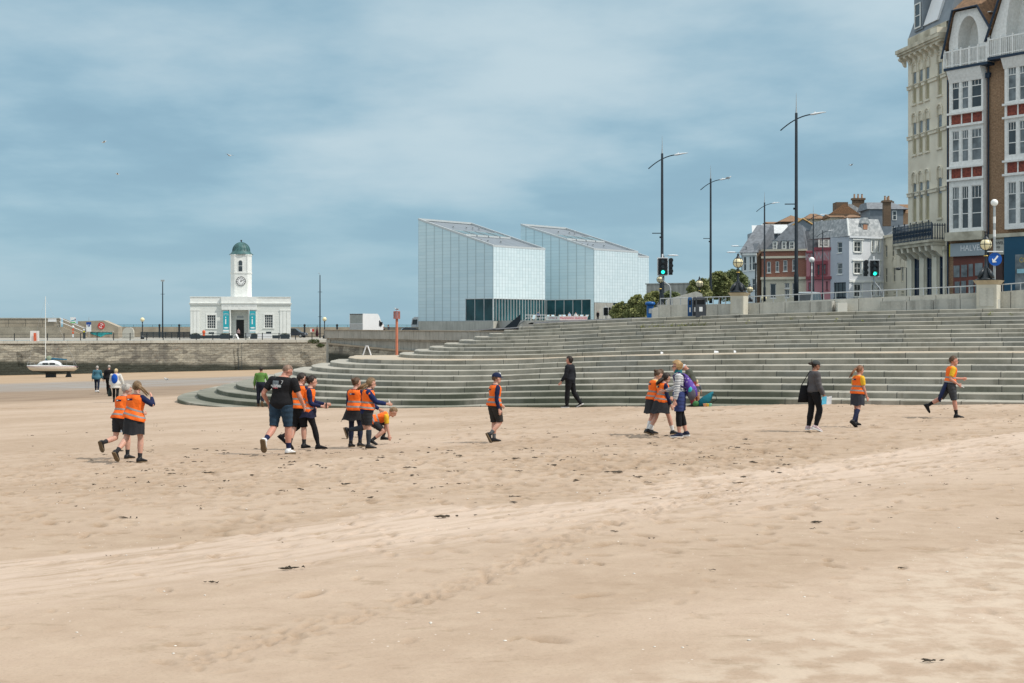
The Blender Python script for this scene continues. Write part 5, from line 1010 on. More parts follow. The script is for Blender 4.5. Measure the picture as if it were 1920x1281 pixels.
chimney(r_,f.u(q(1102)),f.u(q(1208)),1.5,f.z(q(1150),w(330)),f.z(q(1150),w(165)),M['dark_brick'],3)
# blue slate house on the skyline
f=Fac((X(q(1208),216),216),(X(q(1600),216),216),E+.8); r_=f.root('slate_house','blue-grey slate hung house on the skyline with two windows','house'); z1=f.z(q(1300),w(258)); MB().box(.5,f.len-.9,0,6,0,z1).build('wall',M['zinc'],r_); frustum(r_,M['slate'],0,f.len,-.3,6.3,z1+.003,f.z(q(1300),w(188)),.3,2.2,1.8,1)
for a,b in ((1366,1398),(1444,1484)): window(r_,f.u(q(a)),f.u(q(b)),f.z(q(a),w(360)),f.z(q(a),w(272)),1,2,.1,.06,-.06)
chimney(r_,f.u(q(1400)),f.u(q(1490)),2.5,z1,f.z(q(1440),w(190)),M['dark_brick'],1)
c=chimney(r_,f.u(q(1302)),f.u(q(1368)),-4,f.z(q(1330),w(430)),f.z(q(1330),w(215)),M['dark_brick'],2)
MB().box(f.len-.9,f.len+2,1,5,0,f.z(q(1580),w(290))).build('end_wall',M['brown_brick'],r_); gable_x(r_,M['orange_tile'],f.len-.9,f.len+2,1,5,f.z(q(1580),w(290))+.003,1.5,'end_roof')
# pink house
f=Fac((X(q(650),187),187),(X(q(880),186),186),E+.8); 
r_,zt,hs=house(f,'seafront_house','narrow pink house with dark red window surrounds',w(640),1530,[(q(684),q(700),w(745),w(870),(1,2)),(q(748),q(776),w(770),w(870),(1,2)),(q(806),q(832),w(765),w(862),(1,2)),(q(668),q(695),w(935),w(1010),(1,1)),(q(830),q(850),w(925),w(1005),(1,1))],M['pink'],D=5,fr='pink_trim')
for h in hs[1:3]: MB().box(h[0]-.22,h[1]+.22,-.1,-.003,h[3]+.003,h[3]+.45).box(h[0]-.2,h[0]-.02,-.08,-.002,h[2],h[3]).box(h[1]+.02,h[1]+.2,-.08,-.002,h[2],h[3]).build('window_surround',M['pink_trim'],r_)
MB().box(-.05,f.len+.05,-.25,-.003,f.z(q(750),w(905)),f.z(q(750),w(880))).build('cornice',M['pink_trim'],r_); MB().box(-.02,f.len*.28,-.15,-.003,zt-.35,zt-.1).box(f.len*.28,f.len,-.15,-.003,zt+.003,zt+.4).build('parapet',M['pink_trim'],r_); text(r_,'KFWNT',mat('grey_letters',(.42,.36,.38),.7),(f.u(q(775)),-.02,f.z(q(775),w(695))),1.5,.01,sx=.72)
f5=Fac((X(q(575),194),194),(X(q(880),194),194),E+.8); rr5=f5.root('dormer_block','slate hung attic with big white lattice window above the pink house','house'); MB().box(0,f5.len,0,5,0,f5.z(q(700),w(462))).build('wall',M['slate'],rr5); z0,z1=f5.z(q(800),w(610)),f5.z(q(800),w(528)); window(rr5,f5.u(q(757)),f5.u(q(860)),z0,z1,2,1,.22,.22,-.2); window(rr5,f5.u(q(775)),f5.u(q(803)),z0+.3,z1-.3,2,3,.03,.08,-.22); window(rr5,f5.u(q(813)),f5.u(q(842)),z0+.3,z1-.3,2,3,.03,.08,-.22)
# lilac house: left face coloured darker as shaded, right face paler as lit
ca=(X(q(1045),183),183); f=Fac((X(q(872),186),186),ca,E+.8)
r_,zt,_=house(f,'corner_house','tall lilac corner house, faces coloured as shaded and lit, with patchy mansard roof',w(515),1570,[(q(935),q(980),w(562),w(662),(1,2)),(q(933),q(982),w(755),w(860),(1,2)),(q(905),q(1015),w(935),w(1075),(3,1),'glass_dark','pole_grey')],M['lilac'],D=3.2,side=(True,False))
for (a,b,c) in ((925,990,540),(925,990,733)): pass
f2=Fac(ca,(X(q(1362),185.5),185.5),E+.8); t2=thing('front','x','x',(0,0,0)); bpy.data.objects.remove(t2)
wns=[(q(1090),q(1158),w(c),w(d),(2,2)) for c,d in ((556,655),(750,854),(950,1068))]+[(q(a),q(b),w(c),w(d),(1,2)) for c,d in ((552,655),(748,856),(948,1060)) for a,b in ((1255,1278),(1306,1328))]
hs=[(f2.u(a),f2.u(b),f2.z((a+b)/2,d),f2.z((a+b)/2,c)) for a,b,c,d,_ in wns]; fw=thing('front_wing','x','x'); 
del fw['label'],fw['category']; fw.parent=r_; fw.rotation_euler=(0,0,f2.ang-f.ang); fw.location=(f.len,0,0)
mb=wall_holes(MB(),0,f2.len,-.5,zt,hs,.2); mb.quad((f2.len,0,-.5),(f2.len,5,-.5),(f2.len,5,zt),(f2.len,0,zt)); mb.build('front_wall',M['lilac_lit'],fw,fix=False)
for wv,h in zip(wns,hs):
    ww=window(fw,*h,*wv[4],.1,.05,.1,sill=.14); MB().box(h[0]-.18,h[0]-.002,-.07,-.003,h[2],h[3]+.15).box(h[1]+.002,h[1]+.18,-.07,-.003,h[2],h[3]+.15).box(h[0]-.3,h[1]+.3,-.16,-.004,h[3]+.18,h[3]+.34).build('surround',M['white_paint'],ww)
MB().box(-.1,f2.len+.1,-.25,-.003,zt-.22,zt).build('cornice',M['lilac_lit'],fw); MB().box(0,f2.len,-.1,-.003,f2.z(q(1200),w(935)),f2.z(q(1200),w(915))).build('string_course',M['white_paint'],fw)
# mansard over both wings in world corners, expressed in f2 frame
def to_f2(p): v=Vector((p[0]-ca[0],p[1]-ca[1])); return (v.dot(f2.d), v.dot(Vector((-f2.d.y,f2.d.x))))
A=to_f2(f.P0); mb=MB(); zt2=f2.z(q(1200),w(345)); a0=Vector((*A,zt)); b0=Vector((-.2,-.2,zt)); c0=Vector((f2.len+.1,-.2,zt)); d0_=Vector((f2.len+.1,6,zt)); e0=Vector((A[0],A[1]+5,zt)); cen=Vector((f2.len*.4,4,zt2))
top=[p.lerp(Vector((cen.x,cen.y,p.z)),k)+Vector((0,0,zt2-zt)) for p,k in ((a0,.30),(b0,.26),(c0,.16),(d0_,.1),(e0,.2))]; base5=[a0,b0,c0,d0_,e0]
mb.add(base5+top,[(0,1,6,5),(1,2,7,6),(2,3,8,7),(3,4,9,8),(4,0,5,9),(5,6,7,8,9),(4,3,2,1,0)]); mb.build('roof',M['slate_light'],fw)
MB().tube([b0,top[1]],.12,5).build('hip_flashing',M['white_paint'],fw)
u0,u1=f2.u(q(1165)),f2.u(q(1230)); z0,z1=f2.z(q(1200),w(445)),f2.z(q(1200),w(390)); MB().box(u0,u1,.1,3,z0-.3,z1).prism([(u0-.2,z1),(u1+.2,z1),((u0+u1)/2+.3,z1+.75),((u0+u1)/2-.3,z1+.75)],'y',-.05,3).build('dormer',M['slate_light'],fw); MB().box(u0+.25,u1-.25,.02,.09,z0,z1-.15).build('dormer_window',mat('boarded',(.40,.20,.12),.7,.2,3),fw)
u0,u1=f.u(q(955)),f.u(q(1002)); z0,z1=f.z(q(980),w(455)),f.z(q(980),w(395)); MB().box(u0,u1,.6,3.5,z0-.4,z1+.6).build('side_dormer',M['slate_light'],r_); window(r_,u0+.15,u1-.15,z0,z1+.3,1,2,.08,.05,.5)
# cream terrace
f=Fac((X(q(1362),186),186),(X(q(1640),174),174),E+.8)
wn=[(q(a),q(a+22),w(c),w(d),(1,2)) for a,c,d in ((1376,590,702),(1440,583,695),(1511,618,690),(1376,800,938),(1450,795,932),(1525,790,925),(1380,1020,1045),(1455,1020,1045),(1528,1015,1040))]
r_,zt,hs=house(f,'terrace_house','cream terraced house with small narrow windows beside the hotel',w(500),1670,wn,M['cream_paint'],D=9,fr='cream_paint'); frustum(r_,M['slate'],0,f.len+.2,0,9,zt+.003,f.z(q(1450),w(392)),.2,0,2.2,1); MB().box(0,f.len,-.2,-.003,zt-.2,zt+.1).build('cornice',M['cream_paint'],r_)
for h in hs[4:6]:
    mb=MB(); c=(h[0]+h[1])/2; rr=(h[1]-h[0])/2+.35
    mb.tube([(c-rr,-.03,h[2]+1.5)]+[(c+rr*math.cos(t),-.03,h[3]+.4+rr*math.sin(t)) for t in [math.pi*(1-i/8) for i in range(9)]]+[(c+rr,-.03,h[2]+1.5)],.07,4).build('arch_moulding',M['cream_paint'],r_)
d_=MB().box(f.u(q(1410)),f.u(q(1440)),.5,3,f.z(q(1425),w(500)),f.z(q(1425),w(420))).build('dormer',M['zinc'],r_); window(r_,f.u(q(1412)),f.u(q(1438)),f.z(q(1425),w(495)),f.z(q(1425),w(425)),1,2,.08,.05,.4)
Y=120; t=thing('street_lamp','short black lantern bracket post in front of the cream terrace','street lamp',(X(1700,Y),Y,E+.8)); H=Z(502,Y)-E-.8; MB().tube([(0,0,0),(0,0,H),(-.7,0,H)],.05,6).build('post',M['dark_iron'],t); MB().ell((-.7,0,H-.1),(.25,.12,.12)).build('lantern',M['dark_iron'],t)
# parked van roof seen over the wall
car('parked_car','silver car roof and windows showing above the wall by the pink house',138,1521,E+1.2,R(58),(.45,.5,.52),4.4,1.9)
# far road clutter: bollards
for i,(px,Y,h,lab) in enumerate(((1417,140,4.2,'dark slim bollard post before the pale blue house'),)):
    tag(MB().cyl(0,0,0,h,.07).ell((0,0,h),(.12,.12,.12)).build('post',M['dark_iron'],loc=(X(px,Y),Y,Z(575,Y))),lab,'post')
# ---------------------------------------------------------------- cream hotel with bow cornice
defm('hotel_cream',(.68,.63,.51),.8,.1,.8,bump=.15,bscale=10,col2=(.77,.725,.60)); defm('cornice_stain',(.44,.40,.30),.85,.3,1.2,col2=(.66,.62,.50)); defm('blind_olive',(.36,.33,.22),.8,.12,2); defm('white_worn',(.80,.80,.77),.7,.1,7,col2=(.88,.88,.86)); defm('navy_iron',(.012,.03,.06),.45,.15,5); defm('navy_glass',(.02,.035,.07),.1,.3,1,spec=.6)
P0=(25.9,93.0); P1=(26.75,87.5); f=Fac(P0,P1,E+1.0); LN=f.len
HT=lambda py:f.z(1703.5,py)      # heights read at the far corner
r_=f.root('seafront_hotel','tall cream rendered hotel with bracketed cornice and blind arched windows','hotel')
cols=[(1711,1718),(1723,1730),(1735,1742.5),(1758,1766)]; rows=[(124,198),(218,292),(328,417)]
hs=[]; 
for a,b in cols:
    for c,d in rows: hs.append((f.u(a),f.u(b),HT(d+1),HT(c+3)))
gl=[(1713.5,1726),(1737,1749.5),(1761,1771)]; hg=[(f.u(a),f.u(b),-.5,HT(474)) for a,b in gl]
zt=HT(72)
mb=wall_holes(MB(),0,LN,-1,zt,hs+hg,.16); mb.quad((0,0,-1),(0,14,-1),(0,14,zt),(0,0,zt)); mb.quad((0,14,-1),(LN,14,-1),(LN,14,zt),(0,14,zt)); mb.quad((LN,0,-1),(LN,14,-1),(LN,14,zt),(LN,0,zt)); mb.quad((0,0,zt-.01),(LN,0,zt-.01),(LN,14,zt-.01),(0,14,zt-.01)); mb.build('wall',M['hotel_cream'],r_,fix=False)
for a,b,c,d in hs:
    h=d-c; w_=MB().box(a,b,.1,.15,c,d).build('window',M['blind_olive'],r_); MB().box(a,b,.05,.11,d-h*.17,d).build('blind_head',M['hotel_cream'],w_); MB().box(a+.08,b-.08,.06,.1,d-h*.50,d-h*.19).build('pane',M['glass_curtain'],w_)
    rr=(b-a)/2+.07; c0=(a+b)/2; MB().tube([(c0-rr,-.03,d-h*.2)]+[(c0+rr*math.cos(t),-.03,d-.12+rr*.9*math.sin(t)) for t in [math.pi*(1-i/8) for i in range(9)]]+[(c0+rr,-.03,d-h*.2)],.055,6).build('arch_moulding',M['hotel_cream'],w_)
    MB().box(a-.08,b+.08,-.1,.05,c-.12,c-.002).build('sill',M['hotel_cream'],w_)
for yy in (168,262,368): 
    edges=[0]+[v for a,b in cols for v in (f.u(a),f.u(b))]+[LN]
    for i in range(0,len(edges),2): mb=MB(); mb.box(edges[i]-(.05 if i else 0),edges[i+1]+.05,-.10,-.003,HT(yy+2.5),HT(yy-4)); mb.box(edges[i]-(.08 if i else 0),edges[i+1]+.08,-.15,-.102,HT(yy-3.2),HT(yy-4.6)); mb.build('string_course',M['hotel_cream'],r_)
MB().box(-.5,LN+.25,-.68,1,HT(101),HT(94)).box(-.42,LN+.25,-.6,1,HT(105),HT(101)+.002).box(-.34,LN+.2,-.48,1,HT(109),HT(105)+.002).build('cornice',M['cornice_stain'],r_)
for i in range(8):
    u=-.35+i*(LN+.3)/7.5; MB().prism([(-.5,HT(109)),(-.004,HT(109)),(-.004,HT(125)),(-.13,HT(122)),(-.22,HT(116)),(-.46,HT(112.5))],'x',u-.14,u+.14).build('bracket',M['hotel_cream'],r_)
MB().box(0.05,LN,-.05,1,HT(94)+.002,HT(73)).build('parapet',M['cornice_stain'],r_)
MB().box(LN-.8,LN+.12,-.7,.8,HT(94)+.003,HT(84)).build('cornice_end_block',M['hotel_cream'],r_)
frustum(r_,M['zinc'],.0,LN+.3,.0,13,HT(73)+.003,HT(-75),.9,.1,1.6,1,'mansard_roof')
u0,u1=f.u(1717),f.u(1728); wz=window(r_,u0,u1,HT(62),HT(16),1,2,.08,.05,-.1); MB().box(u0-.2,u1+.2,-.02,2.2,HT(66),HT(6)).build('dormer',M['zinc'],r_); 
MB().add([(f.u(1731),.0,HT(62)),(f.u(1757),.0,HT(62)),(f.u(1762),.9,HT(-35)),(f.u(1740),.9,HT(-35)),(f.u(1731),.3,HT(62)),(f.u(1757),.3,HT(62)),(f.u(1762),1.2,HT(-35)),(f.u(1740),1.2,HT(-35))],[(0,1,2,3),(4,7,6,5),(0,4,5,1),(1,5,6,2),(2,6,7,3),(3,7,4,0)]).build('white_sheeting',M['white_gloss'],r_)
# balcony
zb=HT(458); MB().box(-.3,LN-.15,-.95,-.002,zb-.14,zb).box(-.25,LN-.2,-.86,-.004,zb-.35,zb-.142).build('balcony_slab',M['cornice_stain'],r_)
for i in range(7):
    u=-.1+i*(LN-.3)/6; MB().prism([(-.82,zb-.352),(-.004,zb-.352),(-.004,zb-1.1),(-.25,zb-1.0),(-.5,zb-.75),(-.76,zb-.65)],'x',u-.13,u+.13).build('bracket',M['hotel_cream'],r_)
mb=MB(); zr=zb+1.1
mb.box(-.28,LN-.17,-.93,-.89,zb+.05,zb+.1).box(-.28,LN-.17,-.93,-.89,zr-.25,zr-.2).box(-.28,-.24,-.91,0,zr-.25,zr-.2).box(LN-.21,LN-.17,-.91,0,zr-.25,zr-.2).box(LN-.21,LN-.17,-.91,0,zb+.05,zb+.1)
n=26
for i in range(n+1):
    u=-.26+(LN+.07)*i/n; mb.box(u-.025,u+.025,-.935,-.885,zb,zr+(.12 if i%4==0 else -.02)); 
    if i<n: mb.tube([(u+.02,-.91,zb+.15),(u+.1,-.91,zb+.45),(u+.18,-.91,zb+.15)],.02,4); mb.tube([(u+.02,-.91,zb+.8),(u+.1,-.91,zb+.5),(u+.18,-.91,zb+.8)],.02,4)
for i in range(6): mb.box(LN-.21,LN-.17,-.86+i*.16,-.82+i*.16,zb,zr-.1)
mb.build('balcony_railing',M['navy_iron'],r_)
for a,b in gl:
    u0,u1=f.u(a),f.u(b); w_=MB().box(u0,u1,.1,.16,-.5,HT(474)).build('shop_window',M['navy_glass'],r_); MB().box(u0,u1,.05,.11,HT(508),HT(505)).box((u0+u1)/2-.05,(u0+u1)/2+.05,.06,.115,-.5,HT(474)).box(u0,u0+.08,.055,.12,-.5,HT(474)).build('frame',M['navy_iron'],w_)
for a,b in ((1704,1713),(1727,1736),(1750.5,1760),(1771.5,1775)): MB().box(f.u(a)+.02,min(f.u(b),LN)-.02,-.14,-.003,-1,HT(478)).box(f.u(a)-.04,min(f.u(b),LN)+.04,-.2,-.004,HT(478)+.002,HT(470)).build('pilaster',M['hotel_cream'],r_)

# ---------------------------------------------------------------- brick building with bays and balcony gables
d=Vector((1,-1.4)).normalized(); P2=(P1[0]+d.x*9,P1[1]+d.y*9); f=Fac(P1,P2,E+1.0)
r_=f.root('bay_building','tall brown brick seafront building with white bay windows and arched balcony gables','building')
B=.35; UB=lambda px:f.u(px,B); ZB=lambda px,py:f.z(px,py,B); UF=lambda px:f.u(px)
zt=f.z(1850,112); mb=wall_holes(MB(),0,9,-1,zt,[],.1); mb.quad((9,0,-1),(9,10,-1),(9,10,zt),(9,0,zt)); mb.quad((0,0,-1),(0,10,-1),(0,10,zt),(0,0,zt)); mb.quad((0,10,-1),(9,10,-1),(9,10,zt),(0,10,zt)); mb.quad((0,0,zt),(9,0,zt),(9,10,zt),(0,10,zt)); mb.build('wall',M['brown_brick'],r_,fix=False)
def bay(pl,pr,rows,spans,ytop,ybot,lights,pref,nm='bay_window'):
    u0,u1=UB(pl),UB(pr); b_=thing(nm,'x','x'); del b_['label'],b_['category'],b_['kind']; b_.parent=r_
    hs=[]
    for (t,b,tr) in rows:
        for a,c in lights: hs.append((UB(a),UB(c),ZB(pref,b),ZB(pref,t),(ZB(pref,tr)-ZB(pref,b))/(ZB(pref,t)-ZB(pref,b))))
    sp=[(UB(lights[0][0])-.05,UB(lights[-1][1])+.05,ZB(pref,b),ZB(pref,t)) for t,b in spans]
    mb=wall_holes(MB(),u0,u1,ZB(pref,ybot),ZB(pref,ytop),[h[:4] for h in hs]+sp,.12,-B); 
    for x in (u0,u1): mb.quad((x,-B,ZB(pref,ybot)),(x,.0,ZB(pref,ybot)),(x,.0,ZB(pref,ytop)),(x,-B,ZB(pref,ytop)))
    mb.quad((u0,-B,ZB(pref,ytop)),(u1,-B,ZB(pref,ytop)),(u1,0,ZB(pref,ytop)),(u0,0,ZB(pref,ytop))); mb.quad((u0,-B,ZB(pref,ybot)),(u1,-B,ZB(pref,ybot)),(u1,0,ZB(pref,ybot)),(u0,0,ZB(pref,ybot)))
    mb.build('bay_frame',M['white_worn'],r_,fix=False)
    for h in hs:
        w_=window(r_,h[0],h[1],h[2],h[3],1,2,.045,.05,-B+.04,fm='white_worn',pm=random.choice(['glass_dark','glass_curtain','glass_curtain']),tf=(h[4]*.5,h[4])); 
        for k in (1,2): x=h[0]+(h[1]-h[0])*k/3; MB().box(x-.012,x+.012,-B+.045,-B+.088,h[2]+(h[3]-h[2])*h[4],h[3]-.04).build('glazing_bar',M['white_worn'],w_)
    for i,s in enumerate(sp):
        pnl=MB().box(s[0],s[1],-B+.06,-B+.11,s[2],s[3]).build('tile_panel',M['tile_red'],r_)
        for k in (1,2): x=s[0]+(s[1]-s[0])*k/3; MB().box(x-.04,x+.04,-B+.02,-B+.061,s[2],s[3]).build('panel_bar',M['white_worn'],pnl)
        for zz_ in (s[2]-.12,s[3]+.05): MB().box(u0-.08,u1+.08,-B-.14,-B-.003,zz_-.04,zz_+.08).build('ledge',M['white_worn'],r_)
    bpy.data.objects.remove(b_)
M['tile_red']=mat('tile_red',(.20,.03,.02),.5,.5,7,col2=(.34,.075,.04))
bay(1779.5,1843.5,[(150,207,166),(246,305,262),(351,430,374)],[(216,234),(317,335)],136,437,[(1784.5,1798),(1802.5,1815.5),(1820.5,1840)],1790)
bay(1883.5,1952,[(127,191,141),(229,292,245),(342,421,364)],[(198.5,218),(305,325)],112,430,[(1889,1905),(1910.5,1928),(1932,1948)],1890)
MB().box(UB(1776),UB(1846),-B-.25,-B-.005,ZB(1790,452),ZB(1790,436)).box(UB(1776),9,-.12,-.004,ZB(1790,452),ZB(1790,443)).build('cornice',M['cornice_stain'],r_)
for px,y0 in ((1855,122),(1779,150)): MB().tube([(UF(px),-.1,f.z(px,y0)),(UF(px),-.1,-1)],.05,8).build('downpipe',M['navy_iron'],r_)
MB().prism([(-.17+0,0)]+[(.17,0),(.12,-.3),(-.12,-.3)],'y',-.2,-.05).build('hopper',M['navy_iron'],r_).location=(UF(1855),0,f.z(1855,137))
# gutter line and balcony floors
G1z=ZB(1790,133); G2z=ZB(1890,109)
MB().box(UB(1776),UB(1858),-B-.35,0,G1z,G1z+.16).build('gutter',M['navy_iron'],r_); MB().prism([(-B-.3,G1z-.002),(0,G1z-.002),(0,G1z-.75),(-B-.02,G1z-.75)],'x',UB(1780),UB(1843)).build('cove',M['white_worn'],r_)
MB().box(UB(1858)+.01,9,-B-.35,0,G2z,G2z+.16).build('gutter',M['navy_iron'],r_); MB().prism([(-B-.3,G2z-.002),(0,G2z-.002),(0,G2z-.6),(-B-.02,G2z-.6)],'x',UB(1882),9).build('cove',M['white_worn'],r_)
def railing(u0,u1,z,h,n,y,m='white_worn'):
    mb=MB().box(u0,u1,y-.03,y+.03,z+h-.08,z+h).box(u0,u1,y-.025,y+.025,z+.08,z+.14)
    for i in range(n+1): u=u0+(u1-u0)*i/n; k=.05 if i%6==0 else .018; mb.box(u-k,u+k,y-k,y+k,z,z+h+(.1 if i%6==0 else -.04))
    mb.build('balcony_railing',M[m],r_)
railing(UB(1776),UB(1856),G1z+.17,1.02,30,-B-.28); railing(UB(1859),9,G2z+.17,1.08,40,-B-.28)
def raypoly(c,a,poly):
    best=None; dx,dz=math.cos(a),math.sin(a)
    for i in range(len(poly)):
        (x0,z0),(x1,z1)=poly[i],poly[(i+1)%len(poly)]; ex,ez=x1-x0,z1-z0; den=dx*ez-dz*ex
        if abs(den)<1e-9: continue
        t=((x0-c[0])*ez-(z0-c[1])*ex)/den; s=((x0-c[0])*dz-(z0-c[1])*dx)/den
        if t>0 and -1e-6<=s<=1+1e-6 and (best is None or t<best): best=t
    return (c[0]+dx*best,c[1]+dz*best)
def arch_front(poly,c,rx,rz,zbot,y,th,m):
    # timber front with an arched opening that runs down to zbot
    mb=MB(); n=28; A=[]
    for i in range(n+1):
        a=-.0+math.pi*i/n; A.append(((c[0]+rx*math.cos(a),c[1]+rz*math.sin(a)),raypoly(c,a,poly)))
    for (p,q_),(p2,q2) in zip(A[:-1],A[1:]):
        mb.add([(p[0],y,p[1]),(q_[0],y,q_[1]),(q2[0],y,q2[1]),(p2[0],y,p2[1]),(p[0],y+th,p[1]),(q_[0],y+th,q_[1]),(q2[0],y+th,q2[1]),(p2[0],y+th,p2[1])],[(0,1,2,3),(4,7,6,5),(0,3,7,4)])
    xl=min(p[0] for p in poly); xr=max(p[0] for p in poly); zz_=raypoly(c,0,poly)[1]
    mb.box(c[0]+rx,raypoly(c,0,poly)[0],y,y+th,zbot,c[1]); mb.box(raypoly(c,math.pi,poly)[0],c[0]-rx,y,y+th,zbot,c[1]); return mb.build('balcony_front',m,r_)
yb=-B-.1
def gabled(pl,pr,zfl,peak,cx,cw,ytopspring,archtop,pref,zl,zr):
    poly=[(UB(pl),zfl),(UB(pr),zfl),(UB(pr),ZB(pref,zr)),(UB(peak[1]),ZB(pref,peak[2])),(UB(peak[0]),ZB(pref,peak[2])),(UB(pl),ZB(pref,zl))]
    c=(UB(cx),ZB(pref,ytopspring)); rx=(UB(cx+cw)-UB(cx-cw))/2; rz=ZB(pref,archtop)-c[1]
    arch_front(poly,c,rx,rz,zfl+.02,yb,.22,M['white_worn'])
    MB().box(poly[0][0]+.02,poly[1][0]-.02,1.6,1.7,zfl,ZB(pref,peak[2])).box(poly[0][0],poly[0][0]+.06,yb+.3,1.7,zfl,poly[5][1]).box(poly[1][0]-.06,poly[1][0],yb+.3,1.7,zfl,poly[2][1]).build('loggia_wall',M['white_worn'],r_)
    MB().box(poly[0][0]+.07,poly[1][0]-.07,yb+.24,1.59,c[1]+rz*1.02,c[1]+rz*1.02+.05).build('loggia_ceiling',M['white_worn'],r_)
    tb=MB(); yi=yb+1.1; A=[(c[0]+rx*math.cos(math.pi*i/20),c[1]+rz*math.sin(math.pi*i/20)) for i in range(21)]; A=[(A[0][0],zfl)]+A+[(A[-1][0],zfl)]
    for p,q_ in zip(A[:-1],A[1:]): tb.quad((p[0],yb+.21,p[1]),(q_[0],yb+.21,q_[1]),(q_[0],yi,q_[1]),(p[0],yi,p[1]))
    tb.build('loggia_lining',M['white_worn'],r_,fix=False); MB().prism(A,'y',yi,yi+.06).build('loggia_back',M['white_worn'],r_)
    window(r_,c[0]+rx*.25,c[0]+rx*.75,zfl+.2,c[1]+.3,1,2,.06,.05,yi-.06,fm='white_worn')
    # tiled roof following the gable outline
    o=[poly[5],poly[4],poly[3],poly[2]]; e=.12; mb=MB(); L0=8
    pts=[(o[0][0]-.25,o[0][1]-.3),(o[1][0],o[1][1]+e),(o[2][0],o[2][1]+e),(o[3][0]+.25,o[3][1]-.3)]; up=2.4
    a=[(x,yb-.2,z) for x,z in pts]; mid=(pts[1][0]+pts[2][0])/2; b=[(pts[0][0],L0,pts[0][1]),(mid-.3,2.2,pts[1][1]+up),(mid+.3,2.2,pts[1][1]+up),(pts[3][0],L0,pts[3][1])]; bb=[(mid-.3,L0,pts[1][1]+up),(mid+.3,L0,pts[1][1]+up)]
    vs=a+b+bb; mb.add(vs,[(0,1,5,8,4),(1,2,6,5),(2,3,7,9,6),(5,6,9,8)]); mb.build('tiled_roof',M['orange_tile'],r_)
    MB().tube([(x,yb-.24,z-.05) for x,z in pts],.07,6).build('bargeboard',M['navy_iron'],r_)
gabled(1778,1857,G1z+.17,(1792,1838,24),1817,19,80,36,1790,98,60)
gabled(1860,1990,G2z+.17,(1905,1945,-75),1925,37,68,-42,1890,62,40)
# tall chimney and turret roof seen above the gutter between hotel and gables
MB().box(-.6,.35,1.2,3,zt-2,zt+6).build('chimney',M['brown_brick'],r_)
# shop row
su=lambda px:f.u(px,.1); sz=lambda px,py:f.z(px,py,.1)
MB().box(UB(1782),UB(1846),-B-.02,0,sz(1800,481),sz(1800,457)).build('shop_fascia',mat('fascia_grey',(.32,.37,.40),.6,.06,1),r_); MB().box(UB(1780.5),UB(1782)-.01,-B-.03,0,sz(1800,481),sz(1800,458)).build('yellow_end',mat('fascia_yellow',(.6,.5,.05),.6),r_)
text(r_,'HALVES',M['white_sign'],(UB(1822),-B-.03,sz(1820,466)),.52,.006,sx=.9)
MB().box(UB(1783),UB(1847),-.12,0,-1,sz(1800,481)-.003).build('shopfront',mat('oxblood',(.16,.045,.03),.5,.2,3),r_)
for a,b,c,dd in ((1789,1800,498,520),(1803,1814,497,520),(1817,1825,496,519),(1829,1843,495,518),(1791,1800,528,550),(1803,1812,527,550),(1817,1826,526,550),(1829,1841,525,550)): w_=MB().box(su(a),su(b),-.15,-.123,max(sz(1800,dd),-1),sz(1800,c)).build('shop_pane',M['glass_curtain'],r_)
MB().box(UF(1855)+.1,UF(1882),-.1,-.003,-1,sz(1870,479)).build('side_door',mat('dark_door',(.06,.03,.025),.5),r_); MB().box(UF(1866),UF(1886),-.16,-.004,sz(1870,478),sz(1870,449)).build('small_sign',M['streak_light'],r_); text(r_,'ORWELL',M['pole_grey'],(UF(1876),-.17,sz(1875,456)),.26,.004,sx=.9); text(r_,'ivy',M['pole_grey'],(UF(1875),-.17,sz(1875,463)),.22,.004)
MB().box(UF(1856)+.2,9,-.3,-.005,sz(1870,446),sz(1870,439)).build('shop_cornice',M['cornice_stain'],r_)
defm('shop_blue',(.008,.07,.13),.5,.08,1); MB().box(UF(1887.5),9,-.26,-.006,-1,sz(1890,441)-.003).build('blue_shopfront',M['shop_blue'],r_); g_=MB().box(f.u(1904,.26),8.9,-.29,-.262,-.6,sz(1900,478)).build('shop_glass',M['glass_curtain'],r_); text(r_,'COFFEE',M['gold'],(f.u(1911,.3),-.30,sz(1905,489)),.42,.006,align='LEFT',sx=.8)
MB().box(f.u(1907,.3),f.u(1925,.3),-.31,-.291,sz(1905,513),sz(1905,505)).build('window_sticker',mat('sticker',(.35,.6,.68),.5),g_)

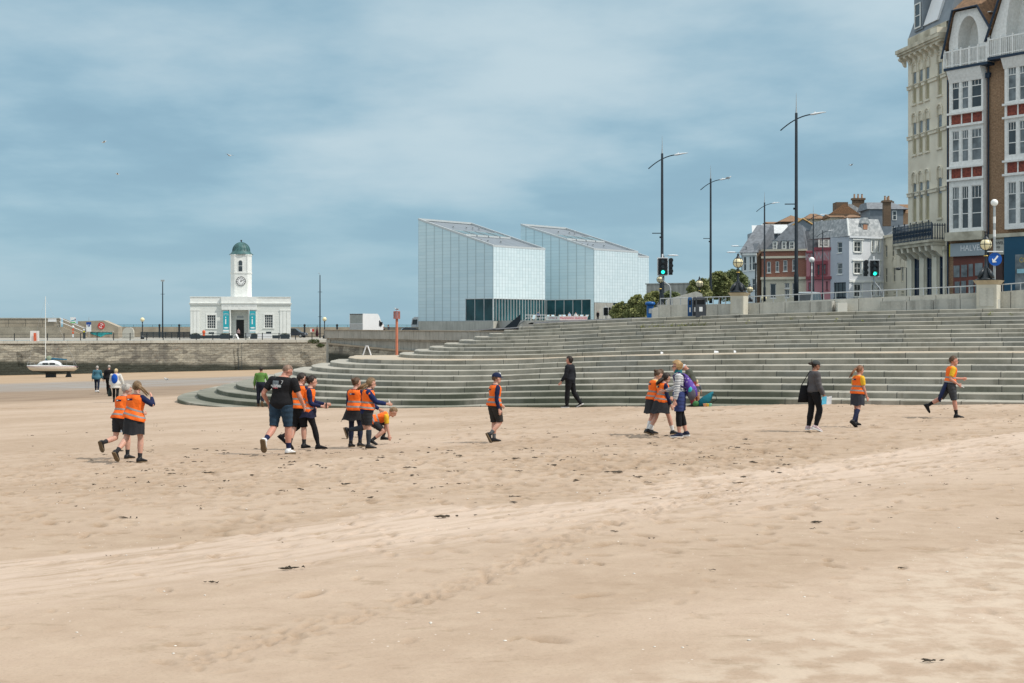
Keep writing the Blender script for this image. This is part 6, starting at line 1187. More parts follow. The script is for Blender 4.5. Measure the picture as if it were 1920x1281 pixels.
# ---------------------------------------------------------------- trees and shrubs
def tree(label,px0,px1,ytop,ybot,Y,m,seed,dens=1.0,kind='tree',group='shrubs and low trees by the gallery'):
    rs=random.Random(seed); w_=(px1-px0)/F*Y/2; h=(ybot-ytop)/F*Y; cx=X((px0+px1)/2,Y); t=thing('low_tree' if kind=='tree' else 'shrub',label,kind,(cx,Y,Z(ybot,Y)),group=group)
    tb=MB(); tb.tube([(0,0,-.3),(.1,0,h*.3),(-.05,.1,h*.6)],[.16*h/3,.12*h/3,.05],7)
    for i in range(5): a=rs.uniform(0,6.28); tb.tube([(.1,0,h*.3),(math.cos(a)*w_*.4,math.sin(a)*.5,h*.55),(math.cos(a)*w_*.7,math.sin(a)*.8,h*.8)],[.07,.05,.02],5)
    tb.build('trunk',M['dark_brick'],t); mb=MB(); n=int(16*dens)
    for i in range(n):
        u=rs.uniform(-1,1); c=(u*w_*.78,rs.uniform(-.6,.8)*min(w_,2),h*(.2+.62*rs.random()*math.sqrt(max(.1,1-u*u*.8)))); r=h*rs.uniform(.13,.26); leafy(mb,c,(r*1.4,r*1.3,r),int(950*dens),.055*Y/100*1.3,seed*50+i)
    for i in range(n*2):
        u=rs.uniform(-1,1); c=(u*w_*.9,rs.uniform(-1,.6),h*(.45+.48*math.sqrt(max(.05,1-u*u)))*rs.uniform(.8,1.02)); leafy(mb,c,(h*.09,h*.09,h*.08),200,.045*Y/100*1.3,seed*90+i)
    mb.build('crown',M[m],t,fix=False); return t
tree('rounded olive green tree left of the tall street lamp behind the bins',1288,1330,522,566,110,'tree1',11)
tree('broad olive green tree right of the tall lamp behind the bins',1326,1372,508,566,118,'tree1',12)
tree('tallest part of the green trees beside the pale blue house',1355,1398,503,566,125,'tree3',13)
tree('yellow green shrub at the foot of the rear gallery block',1176,1216,552,600,150,'tree2',14,kind='shrub')
tree('low yellow green shrub left of the gallery sign',1150,1182,566,602,165,'tree2',15,.7,kind='shrub')
tree('grey green shrub in front of the far concrete wall',1206,1244,545,596,130,'tree2',16,kind='shrub')
tree('small dark shrub between the traffic light and the sloping wall',1244,1275,544,590,135,'tree3',17,.8,kind='shrub')
# weeds along the steps' joints
def on_step(k,px,back=.12):
    e=offset_curve(step_off(k)-back)
    for i in range(len(e)-1):
        a,b=e[i],e[i+1]; pa=CX+a[0]/a[1]*F; pb=CX+b[0]/b[1]*F
        if pa<=px<pb: t=(px-pa)/(pb-pa); return Vector((a[0]+(b[0]-a[0])*t,a[1]+(b[1]-a[1])*t,E+step_z(k,a[2]+(b[2]-a[2])*t)+.01))
wd=MB(); rs=random.Random(9)
spots=[(16,px) for px in range(1204,1330,3)]+[(16,1570),(16,1573),(17,1826),(17,1830),(17,1858),(17,1861),(17,1898),(17,1902),(18,1553),(18,1557),(17,1486),(17,1488),(16,1405),(17,1312),(17,1521),(16,1621),(17,1669),(17,1672)]
for k,px in spots:
    px=px+rs.uniform(-1.5,1.5); p=on_step(k,px,.85*.93)
    if p is None: continue
    s=rs.uniform(.05,.13); leafy(wd,p+Vector((0,0,s*.6)),(s*1.3,.05,s),26,.035,rs.randint(0,9999))
o=wd.build('step_weeds',M['tree2'],fix=False); tag(o,'yellow green weeds growing along the upper step joints','weeds',kind='stuff')
# ---------------------------------------------------------------- people
def skin_mat(n,c):
    m=mat(n,c,.55,.10,6,col2=(min(1,c[0]*1.12),c[1]*.95,c[2]*.92)); b=m.node_tree.nodes['Principled BSDF']; b.inputs['Subsurface Weight'].default_value=.08; b.inputs['Subsurface Radius'].default_value=(.02,.008,.004); return m
SK={'pale':skin_mat('skin_pale',(.56,.33,.25)),'ruddy':skin_mat('skin_ruddy',(.52,.27,.20)),'tan':skin_mat('skin_tan',(.30,.16,.105)),'white':skin_mat('skin_fair',(.62,.42,.34))}
_fab={}
def fab(name,c,rough=.85,bump=.5,scale=7,var=.15,c2=None):
    if name not in _fab: _fab[name]=mat(name,c,rough,var,5,bump=bump,bscale=scale,spec=.2,col2=c2); _fab[name].node_tree.nodes['Bump'].inputs['Distance'].default_value=.05 if 'Bump' in _fab[name].node_tree.nodes else .05
    return _fab[name]
def hairm(n,c): 
    if n not in _fab: _fab[n]=mat(n,c,.5,.45,14,bump=.8,bscale=40,spec=.3,stretch=(1,1,.35))
    return _fab[n]
HAIR={'brown':hairm('hair_brown',(.09,.05,.028)),'blonde':hairm('hair_blonde',(.36,.24,.11)),'dark':hairm('hair_dark',(.025,.016,.012)),'grey':hairm('hair_grey',(.36,.33,.30)),'auburn':hairm('hair_auburn',(.20,.09,.045)),'light':hairm('hair_light_brown',(.20,.125,.065)),'fair':hairm('hair_fair',(.55,.42,.24))}
ORANGE=mat('hi_vis_orange',(.90,.125,.008),.65,.10,5,bump=.9,bscale=8,spec=.3,col2=(.97,.18,.015)); ORANGE.node_tree.nodes['Bump'].inputs['Distance'].default_value=.04
REFL=mat('reflective_tape',(.27,.245,.235),.6,.2,9,spec=.3)
NAVY=fab('navy_knit',(.012,.018,.06)); CHAR=fab('charcoal_cloth',(.028,.029,.033)); BLACKF=fab('black_cloth',(.011,.011,.013)); YEL=fab('yellow_polo',(.72,.42,.03)); SHOE=fab('black_shoe_leather',(.018,.018,.02),.45); WSOCK=fab('white_sock',(.7,.7,.7)); SOLE=fab('tan_rubber_sole',(.16,.115,.07),.8); WHITEF=fab('white_shoe',(.7,.7,.7),.5)
def fused(mb,vox,name,m,par,sm=4):
    me=mb.mesh('tmp'); o=bpy.data.objects.new('tmp',me); C.objects.link(o)
    r=o.modifiers.new('r','REMESH'); r.mode='VOXEL'; r.voxel_size=vox; r.adaptivity=0
    if sm: s=o.modifiers.new('s','SMOOTH'); s.iterations=sm; s.factor=.5
    dg=bpy.context.evaluated_depsgraph_get(); dg.update(); n=bpy.data.meshes.new_from_object(o.evaluated_get(dg)); bpy.data.objects.remove(o); bpy.data.meshes.remove(me); n.materials.clear()
    return link(name,n,m,par,True)
def V3(*a): return Vector(a)
class Fig:
    def __init__(s,H,pose,kid=False,w=1.0,female=False):
        s.H=H; s.k=kid; s.w=w; g=lambda k,d:pose.get(k,d); D=math.radians
        s.hh=H/(6.5 if kid else 7.5); hipz=.52*H; tl=(.285 if kid else .295)*H; ln=D(g('lean',4)); sl_=D(g('side',0)); s.tw=D(g('twist',0))
        s.up=V3(math.sin(ln),math.sin(sl_),math.cos(ln)).normalized(); s.side=V3(math.sin(s.tw),math.cos(s.tw),0).normalized(); s.side=(s.side-s.up*s.side.dot(s.up)).normalized(); s.fr=s.side.cross(s.up)
        s.pel=V3(0,0,0); s.tl=tl; s.side0=V3(0,1,0)
        neck=s.sp(1.0); hp,hy=D(g('head',(6,0))[0]),D(g('head',(6,0))[1]); hl=ln*.6+hp
        f=V3(math.cos(hy)*math.cos(hl),math.sin(hy)*math.cos(hl),-math.sin(hl)); sd=V3(-math.sin(hy),math.cos(hy),0); u=f.cross(sd).normalized(); s.hf,s.hs,s.hu=f,sd,u
        nl=.026*H; s.hc=neck+(s.up*.5+u*.5).normalized()*nl+u*s.hh*.36+f*s.hh*.10; s.neck=neck; s.hm=Matrix((f,sd,u)).transposed()
        s.legs={}; TH,SH=.245*H,.235*H
        for k,sg in (('L',1),('R',-1)):
            hf,kf,fp=g(k+'leg',(5,8,0))[:3]; ab=D(g(k+'leg',(0,0,0,3))[3]) if len(g(k+'leg',(0,0,0)))>3 else D(2); hf,kf,fp=D(hf),D(kf),D(fp)
            hip=V3(0,sg*.047*H*s.w,0); kn=hip+V3(math.sin(hf),sg*math.sin(ab),-math.cos(hf)).normalized()*TH; an=kn+V3(math.sin(hf-kf),sg*math.sin(ab)*.4,-math.cos(hf-kf)).normalized()*SH
            ft=V3(math.cos(fp),sg*.12,math.sin(fp)).normalized(); fu=V3(-math.sin(fp),0,math.cos(fp)); s.legs[k]=(hip,kn,an,ft,fu)
        s.arms={}; UA,FA=.165*H,.145*H
        for k,sg in (('L',1),('R',-1)):
            p=g(k+'arm',(-5,8,15,0)); af,ab,ef=D(p[0]),D(p[1]),D(p[2]); inw=math.sin(D(p[3])) if len(p)>3 else 0
            sh=s.sp(.84)+s.side*sg*(.092 if kid else .102)*H*s.w; el=sh+V3(math.sin(af)*math.cos(ab),sg*math.sin(ab),-math.cos(af)*math.cos(ab)).normalized()*UA
            wr=el+V3(math.sin(af+ef),sg*(math.sin(ab)*.4-inw),-math.cos(af+ef)).normalized()*FA; s.arms[k]=(sh,el,wr,sg)
        lo=min(min((an-fu*.042*H).z,(an+ft*.105*H-fu*.042*H).z,(an-ft*.04*H-fu*.042*H).z) for _,_,an,ft,fu in s.legs.values())
        if 'floor' in pose: lo=pose['floor']*H
        d=V3(0,0,-lo); s.pel+=d; s.hc+=d; s.neck+=d; s.legs={k:(a+d,b+d,c+d,e,f_) for k,(a,b,c,e,f_) in s.legs.items()}; s.arms={k:(a+d,b+d,c+d,q) for k,(a,b,c,q) in s.arms.items()}
        s.top=s.hc.z+s.hh*.5*max(.8,abs(s.hu.z))
    def sp(s,t): 
        bend=s.up*1.0
        return s.pel+bend*(t*s.tl)
    TB=[(-.16,.040,.045),(-.06,.080,.064),(.04,.092,.070),(.22,.084,.062),(.42,.072,.054),(.62,.084,.062),(.78,.097,.060),(.86,.094,.054),(.92,.076,.046),(.97,.052,.040),(1.03,.036,.035)]
    def prof(s,t):
        T=s.TB
        for a,b in zip(T[:-1],T[1:]):
            if t<=b[0]: k=max(0,(t-a[0])/(b[0]-a[0])); return (a[1]+(b[1]-a[1])*k,a[2]+(b[2]-a[2])*k)
        return T[-1][1:]
    def tsec(s,t0,t1,inf=0,n=12,flare=0,wmul=1,dm=1,lump=0):
        o=[]
        for i in range(n+1):
            t=t0+(t1-t0)*i/n; a,b=s.prof(t); k=flare*max(0,(.35-t))
            a=a*s.H*s.w*wmul+inf+k*s.H; b=b*s.H*(.6+.4*s.w)*dm+inf+k*s.H*.8; kt=min(1,max(0,t)); sd=(s.side0*(1-kt)+s.side*kt).normalized(); fr=sd.cross(s.up)
            l=1+lump*math.sin(t*19+s.H*7); o.append((s.sp(t),sd,fr,a*l,b*l))
        return o
    def limb(s,pts,rads,f0,f1,inf,n=12):
        # portion f0..f1 of a two-bone limb, resampled
        P=[Vector(p) for p in pts]; out=[];rr=[]; N=14
        for i in range(N+1):
            f=f0+(f1-f0)*i/N; k=f*(len(P)-1); j=min(int(k),len(P)-2); u=k-j; p=P[j].lerp(P[j+1],u)
            if 0<j+u<len(P)-1:   # round the joint slightly
                d=abs(k-round(k)); 
                if d<.12 and 0<round(k)<len(P)-1: jn=P[int(round(k))]; m=(P[int(round(k))-1]+P[int(round(k))+1])/2; p=p+(m-jn)*.06*(1-d/.12)
            out.append(p); q=f*(len(rads)-1); j=min(int(q),len(rads)-2); rr.append((rads[j]+(rads[j+1]-rads[j])*(q-j))*s.H+inf)
        return out,rr
    AR=[.030,.031,.027,.0235,.0245,.0225,.018,.0145]; LR=[.056,.054,.047,.040,.0335,.0345,.0365,.031,.0235,.0195]
    def body(s,par,m,vox):
        H=s.H; mb=MB(); mb.loft(s.tsec(-.16,1.02,0,14),18); mb.tube([s.sp(.96),s.neck,s.hc-s.hu*s.hh*.28-s.hf*s.hh*.08],[.038*H,.031*H,.030*H],12)
        hh=s.hh; rot=s.hm
        mb.ell(s.hc+s.hu*hh*.08-s.hf*hh*.04,(hh*.40,hh*.325,hh*.39),18,14,rot); mb.ell(s.hc-s.hu*hh*.20+s.hf*hh*.13,(hh*.25,hh*.235,hh*.27),14,10,rot); mb.ell(s.hc-s.hu*hh*.38+s.hf*hh*.27,(hh*.10,hh*.12,hh*.09),10,8,rot)
        mb.tube([s.hc+s.hu*hh*.06+s.hf*hh*.34,s.hc-s.hu*hh*.06+s.hf*hh*.45,s.hc-s.hu*hh*.11+s.hf*hh*.40],[hh*.03,hh*.052,hh*.055],8); mb.ell(s.hc-s.hu*hh*.22+s.hf*hh*.345,(hh*.07,hh*.10,hh*.045),10,6,rot); mb.ell(s.hc+s.hu*hh*.10+s.hf*hh*.32,(hh*.06,hh*.22,hh*.04),10,6,rot)
        for g in (1,-1): mb.ell(s.hc-s.hu*hh*.03+s.hs*g*hh*.33-s.hf*hh*.02,(hh*.06,hh*.045,hh*.10),8,6,rot)
        for k,(hip,kn,an,ft,fu) in s.legs.items():
            p,r=s.limb([hip,kn,an],s.LR,0,1,0); r=[x*(.85+.15*s.w) for x in r]; mb.tube(p,r,12); mb.ell(hip,(.06*H,.055*H,.065*H),10,8); mb.ell(kn,(.034*H,.033*H,.034*H),10,8)
            mb.loft([(an-ft*.03*H-fu*.02*H,V3(0,1,0),fu,.018*H,.018*H),(an+ft*.0-fu*.012*H,V3(0,1,0),fu,.021*H,.026*H),(an+ft*.05*H-fu*.024*H,V3(0,1,0),fu,.024*H,.016*H),(an+ft*.10*H-fu*.03*H,V3(0,1,0),fu,.022*H,.009*H)],10)
        for k,(sh,el,wr,g) in s.arms.items():
            p,r=s.limb([sh,el,wr],s.AR,0,1,0); r=[x*(.8+.2*s.w) for x in r]; mb.tube(p,r,10); mb.ell(sh,(.030*H*s.w,)*3,10,8)
            d=(wr-el).normalized(); sd=d.cross(V3(0,1,0)*g if abs(d.y)<.9 else V3(1,0,0)).normalized(); nn=d.cross(sd).normalized(); 
            pc=wr+d*.03*H; mb.loft([(wr-d*.005*H,sd,nn,.014*H,.011*H),(wr+d*.02*H,sd,nn,.021*H,.0105*H),(wr+d*.048*H,sd,nn,.023*H,.0095*H),(wr+d*.056*H,sd,nn,.020*H,.008*H)],10)
            for i in range(4):
                b=wr+d*.05*H+sd*(-.0165+.011*i)*H; L=[.034,.040,.038,.029][i]*H; c1=b+d*L*.5-nn*g*L*.14; c2=b+d*L*.82-nn*g*L*.48; mb.tube([b,c1,c2],[.0062*H,.0056*H,.0045*H],6)
            b=wr+d*.018*H-sd*.018*H; mb.tube([b,b+(d*.7-sd*.7).normalized()*.022*H,b+(d*.9-sd*.4).normalized()*.042*H],[.0078*H,.0068*H,.005*H],6)
        o=fused(mb,vox,'body',m,par,3); return o
    def face(s,par):
        hh=s.hh; mb=MB()
        for g in (1,-1): mb.ell(s.hc+s.hu*hh*.035+s.hs*g*hh*.13+s.hf*hh*.352,(hh*.03,hh*.045,hh*.022),8,6,s.hm)
        mb.build('eyes',M['black_paint'],par,True); MB().ell(s.hc-s.hu*hh*.225+s.hf*hh*.385,(hh*.025,hh*.075,hh*.016),8,6,s.hm).build('mouth',fab('lips',(.38,.12,.10)),par,True)
    def hair(s,par,style,m,wind=(-1,0,-.3),tie=None):
        hh=s.hh; rot=s.hm; mb=MB(); big={'buzz':1.015,'short':1.07,'curly':1.28,'pony':1.06,'long':1.1,'bun':1.06,'bob':1.18}[style]; n,mm=26,20; c=s.hc+s.hu*hh*.09-s.hf*hh*.05; keep={}; vs=[];fs=[]
        rs=random.Random(int(s.H*1000))
        for i in range(mm+1):
            a=math.pi*i/mm
            for k in range(n):
                b=2*math.pi*k/n; x,y,z=math.sin(a)*math.cos(b),math.sin(a)*math.sin(b),math.cos(a); j=1+(.03*math.sin(9*b+3*a)+.02*rs.uniform(-1,1))*(1 if style!='buzz' else .1)+(.10*rs.uniform(-.5,1) if style=='curly' else 0)
                drop=1.15 if style in('bob','long') and x<.25 else (1.1 if style=='curly' and x<.2 else 1)
                vs.append(c+rot@V3(x*hh*.41*big*j,y*hh*.335*big*j,z*hh*.41*big*j*(drop if z<0 else 1)))
        lim={'buzz':-.25,'short':-.3,'curly':-.85,'pony':-.45,'long':-.9,'bun':-.45,'bob':-.9}[style]
        for i in range(mm):
            a=math.pi*(i+.5)/mm
            for k in range(n):
                b=2*math.pi*(k+.5)/n; x,y,z=math.sin(a)*math.cos(b),math.sin(a)*math.sin(b),math.cos(a)
                if (x>.18 and z<.40+.25*(1-abs(y))) or z<lim-(.35 if x<-.5 else 0) or (x>-.1 and z<lim+.35): continue
                fs.append((i*n+k,(i+1)*n+k,(i+1)*n+(k+1)%n,i*n+(k+1)%n))
        mb.add(vs,fs)
        if style in('pony','long'):
            w=V3(*wind).normalized(); b=s.hc+s.hu*hh*.12-s.hf*hh*.40; L=hh*(1.15 if style=='pony' else .9)*V3(*wind).length
            if style=='long': b=s.hc-s.hf*hh*.22+s.hu*hh*.0
            dn=V3(0,0,-1); first=(-s.hf*.7+w*.3).normalized() if style=='pony' else (-s.hf*.3+dn*.7+w*.5).normalized()
            for q in range(7):
                off=V3(rs.uniform(-1,1),rs.uniform(-1,1),rs.uniform(-1,1))*hh*(.05 if style=='pony' else .13); p=[b+off*.4,b+first*hh*.22+off,b+first*hh*.3+w*L*.45+off*1.3,b+first*hh*.3+w*L*.9+dn*L*.12+off*1.8]
                k_=.8 if style=='pony' else 1.3; mb.tube(p,[hh*.07*k_,hh*.105*k_,hh*.09*k_,hh*.015],7)
        if style=='bun': mb.ell(s.hc+s.hu*hh*.22-s.hf*hh*.46,(hh*.17,hh*.17,hh*.17),10,8)
        h=mb.build('hair',m,par,True,fix=True)
        if tie: MB().ell(s.hc+s.hu*hh*.16-s.hf*hh*.44,(hh*.09,hh*.11,hh*.11),8,6).build('hair_tie',tie,h,True)
        return h
    def cap(s,par,m,bm=None):
        hh=s.hh; rot=s.hm; c=s.hc+s.hu*hh*.16-s.hf*hh*.04; mb=MB(); n=20; vs=[];fs=[]
        for i in range(9):
            a=math.pi*.52*i/8
            for k in range(n): b=2*math.pi*k/n; vs.append(c+rot@V3(math.sin(a)*math.cos(b)*hh*.455,math.sin(a)*math.sin(b)*hh*.375,math.cos(a)*hh*.40))
        for i in range(8):
            for k in range(n): fs.append((i*n+k,(i+1)*n+k,(i+1)*n+(k+1)%n,i*n+(k+1)%n))
        mb.add(vs,fs); cp=mb.build('cap',m,par,True); mb=MB(); P=[]
        for r_,z in ((.36,.02),(.78,-.06)): P.append([c+rot@V3(hh*r_*math.cos(t)*(1.0),hh*.36*math.sin(t)*(1 if r_<.5 else .8),hh*z) for t in [R(-80+160*i/8) for i in range(9)]])
        for i in range(8): mb.quad(P[0][i],P[0][i+1],P[1][i+1],P[1][i]); 
        mb.build('peak',bm or m,cp,True,fix=False); return cp
    def garment(s,par,name,m,t0,t1,inf,sleeve=0,vox=.012,flare=0,wm=1,sinf=None,legs=0,linf=None,lump=.02,sm=3):
        H=s.H; mb=MB(); mb.loft(s.tsec(t0,t1,inf,12,flare,wm,lump=lump),20); si=inf*.8 if sinf is None else sinf
        if sleeve:
            for k,(sh,el,wr,g) in s.arms.items():
                p,r=s.limb([sh,el,wr],s.AR,0,sleeve,si); r=[x*(.85+.15*s.w)*(1+.07*math.sin(i*2.3)) for i,x in enumerate(r)]; mb.tube(p,r,12); mb.ell(sh-V3(0,0,.002),(.030*H*s.w+si,)*3,10,8)
        if legs:
            li=inf if linf is None else linf
            for k,(hip,kn,an,ft,fu) in s.legs.items():
                p,r=s.limb([hip,kn,an],s.LR,0,legs,li); r=[x*(.85+.15*s.w)*(1+.035*math.sin(i*1.9+1)) for i,x in enumerate(r)]; mb.tube(p,r,14); mb.ell(hip,(.058*H+li,.054*H+li,.06*H+li),10,8)
        return fused(mb,vox,name,m,par,sm)
    def vest(s,par,t0=-.05,inf=None,tilt=.0,m=None,badge=True,stripes=True):
        H=s.H; inf=.017*H if inf is None else inf; n=26; rs=random.Random(int(H*997)); sec=s.tsec(t0,.955,inf,n,.055,1.04); N_=36
        ph=[rs.uniform(0,6) for _ in range(4)]
        def ring(c,sd,fr,a,b,t,extra=0):
            o=[]
            for k in range(N_):
                th=2*math.pi*k/N_; w_=1+.03*math.sin(3*th+ph[0]+t*6)+.028*math.sin(5*th-t*11+ph[1])+.022*math.sin(9*th+t*21+ph[2]); tl=tilt*math.cos(th)*H*(1 if t<.5 else max(0,1-(t-.5)*2))
                o.append(Vector(c)+Vector(sd)*((a+extra)*math.cos(th)*w_)+Vector(fr)*((b+extra)*math.sin(th)*w_)+s.up*tl)
            return o
        def patch(i0,i1,extra):
            vs=[];fs=[]; rows=[]
            m_=max(2,int((i1-i0)*2)); 
            for i in range(m_+1):
                t=i0+(i1-i0)*i/m_; q=(t-t0)/(.955-t0)*n; j=min(int(q),n-1); u=q-j; A,B_=sec[j],sec[j+1]; L_=lambda x,y:x+(y-x)*u
                vs+=ring(A[0].lerp(B_[0],u),A[1],A[2],L_(A[3],B_[3]),L_(A[4],B_[4]),t,extra)
            for i in range(m_):
                for k in range(N_): fs.append((i*N_+k,i*N_+(k+1)%N_,(i+1)*N_+(k+1)%N_,(i+1)*N_+k))
            return vs,fs
        vs=[];fs=[]
        for i in range(n+1): c,sd,fr,a,b=sec[i]; vs+=ring(c,sd,fr,a,b,t0+(.955-t0)*i/n)
        for i in range(n):
            for k in range(N_): fs.append((i*N_+k,i*N_+(k+1)%N_,(i+1)*N_+(k+1)%N_,(i+1)*N_+k))
        v=MB().add(vs,fs).build('high_visibility_vest',m or ORANGE,par,True)
        if stripes:
            for a,b in ((.09,.17),(.33,.41)):
                q,f_=patch(a,b,.004); MB().add(q,f_).build('reflective_stripe',REFL,v,True)
        if badge:
            q0=s.sp(.74)-s.fr*(s.prof(.74)[1]*H*(.6+.4*s.w)+inf+.004)*1.03; w2,h2=.042*H,.011*H; u=s.up; off=-s.side*.0
            MB().quad(q0-s.side*w2-u*h2+off,q0+s.side*w2-u*h2+off,q0+s.side*w2+u*h2+off,q0-s.side*w2+u*h2+off).build('badge',NAVY,v,fix=False); MB().quad(q0+s.side*w2*.2-u*h2*.5-s.fr*.003,q0+s.side*w2*.85-u*h2*.5-s.fr*.003,q0+s.side*w2*.85+u*h2*.5-s.fr*.003,q0+s.side*w2*.2+u*h2*.5-s.fr*.003).build('badge_mark',WSOCK,v,fix=False)
        return v
    def skirt(s,par,m,ln=.8,flare=.5,blow=(0,0),t0=.28,name='skirt'):
        H=s.H; kl=(s.legs['L'][0].lerp(s.legs['L'][1],ln)); kr=(s.legs['R'][0].lerp(s.legs['R'][1],ln)); end=(kl+kr)/2; top=s.sp(t0); a0,b0=s.prof(t0); N_=48; vs=[];fs=[]; n=10
        spread=abs(kl.x-kr.x)/2+.055*H; wid=abs(kl.y-kr.y)/2+.05*H
        for i in range(n+1):
            u=i/n; c=top.lerp(end,u)+V3(blow[0],blow[1],0)*u*u*H; A=(a0*H*s.w+.012*H)*(1-u)+wid*(1+flare*.35)*u+.012*H*math.sin(u*3.1); B=(b0*H+.012*H)*(1-u)+spread*(1+flare*.25)*u+.02*H*math.sin(min(1,u*1.3)*3.1)
            for k in range(N_): th=2*math.pi*k/N_; pl=1+.035*u*math.sin(11*th+1)+.02*u*math.sin(5*th); vs.append(c+V3(0,1,0)*A*math.cos(th)*pl+V3(1,0,0)*B*math.sin(th)*pl+V3(0,0,.008*H*u*math.sin(4*th)))
        for i in range(n):
            for k in range(N_): fs.append((i*N_+k,i*N_+(k+1)%N_,(i+1)*N_+(k+1)%N_,(i+1)*N_+k))
        return MB().add(vs,fs).build(name,m,par,True)
    def feet(s,par,shoe,sole=None,boot=False,sock=None,sockf=.12,sole_t=.012):
        H=s.H
        for k,(hip,kn,an,ft,fu) in s.legs.items():
            sd=fu.cross(ft).normalized(); mb=MB(); b=an-fu*.042*H
            sec=[(b-ft*.042*H+fu*.020*H,sd,fu,.018*H,.012*H),(b-ft*.034*H+fu*.030*H,sd,fu,.025*H,.026*H),(b+ft*.0*H+fu*.033*H,sd,fu,.027*H,.030*H),(b+ft*.035*H+fu*.026*H,sd,fu,.028*H,.022*H),(b+ft*.07*H+fu*.019*H,sd,fu,.032*H,.016*H),(b+ft*.098*H+fu*.015*H,sd,fu,.028*H,.012*H),(b+ft*.112*H+fu*.013*H,sd,fu,.016*H,.007*H)]
            mb.loft(sec,14); mb.tube([an-fu*.01*H,an+(kn-an).normalized()*(.075 if boot else .022)*H],[.027*H,.026*H],12); sh=mb.build('shoe',shoe,par,True)
            o=MB(); P=[(-.044,.016),(-.036,.026),(0,.027),(.035,.027),(.07,.033),(.1,.028),(.116,.014)]; t_=sole_t*H
            top_=[b+ft*x*H+sd*y*H+fu*t_*.9 for x,y in P]+[b+ft*x*H-sd*y*H+fu*t_*.9 for x,y in reversed(P)]; bot=[p-fu*t_ for p in top_]; n=len(top_)
            o.add(top_+bot,[tuple(range(n)),tuple(range(2*n-1,n-1,-1))]+[(i,(i+1)%n,n+(i+1)%n,n+i) for i in range(n)]).build('sole',sole or SOLE,sh)
            if sock:
                p,r=s.limb([hip,kn,an],s.LR,1-sockf,1,.004); MB().tube(p,r,12).build('sock',sock,par,True)
PEOPLE=[]
_fr={}
def front_Y(px):
    # nearest place on this sight line where a step front stands clear of the sand
    k_=round(px)
    if k_ in _fr: return _fr[k_]
    best=1e9
    for k in range(0,10):
        e=offset_curve(step_off(k))
        for a,b in zip(e[:-1],e[1:]):
            if a[1]<20 or b[1]<20: continue
            pa=CX+a[0]/a[1]*F; pb=CX+b[0]/b[1]*F
            if min(pa,pb)<=px<=max(pa,pb) and pa!=pb:
                t=(px-pa)/(pb-pa); x,y,zl=[u+(v-u)*t for u,v in zip(a,b)]
                if E+step_z(k,zl)>zs(x,y)-.02: best=min(best,y)
    _fr[k_]=best; return best
def person(label,px,py,yaw,pose,h=None,H=None,kid=False,w=1.0,skin='pale',Y=None,z=None,vox=None,group=None,back=0,face=True):
    if Y is None:
        Y=sand_hit(px,py); fy=front_Y(px)-.35
        if Y>fy: h=h*1.0 if h else h; Y=fy
    zz_=zs(X(px,Y),Y) if z is None else z
    if H is None:
        f0=Fig(1.0,pose,kid,w); H=h/F*Y/f0.top
    fg=Fig(H,pose,kid,w); t=thing('person',label,'person',(X(px,Y),Y,zz_),R(yaw),group); t['category']='child' if kid else 'person'
    if py is not None: PEOPLE.append((label[:30],round(Y,1),round(H,2)))
    fg.body(t,SK[skin],vox or max(.0058*H,.0085)); 
    if Y<60 and face: fg.face(t)
    fg.v=max(.010,.0068*H) if Y<60 else .025
    return t,fg
def prop(name,label,cat,t,mb,m,smooth=False,group=None):
    o=mb.build(name,m,None,smooth); o.location=t.location; o.rotation_euler=t.rotation_euler; tag(o,label,cat,group,'thing'); return o
def hand(fg,k): sh,el,wr,g=fg.arms[k]; return wr+(wr-el).normalized()*.055*fg.H
KG='schoolchildren in orange safety vests'
# 1 girl with windblown ponytail
t,g=person('girl in orange vest raising her arm to her windblown ponytail at the far left',251,867,68,dict(lean=9,twist=10,head=(14,22),Lleg=(-14,38,-48),Rleg=(10,16,0,3),Rarm=(12,58,128,78),Larm=(10,12,50,10)),h=151,kid=True,w=1.12,group=KG)
g.garment(t,'jumper',NAVY,-.04,.99,.010,.96,g.v); g.vest(t,tilt=.03,inf=.022*g.H); g.skirt(t,CHAR,.78,.5); g.hair(t,'pony',HAIR['light'],(.30,-.8,-.65)); g.feet(t,SHOE,sock=CHAR,sockf=.14)
# 2 child beside her
t,g=person('child in orange vest with grey blonde hair half hidden behind the ponytail girl',226,861,62,dict(lean=14,head=(8,-20),Lleg=(-6,72,-62),Rleg=(16,18,0),Larm=(8,10,18),Rarm=(20,10,60)),h=140,kid=True,w=1.02,group=KG)
g.garment(t,'jumper',NAVY,-.04,.99,.010,.96,g.v); g.vest(t,inf=.02*g.H); g.garment(t,'shorts',CHAR,-.16,.3,.012,0,g.v,legs=.36,linf=.018); g.hair(t,'short',HAIR['grey']); g.feet(t,SHOE,sock=CHAR,sockf=.16)
hp=hand(g,'L'); prop('paper_card','folded pale grey card held by the left running child','card',t,MB().add([hp+V3(-.07,0,-.13),hp+V3(.07,.01,-.13),hp+V3(.07,.01,.04),hp+V3(-.07,0,.04),hp+V3(-.07,.012,-.13),hp+V3(.07,.022,-.13),hp+V3(.07,.022,.04),hp+V3(-.07,.012,.04)],[(0,3,2,1),(4,5,6,7),(0,1,5,4),(1,2,6,5),(2,3,7,6),(3,0,4,7)]),fab('grey_card',(.33,.38,.44)))
